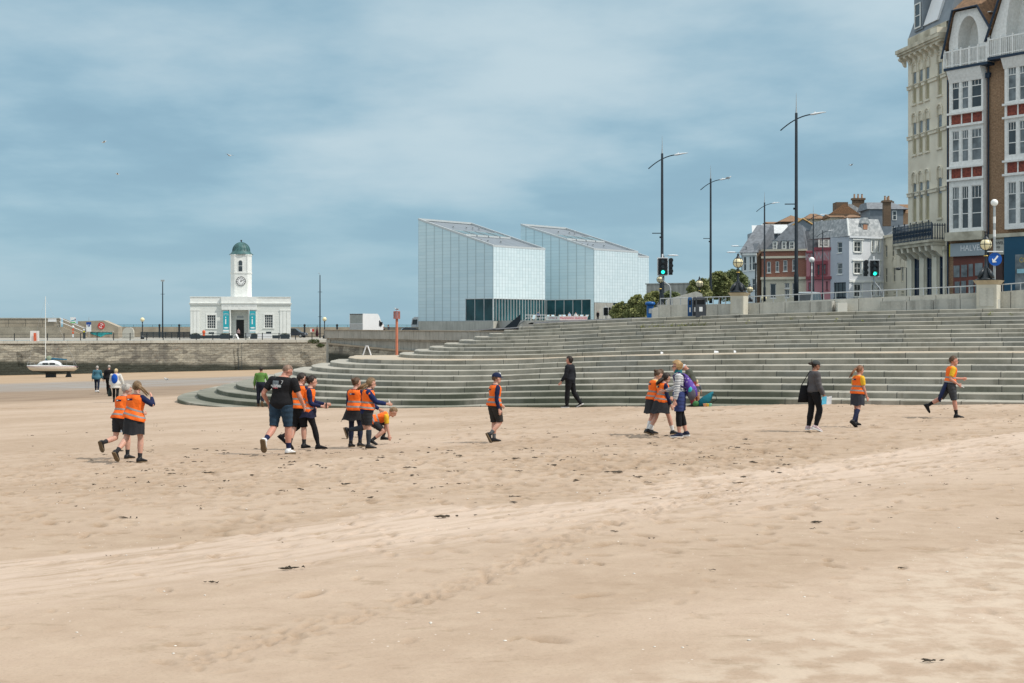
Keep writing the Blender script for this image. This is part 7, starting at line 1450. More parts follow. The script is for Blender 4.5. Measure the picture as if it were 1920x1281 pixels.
# far left walkers
t,g=person('woman in a teal blue jacket and jeans walking towards the harbour',182,736,92,dict(lean=3,Lleg=(12,6,0),Rleg=(-10,10,-12),Larm=(-8,14,10),Rarm=(8,16,12)),h=49.5,w=1.12,vox=.014)
g.garment(t,'jacket',fab('teal_jacket',(.055,.15,.20)),-.2,1.0,.03,.95,.022,flare=.1); g.garment(t,'jeans',fab('dark_jeans',(.015,.022,.045)),-.16,.25,.008,0,.02,legs=.98); g.hair(t,'bob',HAIR['grey']); g.feet(t,WHITEF)
t,g=person('person in a black coat walking between the teal jacket and white coat women',204,739,88,dict(lean=4,Lleg=(14,8,0),Rleg=(-12,14,-15),Larm=(-14,12,18),Rarm=(12,12,25)),h=54,w=1.1,vox=.014)
g.garment(t,'coat',BLACKF,-.25,1.0,.03,.97,.022,flare=.08); g.garment(t,'trousers',BLACKF,-.16,.25,.012,0,.02,legs=.98); g.hair(t,'short',HAIR['grey']); g.feet(t,SHOE)
t,g=person('woman in a white coat with a blue backpack walking towards the harbour',217,754,86,dict(lean=3,Lleg=(8,6,0),Rleg=(-8,10,-8),Larm=(2,14,8),Rarm=(-4,26,14)),h=62,w=1.2,vox=.013)
g.garment(t,'coat',fab('white_coat',(.60,.58,.54)),-.42,1.0,.035,.95,.024,flare=.12); g.garment(t,'trousers',BLACKF,-.16,.25,.008,0,.02,legs=.98); g.hair(t,'bob',HAIR['fair']); g.feet(t,SHOE)
c=g.sp(.5)-g.fr*.19; prop('backpack','bright blue backpack on the white coated woman','backpack',t,MB().ell(c,(.10,.155,.24),14,10).tube([g.sp(.95)+V3(-.02,.13,.0),g.sp(.99)+V3(.04,.10,.02),g.sp(.8)+V3(.16,.12,0)],.018,6).tube([g.sp(.95)+V3(-.02,-.13,.0),g.sp(.99)+V3(.04,-.10,.02),g.sp(.8)+V3(.16,-.12,0)],.018,6),fab('blue_nylon',(.01,.08,.42)),True)
hp=hand(g,'L'); prop('shopping_bag','dark bag hanging from the white coated woman\'s left hand','bag',t,MB().loft([(hp+V3(0,.02,-.42),V3(1,0,0),V3(0,1,0),.16,.08),(hp+V3(0,.02,-.28),V3(1,0,0),V3(0,1,0),.17,.09),(hp+V3(0,.01,-.08),V3(1,0,0),V3(0,1,0),.10,.04),(hp,V3(1,0,0),V3(0,1,0),.02,.02)],12),fab('dark_green_bag',(.03,.045,.045)),True)
# green shirt
t,g=person('man in a bright green shirt walking away by the lowest steps',489,760.5,88,dict(lean=5,Lleg=(4,6,0),Rleg=(2,42,-58),Larm=(-4,14,22),Rarm=(4,18,30)),h=75,w=1.1,skin='tan')
g.garment(t,'shirt',fab('green_shirt',(.10,.21,.05)),-.12,.99,.016,.93,.018); g.garment(t,'trousers',fab('ink_trousers',(.014,.016,.028)),-.16,.25,.018,0,.02,legs=.95,linf=.02); g.hair(t,'short',HAIR['dark']); g.feet(t,fab('brown_shoe',(.10,.06,.035)))
# big man
t,g=person('large man in black T-shirt and denim shorts bending his shaved head to the children',527,852,72,dict(lean=5,side=-3,twist=4,head=(28,-48),Lleg=(-8,50,-62),Rleg=(6,5,0),Larm=(-22,30,58,20),Rarm=(4,22,38,10)),h=166,w=1.28,skin='ruddy')
sh=g.garment(t,'t_shirt',fab('black_tee',(.012,.012,.014)),-.15,.995,.030,.34,.012,sinf=.022,lump=.008); g.garment(t,'denim_shorts',fab('denim',(.014,.033,.06),c2=(.035,.065,.10)),-.16,.28,.014,0,.012,legs=.47,linf=.022); g.hair(t,'buzz',hairm('stubble',(.22,.14,.10))); g.feet(t,WHITEF,sole=SOLE,sock=NAVY,sockf=.17,sole_t=.02)
def on_back(t_,du,dv,e=.004): a,b=g.prof(t_); return g.sp(t_)-g.fr*((b*g.H*(.6+.4*g.w)+.018)*math.sqrt(max(.1,1-(du/(a*g.H*g.w+.018))**2))+e)+g.side*du
def back_quad(t0,t1,u0,u1,m,n_,e=.006):
    mb=MB(); K=6
    for i in range(K):
        a0,a1=u0+(u1-u0)*i/K,u0+(u1-u0)*(i+1)/K; 
        for j in range(4): b0,b1=t0+(t1-t0)*j/4,t0+(t1-t0)*(j+1)/4; mb.quad(on_back(b0,a0,0,e),on_back(b0,a1,0,e),on_back(b1,a1,0,e),on_back(b1,a0,0,e))
    return mb.build(n_,m,sh,True,fix=False)
back_quad(.66,.84,.00,.15,fab('print_grey',(.18,.21,.23)),'printed_panel',.022); back_quad(.56,.62,.01,.12,fab('print_red',(.45,.03,.06)),'printed_panel',.022); back_quad(.61,.70,-.06,.03,fab('print_pale',(.42,.45,.47)),'printed_panel',.023)
pm=WSOCK
for b_,tt,du,sz_ in (('THE',.675,.055,.05),('NORTH',.645,.06,.055),('FACE',.612,.06,.055),('7',.79,-.08,.10)):
    p=on_back(tt,du,0,.036); o=text(sh,b_,pm,p,sz_,.001,name='lettering'); o.rotation_euler=Matrix((-g.side,g.up,-g.fr)).transposed().to_euler()
# boy behind the man
t,g=person('boy in orange vest and black shorts half hidden behind the large man',560,843,66,dict(lean=5,head=(10,-30),Lleg=(-4,22,-25),Rleg=(8,8,0),Larm=(0,8,30),Rarm=(10,8,50)),h=143,kid=True,skin='pale',group=KG)
g.garment(t,'jumper',NAVY,-.04,.99,.010,.9,g.v); g.vest(t); g.garment(t,'shorts',BLACKF,-.16,.3,.014,0,g.v,legs=.52,linf=.026); g.hair(t,'short',HAIR['dark']); g.feet(t,SHOE,sole=BLACKF,sock=CHAR,sockf=.15)
# girl in tights
t,g=person('girl in orange vest and black tights striding right beside the large man',576,842.5,18,dict(lean=7,twist=14,head=(8,10),Lleg=(-26,34,-42),Rleg=(20,8,2),Rarm=(6,8,72,-5),Larm=(22,8,60)),h=138,kid=True,group=KG)
g.garment(t,'jumper',NAVY,-.06,.99,.010,.95,g.v); g.vest(t,tilt=.012); g.skirt(t,fab('navy_skirt',(.018,.02,.045)),.42,1.0,t0=.2); g.garment(t,'tights',BLACKF,-.16,.2,.004,0,g.v,legs=1.0,linf=.004); g.hair(t,'bun',HAIR['dark'],tie=WSOCK); g.feet(t,BLACKF,sole=BLACKF)
hp=hand(g,'R'); prop('black_phone','small dark object in the hand of the girl in tights','phone',t,MB().box(hp.x-.01,hp.x+.01,hp.y-.03,hp.y+.03,hp.z-.02,hp.z+.09),M['black_paint'])
# pair of girls
t,g=person('girl in orange vest with navy tights and boots, left of the pencil holder',665,839,66,dict(lean=3,head=(6,-25),Lleg=(2,6,0),Rleg=(14,18,-6),Larm=(0,8,20),Rarm=(14,8,60)),h=131,kid=True,group=KG)
g.garment(t,'jumper',NAVY,-.04,.99,.010,.95,g.v); g.vest(t); g.skirt(t,CHAR,.62,1.3,blow=(-.03,.05)); g.garment(t,'tights',fab('navy_tights',(.016,.022,.05)),-.16,.2,.004,0,g.v,legs=1.0,linf=.004); g.hair(t,'bun',HAIR['brown'],tie=WSOCK); g.feet(t,SHOE,boot=True)
t,g=person('girl in navy hoodie and orange vest holding out a white pencil',688,841,16,dict(lean=5,twist=10,head=(12,6),Lleg=(-6,78,-70),Rleg=(4,6,0),Rarm=(38,6,42,0),Larm=(10,8,50)),h=132,kid=True,w=1.05,group=KG)
g.garment(t,'hoodie',fab('royal_navy',(.012,.022,.085)),-.20,1.0,.016,.97,g.v,flare=.06,sinf=.016); g.vest(t,t0=.04,inf=.026*g.H); g.garment(t,'shorts',CHAR,-.16,.3,.014,0,g.v,legs=.42,linf=.022); g.hair(t,'long',HAIR['light'],(-.9,0,-.35)); g.feet(t,SHOE,sock=fab('grey_sock',(.035,.042,.055)),sockf=.46)
hp=hand(g,'R'); prop('pencil','white pencil in the hand of the hooded girl','pencil',t,MB().tube([hp+V3(-.01,0,-.02),hp+V3(-.045,0,.11)],.011,6),WSOCK)
# crouching boy
t,g=person('boy in yellow shirt crouching to touch the sand with one hand',697,834,4,dict(lean=70,head=(0,-5),Lleg=(82,98,0,8),Rleg=(52,104,-22,8),Rarm=(8,4,2,0),Larm=(6,6,6)),H=1.38,kid=True,group=KG)
g.garment(t,'polo_shirt',YEL,-.05,.99,.010,.36,g.v,sinf=.014); g.vest(t,t0=.02,badge=False); g.garment(t,'shorts',CHAR,-.16,.3,.014,0,g.v,legs=.42,linf=.02); g.hair(t,'short',HAIR['light']); g.feet(t,SHOE,sole=BLACKF,sock=CHAR,sockf=.16)
# boy with cap
t,g=person('boy in navy cap and orange vest walking alone before the steps',927,829.5,28,dict(lean=3,twist=6,head=(4,-4),Lleg=(6,6,0),Rleg=(14,58,-64),Rarm=(-12,10,26),Larm=(12,8,40)),h=130,kid=True,w=1.05,group=KG)
g.garment(t,'jumper',NAVY,-.04,.99,.010,.96,g.v); g.vest(t); g.garment(t,'cargo_shorts',fab('dark_cargo',(.035,.032,.03)),-.16,.3,.014,0,g.v,legs=.50,linf=.026); g.hair(t,'short',HAIR['brown']); g.cap(t,fab('navy_cap',(.012,.02,.06))); g.feet(t,SHOE,sock=fab('mid_grey_sock',(.12,.13,.14)),sockf=.16)
# man in black jacket
t,g=person('man in black jacket and trousers walking along the foot of the steps',1069,763,155,dict(lean=1,head=(2,18),Lleg=(7,5,0),Rleg=(-12,22,-26),Larm=(8,12,28),Rarm=(-8,14,18)),h=95,w=1.2,skin='ruddy')
g.garment(t,'jacket',fab('black_jacket',(.014,.015,.02)),-.22,1.01,.03,.96,.016,sinf=.022,flare=.03); g.garment(t,'trousers',BLACKF,-.16,.25,.016,0,.018,legs=.97,linf=.022); g.hair(t,'curly',HAIR['dark']); g.feet(t,BLACKF,sole=WHITEF,sole_t=.016)
# two girls with the striped woman
t,g=person('girl with yellow sleeve and orange vest standing behind her friend, head bowed',1224,815,22,dict(lean=8,head=(24,-8),Lleg=(4,6,0),Rleg=(-8,14,-14),Rarm=(14,8,50),Larm=(20,8,55)),h=120,kid=True,skin='pale',group=KG)
g.garment(t,'polo_shirt',fab('pale_yellow_polo',(.66,.55,.20)),-.05,.99,.010,.36,g.v,sinf=.014); g.vest(t); g.skirt(t,CHAR,.86,.7,blow=(-.03,0)); g.hair(t,'bun',HAIR['brown']); g.feet(t,SHOE,sock=WSOCK,sockf=.3)
t,g=person('girl in navy jumper and orange vest facing the striped woman, long hair blowing back',1240,816.5,24,dict(lean=8,twist=8,head=(22,-4),Lleg=(-14,20,-20),Rleg=(24,8,0),Rarm=(4,8,22),Larm=(16,8,60)),h=116,kid=True,skin='pale',group=KG)
g.garment(t,'jumper',NAVY,-.05,.99,.010,.95,g.v); g.vest(t); g.skirt(t,CHAR,.74,1.1,blow=(-.04,0)); g.hair(t,'long',HAIR['dark'],(-.8,.1,-.5)); g.feet(t,SHOE,sock=WSOCK,sockf=.2)
# striped woman
def stripes():
    m=mat('breton_stripes',(.7,.7,.69),.85,.03,3); N,L,b=nodes(m); tc=N.new('ShaderNodeTexCoord'); sp_=N.new('ShaderNodeSeparateXYZ'); L.new(tc.outputs['Object'],sp_.inputs[0]); z_=math_n(N,L,'ADD',sp_.outputs[2],math_n(N,L,'MULTIPLY',noise_n(N,L,tc.outputs['Object'],5,2),.03))
    fr=math_n(N,L,'FRACT',math_n(N,L,'MULTIPLY',z_,29)); k=math_n(N,L,'MULTIPLY',math_n(N,L,'LESS_THAN',fr,.36),math_n(N,L,'GREATER_THAN',sp_.outputs[2],.84)); L.new(mixc(N,L,k,(.68,.68,.68),(.03,.04,.08)),b.inputs['Base Color']); return m
t,g=person('woman in striped top with sunglasses, scarf and purple backpack facing the girls',1274,820,172,dict(lean=3,head=(4,0),Lleg=(2,4,0),Rleg=(-6,8,-6),Larm=(4,8,8),Rarm=(14,8,62,10)),h=142,w=1.16,skin='pale')
g.garment(t,'striped_top',stripes(),-.08,.99,.014,.93,.012,sinf=.016); g.garment(t,'scarf',fab('teal_scarf',(.02,.14,.16)),.90,1.14,.020,0,.012,wm=.75); g.garment(t,'shorts',fab('blue_shorts',(.035,.05,.15)),-.16,.18,.022,0,.012,legs=.40,linf=.036); g.garment(t,'leggings',BLACKF,-.16,.1,.004,0,.012,legs=.80,linf=.006); g.hair(t,'curly',hairm('hair_gold',(.34,.21,.095))); g.feet(t,fab('navy_trainer',(.02,.025,.05)),sole=WHITEF,sole_t=.018)
sg=MB(); 
for q in (1,-1): sg.ell(g.hc+g.hu*g.hh*.04+g.hs*q*g.hh*.14+g.hf*g.hh*.39,(g.hh*.03,g.hh*.10,g.hh*.07),10,6,g.hm); sg.tube([g.hc+g.hu*g.hh*.06+g.hs*q*g.hh*.22+g.hf*g.hh*.37,g.hc+g.hu*g.hh*.04+g.hs*q*g.hh*.36],g.hh*.018,5)
prop('sunglasses','dark sunglasses worn by the woman in the striped top','sunglasses',t,sg,M['black_paint'],True)
def purple():
    m=mat('purple_print',(.07,.03,.24),.75,.3,6,col2=(.13,.06,.38)); N,L,b=nodes(m); vo=N.new('ShaderNodeTexVoronoi'); vo.inputs['Scale'].default_value=14; tc=N.new('ShaderNodeTexCoord'); L.new(tc.outputs['Object'],vo.inputs[0]); old=b.inputs['Base Color'].links[0].from_socket; L.new(mixc(N,L,math_n(N,L,'LESS_THAN',vo.outputs[0],.22),old,(.45,.4,.6)),b.inputs['Base Color']); return m
bp=thing('backpack','purple patterned backpack with grey pocket on the striped woman','backpack',tuple(t.location),t.rotation_euler.z); c=g.sp(.48)-g.fr*.2
MB().loft([(g.sp(-.12)-g.fr*.26,V3(0,1,0),V3(1,0,0),.10,.06),(g.sp(.0)-g.fr*.27,V3(0,1,0),V3(1,0,0),.16,.12),(g.sp(.3)-g.fr*.245,V3(0,1,0),V3(1,0,0),.165,.13),(g.sp(.6)-g.fr*.20,V3(0,1,0),V3(1,0,0),.14,.095),(g.sp(.85)-g.fr*.15,V3(0,1,0),V3(1,0,0),.09,.05),(g.sp(.95)-g.fr*.10,V3(0,1,0),V3(1,0,0),.04,.03)],16).build('pack_body',purple(),bp,True)
MB().ell(g.sp(.05)-g.fr*.26+V3(0,.13,0),(.09,.06,.13),12,8).build('side_pocket',fab('grey_pocket',(.10,.095,.12)),bp,True); MB().ell(g.sp(.22)-g.fr*.24+V3(0,.14,.0),(.05,.045,.08),10,8).build('bottle',M['teal'],bp,True)
for q in (1,-1): MB().tube([g.sp(.86)-g.fr*.14+V3(0,.07*q,0),g.sp(.99)+V3(-.02,.10*q,.01),g.sp(.86)+g.fr*.11+V3(0,.13*q,0),g.sp(.55)+g.fr*.06+V3(0,.19*q,0),g.sp(.3)-g.fr*.16+V3(0,.15*q,0)],.018,6).build('shoulder_strap',purple() if q>5 else fab('dark_strap',(.04,.03,.10)),bp,True)
# bending man, toddler, seated person
t,g=person('man in grey-green hoodie and cap bending forward behind the striped woman',1300,752.5,168,dict(lean=24,head=(40,0),Lleg=(8,12,0),Rleg=(-2,10,-4),Larm=(10,8,25),Rarm=(10,8,25)),h=78,w=1.12,skin='ruddy')
g.garment(t,'hoodie',fab('grey_green_hoodie',(.075,.08,.065)),-.15,1.0,.03,.96,.018,sinf=.022); g.garment(t,'trousers',fab('maroon_trousers',(.16,.02,.035)),-.16,.25,.014,0,.018,legs=.97,linf=.018); g.cap(t,fab('white_cap',(.55,.56,.58)),fab('navy_peak',(.02,.02,.05))); g.feet(t,SHOE)
t,g=person('toddler with fair curly hair standing barefoot at the foot of the steps',1306,754.5,84,dict(lean=2,head=(6,20),Lleg=(2,4,0),Rleg=(-2,4,0),Larm=(30,30,110,20),Rarm=(6,20,20)),h=50,kid=True,w=1.15,skin='white',vox=.009)
g.garment(t,'top',fab('grey_toddler_top',(.09,.10,.12)),-.02,.8,.012,.5,.012); g.garment(t,'yoke',fab('pink_yoke',(.50,.22,.19)),.76,1.0,.016,0,.012); g.garment(t,'trousers',fab('orange_pattern',(.50,.16,.07),c2=(.6,.4,.25)),-.16,.28,.010,0,.012,legs=.78,linf=.01); g.hair(t,'curly',HAIR['fair'])
Ys=front_Y(1247)-.1
t,g=person('seated person in red top half hidden behind the two girls',1247,None,150,dict(lean=12,head=(14,0),Lleg=(78,84,0,8),Rleg=(72,80,0,8),Larm=(30,10,50,20),Rarm=(30,10,50,20)),H=1.6,w=1.1,Y=Ys,z=zs(X(1247,Ys),Ys)+.02,skin='pale')
g.garment(t,'top',fab('raspberry_top',(.30,.03,.075)),-.05,.99,.018,.9,.016); g.garment(t,'trousers',BLACKF,-.16,.25,.014,0,.018,legs=.95); g.hair(t,'bob',HAIR['brown']); g.feet(t,SHOE)
# bag and toys on the sand
Yb=front_Y(1323)-.3; zb_=zs(X(1323,Yb),Yb); bg_=thing('beach_bag','teal holdall slumped against the lowest step beside the toddler','bag',(X(1323,Yb),Yb,zb_),R(10))
MB().loft([((-.24,0,.10),(0,1,0),(0,0,1),.10,.10),((-.1,0,.16),(0,1,0),(0,0,1),.16,.16),((.08,0,.24),(0,1,0),(0,0,1),.16,.18),((.2,.02,.36),(0,1,0),(0,0,1),.11,.12),((.26,.02,.44),(0,1,0),(0,0,1),.05,.06)],14).build('bag_body',fab('teal_bag',(.01,.12,.16)),bg_,True); MB().tube([(.2,-.1,.15),(.34,-.14,.22),(.3,-.14,.38),(.2,-.1,.42)],.015,6).build('handle',fab('dark_green_bag',(.03,.045,.045)),bg_,True); MB().ell((-.33,0,.09),(.12,.1,.1),10,8).build('green_bundle',fab('green_bundle',(.05,.16,.06)),bg_,True)
for i,(px,c_) in enumerate(((1327,(.75,.55,.08)),(1331,(.25,.6,.45)),(1322,(.7,.35,.2)))): 
    y_=Yb-.3; tag(MB().lathe([(.05,0),(.07,.09),(.074,.1),(.06,.1),(.045,.015)],n=12).build('sand_toy',fab('toy_%d'%i,c_,.4),loc=(X(px,y_),y_,zs(X(px,y_),y_)),smooth=True),['small yellow sand cup in front of the teal bag','small mint green sand cup at the right of the yellow one','small orange sand cup at the left of the yellow one'][i],'toy')
# woman in leggings
t,g=person('woman in grey sweatshirt and black leggings walking with a black tote bag',1526,809.5,14,dict(lean=2,twist=8,head=(6,-6),Lleg=(-2,8,0),Rleg=(14,30,-22),Rarm=(6,10,22),Larm=(-6,12,14)),h=133,w=1.14,skin='tan')
g.garment(t,'sweatshirt',fab('grey_marl',(.085,.08,.085)),-.02,.99,.022,.94,.012,sinf=.024); g.garment(t,'leggings',BLACKF,-.16,.3,.012,0,.012,legs=.98,linf=.014); g.hair(t,'bun',HAIR['dark']); MB().ell(g.hc-g.hf*g.hh*.62+g.hu*g.hh*.12,(g.hh*.26,g.hh*.13,g.hh*.14),12,8,g.hm).build('ponytail',HAIR['dark'],t,True); g.cap(t,fab('charcoal_cap',(.06,.065,.065))); g.feet(t,fab('pink_white_trainer',(.55,.42,.44)),sole=WHITEF,sole_t=.018)
bp=thing('tote_bag','black tote bag hanging at the hip of the woman in leggings','bag',tuple(t.location),t.rotation_euler.z); c=g.sp(.02)+V3(-.16,.17,-.02)
MB().loft([(c+V3(-.01,0,-.22),V3(1,0,0),V3(0,1,0),.14,.05),(c+V3(0,0,-.1),V3(1,0,0),V3(0,1,0),.13,.06),(c+V3(.02,0,.16),V3(1,0,0),V3(0,1,0),.09,.035)],14).build('bag_body',BLACKF,bp,True); MB().tube([c+V3(.1,0,.16),g.sp(.9)+V3(-.02,.17,.05),c+V3(-.05,.01,.16)],.012,6).build('strap',BLACKF,bp,True)
hp=hand(g,'R'); 
for i,(c_,dx_,lab) in enumerate((((.10,.42,.60),-.05,'blue leaflet in the hand of the woman in leggings'),((.68,.68,.7),.06,'white leaflet in the hand of the woman in leggings'))): prop('leaflet',lab,'leaflet',t,MB().add([hp+V3(dx_-.06,-.02,-.12),hp+V3(dx_+.05,-.02-.02*i,-.10),hp+V3(dx_+.06,-.02-.02*i,.07),hp+V3(dx_-.05,-.02,.05),hp+V3(dx_-.06,-.012,-.12),hp+V3(dx_+.05,-.012-.02*i,-.10),hp+V3(dx_+.06,-.012-.02*i,.07),hp+V3(dx_-.05,-.012,.05)],[(0,1,2,3),(4,7,6,5),(0,4,5,1),(1,5,6,2),(2,6,7,3),(3,7,4,0)]),fab('leaflet_%d'%i,c_,.6))
# auburn girl
t,g=person('girl with long auburn ponytail, yellow polo and orange vest walking right',1608,800.5,34,dict(lean=5,twist=10,head=(8,-6),Lleg=(8,8,0),Rleg=(-10,22,-38),Rarm=(2,10,20),Larm=(-4,10,20)),h=115,kid=True,w=1.02,skin='ruddy',group=KG)
g.garment(t,'polo_shirt',YEL,-.05,.99,.010,.36,g.v,sinf=.016); g.vest(t); g.skirt(t,fab('grey_skirt',(.04,.043,.055)),.80,.4); g.hair(t,'pony',HAIR['auburn'],(-.55,.2,-.8)); g.feet(t,SHOE,sole=BLACKF,sock=fab('navy_sock',(.02,.025,.06)),sockf=.46)
# running boy
t,g=person('boy in yellow shirt and orange vest running right with a jumper round his waist',1781,783.5,0,dict(lean=7,head=(2,-8),Lleg=(-30,30,-55),Rleg=(12,4,0),Rarm=(-22,10,78,8),Larm=(20,10,70)),h=116,kid=True,skin='ruddy',group=KG)
g.garment(t,'polo_shirt',YEL,-.05,.99,.010,.38,g.v,sinf=.016); g.vest(t,t0=.12,badge=False); g.garment(t,'shorts',fab('grey_shorts',(.05,.053,.06)),-.16,.3,.014,0,g.v,legs=.50,linf=.030); g.garment(t,'tied_jumper',NAVY,-.02,.24,.030,0,g.v,lump=.05); MB().loft([(g.sp(.1)+V3(-.11,-.04,0),V3(0,1,0),V3(1,0,0),.10,.03),(g.sp(-.4)+V3(-.17,-.03,0),V3(0,1,0),V3(1,0,0),.12,.04),(g.sp(-.75)+V3(-.22,-.02,0),V3(0,1,0),V3(1,0,0),.10,.035),(g.sp(-.95)+V3(-.2,-.02,0),V3(0,1,0),V3(1,0,0),.04,.02)],14).build('jumper_tail',NAVY,t,True); g.hair(t,'short',HAIR['brown']); g.feet(t,SHOE,sole=BLACKF,sock=BLACKF,sockf=.18)
hp=hand(g,'R'); prop('chalk','white stick in the hand of the running boy','stick',t,MB().tube([hp+V3(-.03,0,.02),hp+V3(.08,-.01,-.03)],.012,6),WSOCK)
# distant figures
def far_person(label,px,Y,z,yaw,top,bot,hair,H=1.7,pose=None,skin='pale'):
    t,g=person(label,px,None,yaw,pose or dict(lean=3,Lleg=(4,4,0),Rleg=(-4,6,0)),H=H,Y=Y,z=z,vox=.02,skin=skin)
    g.garment(t,'top',top,-.1,.99,.025,.93,.03,sm=2); g.garment(t,'trousers',bot,-.16,.25,.014,0,.03,legs=.98,sm=2); g.hair(t,'short',HAIR[hair]); g.feet(t,SHOE); return t
far_person('person in dark clothes, nearer the van of the two behind the concrete wall',720.5,188,E-1.85,200,BLACKF,BLACKF,'dark',1.6); far_person('taller person in dark top, right of the pair behind the concrete wall',729,187,E-1.72,170,fab('slate_top',(.05,.06,.08)),BLACKF,'dark',1.75)
far_person('visitor in pale pink top standing in the clock building doorway',447,240.7,DK,-80,fab('dusty_pink',(.35,.25,.26)),BLACKF,'dark',1.75)
seat=dict(lean=-14,head=(10,0),Lleg=(70,66,0,6),Rleg=(66,62,0,6),Larm=(20,10,50,15),Rarm=(20,10,50,15))
far_person('visitor in pale blue shirt and pink trousers sitting in a deckchair',1068,243.4,E+.68,-70,fab('pale_blue_shirt',(.35,.45,.58)),fab('pink_trousers',(.55,.38,.40)),'grey',1.7,seat); far_person('visitor in white shirt and pink hat sitting in a deckchair',1079,243.4,E+.68,-110,fab('off_white_shirt',(.6,.6,.58)),CHAR,'auburn',1.7,seat)
far_person('visitor in dark blue top sitting behind the terrace railing',1009.5,243,E+.68,-60,fab('deep_blue_top',(.02,.05,.14)),BLACKF,'fair',1.75,seat); far_person('person in dark clothes standing at the glazing right of the deckchairs',1121,252,E+.62,-90,BLACKF,BLACKF,'dark',1.8)
t_=thing('closed_parasol','closed dark red and black parasol between the thin mast and parked car','parasol',(X(594.5,235),235,DK)); MB().cyl(0,0,0,2.1,.03).build('pole',M['galv'],t_); MB().lathe([(.10,.35),(.28,.6),(.22,1.1),(.08,1.75),(.02,2.2)],n=9).build('canopy',fab('parasol_cloth',(.05,.015,.02)),t_,True)
slab('notice_board','small white and red notice board on the sea parapet','sign',581.5,588.5,616.5,622.5,261.5,'white_sign'); tag(MB().box(-.2,.2,0,.04,0,.5).build('red_notice',M['red_paint'],loc=(X(587,261.3),261.3,Z(622,261.3))),'red half of the notice on the sea parapet','sign')

# ---------------------------------------------------------------- sailing boat aground
Y=172; bt=thing('sailing_boat','small white sailing yacht aground by the harbour wall with bare mast','boat',(X(98,Y),Y,zs(X(98,Y),Y)),R(3)); k=Y/F
bx=lambda px:(px-98)*k
bz=lambda py:Z(py,Y)-bt.location.z
def hull():
    mb=MB(); st=[(51,685,687,.04),(56,684.6,693,.42),(66,684.4,697,.78),(80,684.6,699.5,1.02),(100,685,700.5,1.12),(120,685.8,699.5,1.05),(136,686.5,697,.82),(144,687.5,692,.6)]; n=9; vs=[]
    for px,yt,yb_,w_ in st:
        for i in range(n):
            u=-1+2*i/(n-1); vs.append((bx(px),w_*(abs(u)**.6)*(1 if u>0 else -1),bz(yb_)+(bz(yt)-bz(yb_))*(abs(u)**2.4)))
    fs=[(j*n+i,(j+1)*n+i,(j+1)*n+i+1,j*n+i+1) for j in range(len(st)-1) for i in range(n-1)]; fs+=[(7*n+i,7*n+i+1,7*n+4) for i in range(n-1) if i not in(3,4)]
    dk=[(j*n,j*n+n-1,(j+1)*n+n-1,(j+1)*n) for j in range(len(st)-1)]; return mb.add(vs,fs+dk)
hm=mat('hull_cream',(.66,.60,.50),.35,.06,2); N,L,b=nodes(hm); tc=N.new('ShaderNodeTexCoord'); sp_=N.new('ShaderNodeSeparateXYZ'); L.new(tc.outputs['Object'],sp_.inputs[0]); zc=sp_.outputs[2]
c=mixc(N,L,math_n(N,L,'LESS_THAN',zc,bz(695.3)),(.68,.62,.52),(.03,.045,.05)); c=mixc(N,L,math_n(N,L,'MULTIPLY',math_n(N,L,'GREATER_THAN',zc,bz(688.0)),math_n(N,L,'LESS_THAN',zc,bz(686.9))),c,(.22,.05,.05)); c=mixc(N,L,math_n(N,L,'GREATER_THAN',zc,bz(686.9)),c,(.78,.77,.74)); L.new(c,b.inputs['Base Color'])
hull().build('hull',hm,bt,True)
MB().loft([((bx(71),0,bz(684.5)),(0,1,0),(0,0,1),.35,.05),((bx(76),0,bz(682)),(0,1,0),(0,0,1),.55,.22),((bx(84),0,bz(681)),(0,1,0),(0,0,1),.68,.30),((bx(100),0,bz(680.5)),(0,1,0),(0,0,1),.70,.34),((bx(110),0,bz(682)),(0,1,0),(0,0,1),.70,.26),((bx(114),0,bz(684)),(0,1,0),(0,0,1),.68,.12)],16).build('cabin',M['white_gloss'],bt,True)
for a,b_ in ((83,93),(96,106)): MB().box(bx(a),bx(b_),-.74,-.60,bz(683.5),bz(680.2)).build('cabin_window',M['glass_dark'],bt)
MB().tube([(bx(85.5),0,bz(683)),(bx(85.5),0,bz(556))],[.055,.03],8).build('mast',M['white_paint'],bt); MB().tube([(bx(86),0,bz(674.5)),(bx(100),0,bz(673)),(bx(125),0,bz(674.5))],[.16,.13,.07],8).build('furled_sail',fab('blue_sail_cover',(.03,.12,.19)),bt,True); MB().ell((bx(92),0,bz(672)),(.35,.25,.3),10,8).build('sail_bundle',fab('canvas_green',(.25,.30,.22)),bt,True)
for e in ((bx(52),bz(685)),(bx(143),bz(686))): MB().tube([(bx(85.5),0,bz(560)),(e[0],0,e[1])],.008,4).build('stay',M['galv'],bt)
rl=MB(); rl.tube([(bx(52),-.1,bz(680)),(bx(56),-.4,bz(680)),(bx(68),-.7,bz(680.5))],.015,5)
for p_,y_ in ((53,-.15),(60,-.55),(68,-.7)): rl.tube([(bx(p_),y_,bz(685)),(bx(p_),y_,bz(680))],.015,5)
rl.build('bow_rail',M['galv'],bt); rl=MB().tube([(bx(128),-.8,bz(685.5)),(bx(128),-.8,bz(678)),(bx(140),-.6,bz(678)),(bx(140),-.6,bz(686))],.015,5); rl.build('stern_rail',M['galv'],bt)
MB().box(bx(86),bx(105),-.12,.12,0-.1,bz(699)).build('keel',M['dark_iron'],bt); MB().prism([(bx(122),0),(bx(134),0),(bx(131),bz(698)),(bx(126),bz(698))],'y',-.08,.08).build('rudder',M['dark_iron'],bt)

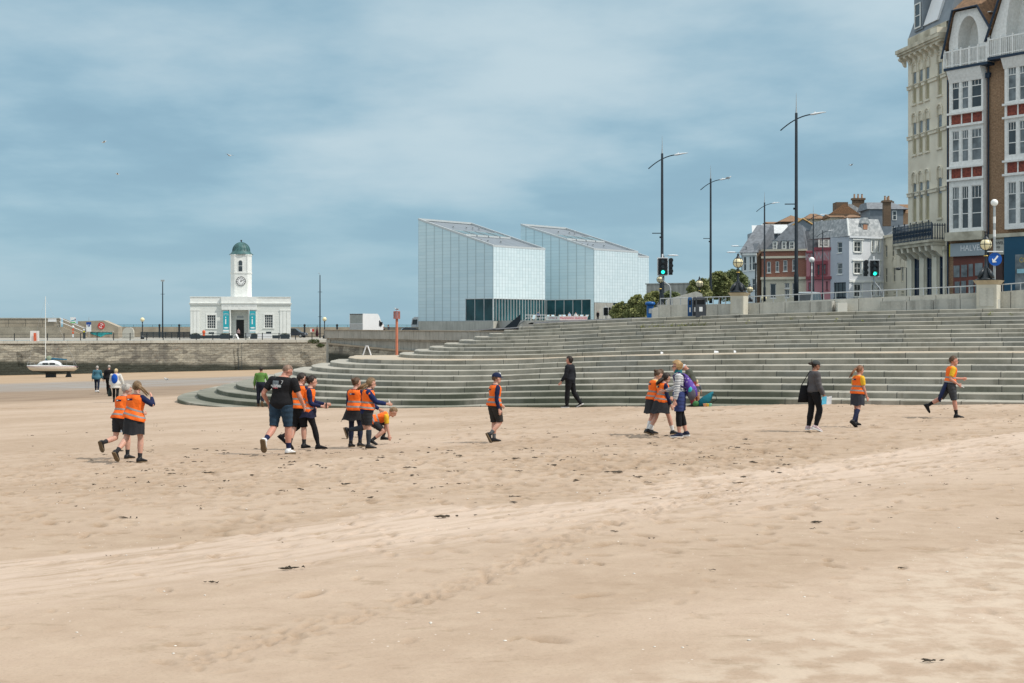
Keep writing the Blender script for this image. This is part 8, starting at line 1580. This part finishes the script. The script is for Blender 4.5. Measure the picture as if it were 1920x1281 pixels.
# harbour marker post with gull, white A-frame, buoy
Y=132; mp_=thing('marker_post','orange harbour marker post with lantern cage behind the steps','marker',(X(744,Y),Y,zs(X(744,Y),Y))); z0=mp_.location.z; zq=lambda p:Z(p,Y)-z0
MB().cyl(0,0,-.3,zq(598),.13,.12,14).build('pole',mat('marker_orange',(.62,.21,.12),.6,.12,2),mp_); cg=MB(); n=12
for i in range(n): a=2*math.pi*i/n; cg.box(math.cos(a)*.28-.03,math.cos(a)*.28+.03,math.sin(a)*.28-.02,math.sin(a)*.28+.02,zq(598),zq(584.5))
cg.build('cage_bars',mat('marker_faded',(.50,.17,.12),.6,.2,3),mp_); MB().lathe([(.31,zq(585)),(.31,zq(583.8)),(.05,zq(583.5))],n=14).lathe([(.31,zq(598)),(.31,zq(597.4)),(.05,zq(597))],n=14).build('cage_rings',mat('marker_faded2',(.42,.13,.1),.6,.2,3),mp_); MB().cyl(0,0,zq(598),zq(584),.07,.06,10).build('lantern_tube',M['red_paint'],mp_)
def gull(label,loc,yaw,fly=False,s=1.0,bank=0):
    t=thing('seagull',label,'bird',loc,R(yaw)); mb=MB(); c=V3(0,0,.15 if not fly else 0)
    mb.loft([(c+V3(-.24,0,.0),V3(0,1,0),V3(0,0,1),.03*s,.01*s),(c+V3(-.12,0,.0),V3(0,1,0),V3(0,0,1),.06*s,.055*s),(c+V3(.02,0,.02),V3(0,1,0),V3(0,0,1),.08*s,.08*s),(c+V3(.12,0,.06),V3(0,1,0),V3(0,0,1),.05*s,.06*s),(c+V3(.15,0,.12),V3(0,1,0),V3(0,0,1),.04*s,.045*s),(c+V3(.20,0,.13),V3(0,1,0),V3(0,0,1),.03*s,.03*s)],12)
    mb.tube([c+V3(.2,0,.12),c+V3(.27,0,.11)],[.014,.004],6)
    if not fly:
        for q in (1,-1): mb.tube([(.01,.03*q,.09),(.01,.03*q,0)],.008,5)
    mb.build('body',fab('gull_white',(.66,.66,.64)),t,True)
    w_=MB()
    for q in (1,-1):
        if fly: P=[(.07,.06*q,.03),(.1,.32*q,.14),(-.02,.66*q,.10),(-.08,.60*q,.09),(-.04,.30*q,.12),(-.10,.06*q,.02)]; w_.add(P+[(a,b_,z_-.012) for a,b_,z_ in P],[(0,1,4,5),(1,2,3,4),(6,11,10,7),(7,10,9,8),(0,6,7,1),(1,7,8,2),(2,8,9,3),(3,9,10,4),(4,10,11,5)])
        else: w_.ell((-.05,.07*q,.19),(.17,.02,.05),10,6)
    w_.build('wings',fab('gull_grey',(.30,.32,.34)),t,not fly); t.rotation_euler=(R(bank),0,R(yaw)); return t
gull('white gull perched on top of the orange marker post',(X(743.5,Y),Y,Z(583.3,Y)),170,s=.9)
for px,py,Yg,yw,lab in ((195,267,150,20,'gull gliding highest at the left of the sky'),(430,292,140,150,'gull flying above the clock tower'),(220,327,170,200,'lower gull flying below the first at left'),(1596,310,160,10,'gull flying between the tallest lamp and the hotel')): gull(lab,tuple(P(px,py,Yg)),yw,True,1,random.uniform(-12,12))
gull('white gull perched on the second tall lamp arm',(X(1366,115),115,Z(337.5,115)),10,s=.9)
for px,py,lab in ((158.5,699,'white gull standing on the sand right of the boat'),(312,713.5,'white gull standing on the wet sand left of the steps')): yg=sand_hit(px,py+1); gull(lab,(X(px,yg),yg,zs(X(px,yg),yg)),random.choice((10,190)),s=1.2).scale=(1.0,)*3
Y=118; t=thing('white_frame','white A-shaped frame standing behind the landing of the steps','frame',(X(688,Y),Y,Z(672,Y)-.4)); s_=11/F*Y; hz=Z(648.5,Y)-t.location.z
for q in (1,-1): MB().tube([(q*s_*1.15,0,0),(q*.06,0,hz)],[.055,.055],4).build('leg',M['white_sign'],t)
MB().box(-.12,.12,-.05,.05,hz-.06,hz+.02).build('top_bar',M['white_sign'],t)
yg=sand_hit(505,691); t=thing('buoy','small orange cone buoy at the foot of the harbour wall','buoy',(X(506,yg),yg,zs(X(506,yg),yg))); MB().lathe([(.22,0),(.2,.1),(.16,.5),(.05,.8)],n=12).build('cone',M['orange_paint'],t,True); MB().cyl(0,0,.8,.95,.02).build('eye',M['galv'],t)
for i,(k,px,lab,sz) in enumerate(((9,1241,'small white paper scrap on the landing above the two girls',.055),(9,1343,'larger pale plastic scrap on the landing right of the bending man',.09),(9,1378,'small white wrapper on the landing left of the woman in leggings',.045),(6,935,'white folded paper on a step above the boy with the cap',.09))):
    p=on_step(k,px,.8 if k<9 else 1.9); tag(MB().add([(-sz,-.05,0),(sz,-.04,.01),(sz*.9,.05,.03),(-sz*.8,.06,.05),(-sz,-.05,.015),(sz,-.04,.05),(sz*.9,.05,.08),(-sz*.8,.06,.1)],[(0,3,2,1),(4,5,6,7),(0,1,5,4),(1,2,6,5),(2,3,7,6),(3,0,4,7)]).build('litter_scrap',WSOCK,loc=tuple(p)),lab,'litter')
# dark rocks and kelp strip where the wall meets the steps
rk=MB(); rs=random.Random(4)
for _ in range(260):
    px=rs.uniform(540,640); yy_=rs.uniform(140,205); x=X(px,yy_); s=rs.uniform(.15,.55); rk.ell((x,yy_,zs(x,yy_)+s*.1),(s*1.3,s,s*.5),7,5,Matrix.Rotation(rs.uniform(0,3),3,'Z'))
tag(rk.build('weedy_rubble',mat('black_weed',(.02,.024,.02),.8,.4,3,col2=(.05,.055,.04)),smooth=True),'black weedy rubble at the corner of the harbour wall','rubble',kind='stuff')
# small stuff on the beach: seaweed, stones
sc=MB(); rs=random.Random(21)
def bit(mb,x,y,s,n=3):
    z_=zs(x,y)+.004
    for _ in range(n):
        a=rs.uniform(0,3.14); dx_,dy_=rs.gauss(0,s*.5),rs.gauss(0,s*.4); L_=s*rs.uniform(.5,1.2); p=[(x+dx_+math.cos(a)*L_*q,y+dy_+math.sin(a)*L_*q*.6,z_+.012*rs.random()+s*.06*(1-abs(q))) for q in (-.5,0,.5)]; mb.tube(p,[s*.03,s*.09,s*.02],5)
for _ in range(240): y=rs.uniform(14,44); x=rs.uniform(-.35,.36)*y; bit(sc,x,y,rs.uniform(.015,.04)*(1+y/30),2)
for _ in range(170): y=rs.gauss(26,4); x=rs.uniform(-.3,.2)*y; bit(sc,x,y,rs.uniform(.04,.12),3)
KM=mat('dry_kelp',(.035,.028,.02),.7,.4,8,col2=(.09,.065,.04))
tag(sc.build('seaweed_scraps',KM,smooth=True),'dark scraps of seaweed and stones scattered over the sand','seaweed',kind='stuff')
for i,(px,py,s,lab) in enumerate(((548,1069,.16,'dark seaweed clump low at left of centre'),(834,971.5,.22,'long dark seaweed strand in the middle of the beach'),(1745,1243,.11,'small dark clump at the bottom right of the beach'),(397,1095,.09,'grey seaweed bit left of the lowest clump'),(1532,982,.14,'brown seaweed knot right of centre'),(1159,887,.22,'thin dark seaweed strand below the girls'),(1688,1068,.06,'black pebble with white shell at right'),(1337,1072,.05,'small dark pebble right of centre'))):
    y=sand_hit(px,py); x=X(px,y); mb=MB(); bit(mb,0,0,s*.62,9); me=mb
    z_=zs(0,0)+.004; me.v=[(a,b_*.6,c_-z_) for a,b_,c_ in me.v]; tag(me.build('seaweed_clump',KM,loc=(x,y,zs(x,y)+.01),smooth=True),lab,'seaweed',kind='thing')
shl=MB()
for _ in range(90): y=rs.uniform(9,30); x=rs.uniform(-.36,.36)*y; s=rs.uniform(.006,.013); shl.ell((x,y,zs(x,y)+s*.3),(s*1.2,s,s*.5),6,4)
tag(shl.build('shell_fragments',mat('shell_white',(.7,.66,.6),.5,.15,20),smooth=True),'tiny pale shell fragments scattered over the sand','shells',kind='stuff')
for p in PEOPLE: print('PERSON',*p)
# ---------------------------------------------------------------- camera, sun, sky
cam=bpy.data.cameras.new('camera'); co=bpy.data.objects.new('camera',cam); C.objects.link(co)
co.location=(0,0,E); co.rotation_euler=(R(90),0,0); cam.sensor_width=36; cam.lens=50; cam.shift_y=-32.5/1920; cam.clip_end=60000; cam.clip_start=.1
bpy.context.scene.camera=co
SUN_EL=R(52); sd=Vector((.93,-.36,0)).normalized()*math.cos(SUN_EL); sd.z=math.sin(SUN_EL)
sl=bpy.data.lights.new('sun','SUN'); sl.energy=3.0; sl.angle=R(.9); sl.color=(1,.95,.87)
so=bpy.data.objects.new('sun',sl); C.objects.link(so); so.rotation_euler=sd.to_track_quat('Z','Y').to_euler(); so.location=(0,0,60)
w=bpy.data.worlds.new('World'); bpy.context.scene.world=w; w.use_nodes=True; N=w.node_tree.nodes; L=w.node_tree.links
OFF1=(.25,0.05,0)
bg=N['Background']; sky=N.new('ShaderNodeTexSky'); sky.sky_type='NISHITA'; sky.sun_disc=False; sky.sun_elevation=SUN_EL
sky.sun_rotation=math.atan2(sd.x,sd.y); sky.air_density=1.0; sky.dust_density=.6; sky.ozone_density=1.6
tc=N.new('ShaderNodeTexCoord'); sp=N.new('ShaderNodeSeparateXYZ'); L.new(tc.outputs['Generated'],sp.inputs[0])
zc=math_n(N,L,'ADD',math_n(N,L,'MAXIMUM',sp.outputs[2],0.0),.14)
cb=N.new('ShaderNodeCombineXYZ'); L.new(math_n(N,L,'DIVIDE',sp.outputs[0],zc),cb.inputs[0]); L.new(math_n(N,L,'DIVIDE',sp.outputs[1],zc),cb.inputs[1])
c1=noise_n(N,L,cb.outputs[0],.55,7,.5,sc=(1.0,.8,1),off=OFF1); c2=noise_n(N,L,cb.outputs[0],2.0,6,.55,sc=(.9,.8,1),off=(-2,1,0))
base=mixc(N,L,.87,sky.outputs[0],mixc(N,L,rng(N,L,sp.outputs[2],0,.28),(2.45,4.1,5.1),(2.25,3.8,4.75)))
cov=math_n(N,L,'ADD',math_n(N,L,'MULTIPLY',c1,.76),math_n(N,L,'MULTIPLY',c2,.24))
elv=rng(N,L,sp.outputs[2],.0,.15,.3,1)
dk=mixc(N,L,math_n(N,L,'MULTIPLY',rng(N,L,cov,.5,.40),math_n(N,L,'MULTIPLY',elv,.6)),base,(2.1,3.35,4.3))
lt=mixc(N,L,math_n(N,L,'MULTIPLY',rng(N,L,cov,.43,.60),math_n(N,L,'MULTIPLY',elv,.8)),dk,(4.85,5.9,6.4))
lt=mixc(N,L,rng(N,L,sp.outputs[2],.26,.7),lt,(8.2,8.6,8.8))  # sky brightened above the view, added to lift the ambient light
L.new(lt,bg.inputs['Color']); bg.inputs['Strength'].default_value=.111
vs_=bpy.context.scene.view_settings; vs_.view_transform='Standard'; vs_.look='None'; vs_.gamma=1; vs_.exposure=0.12; vs_.use_curve_mapping=False
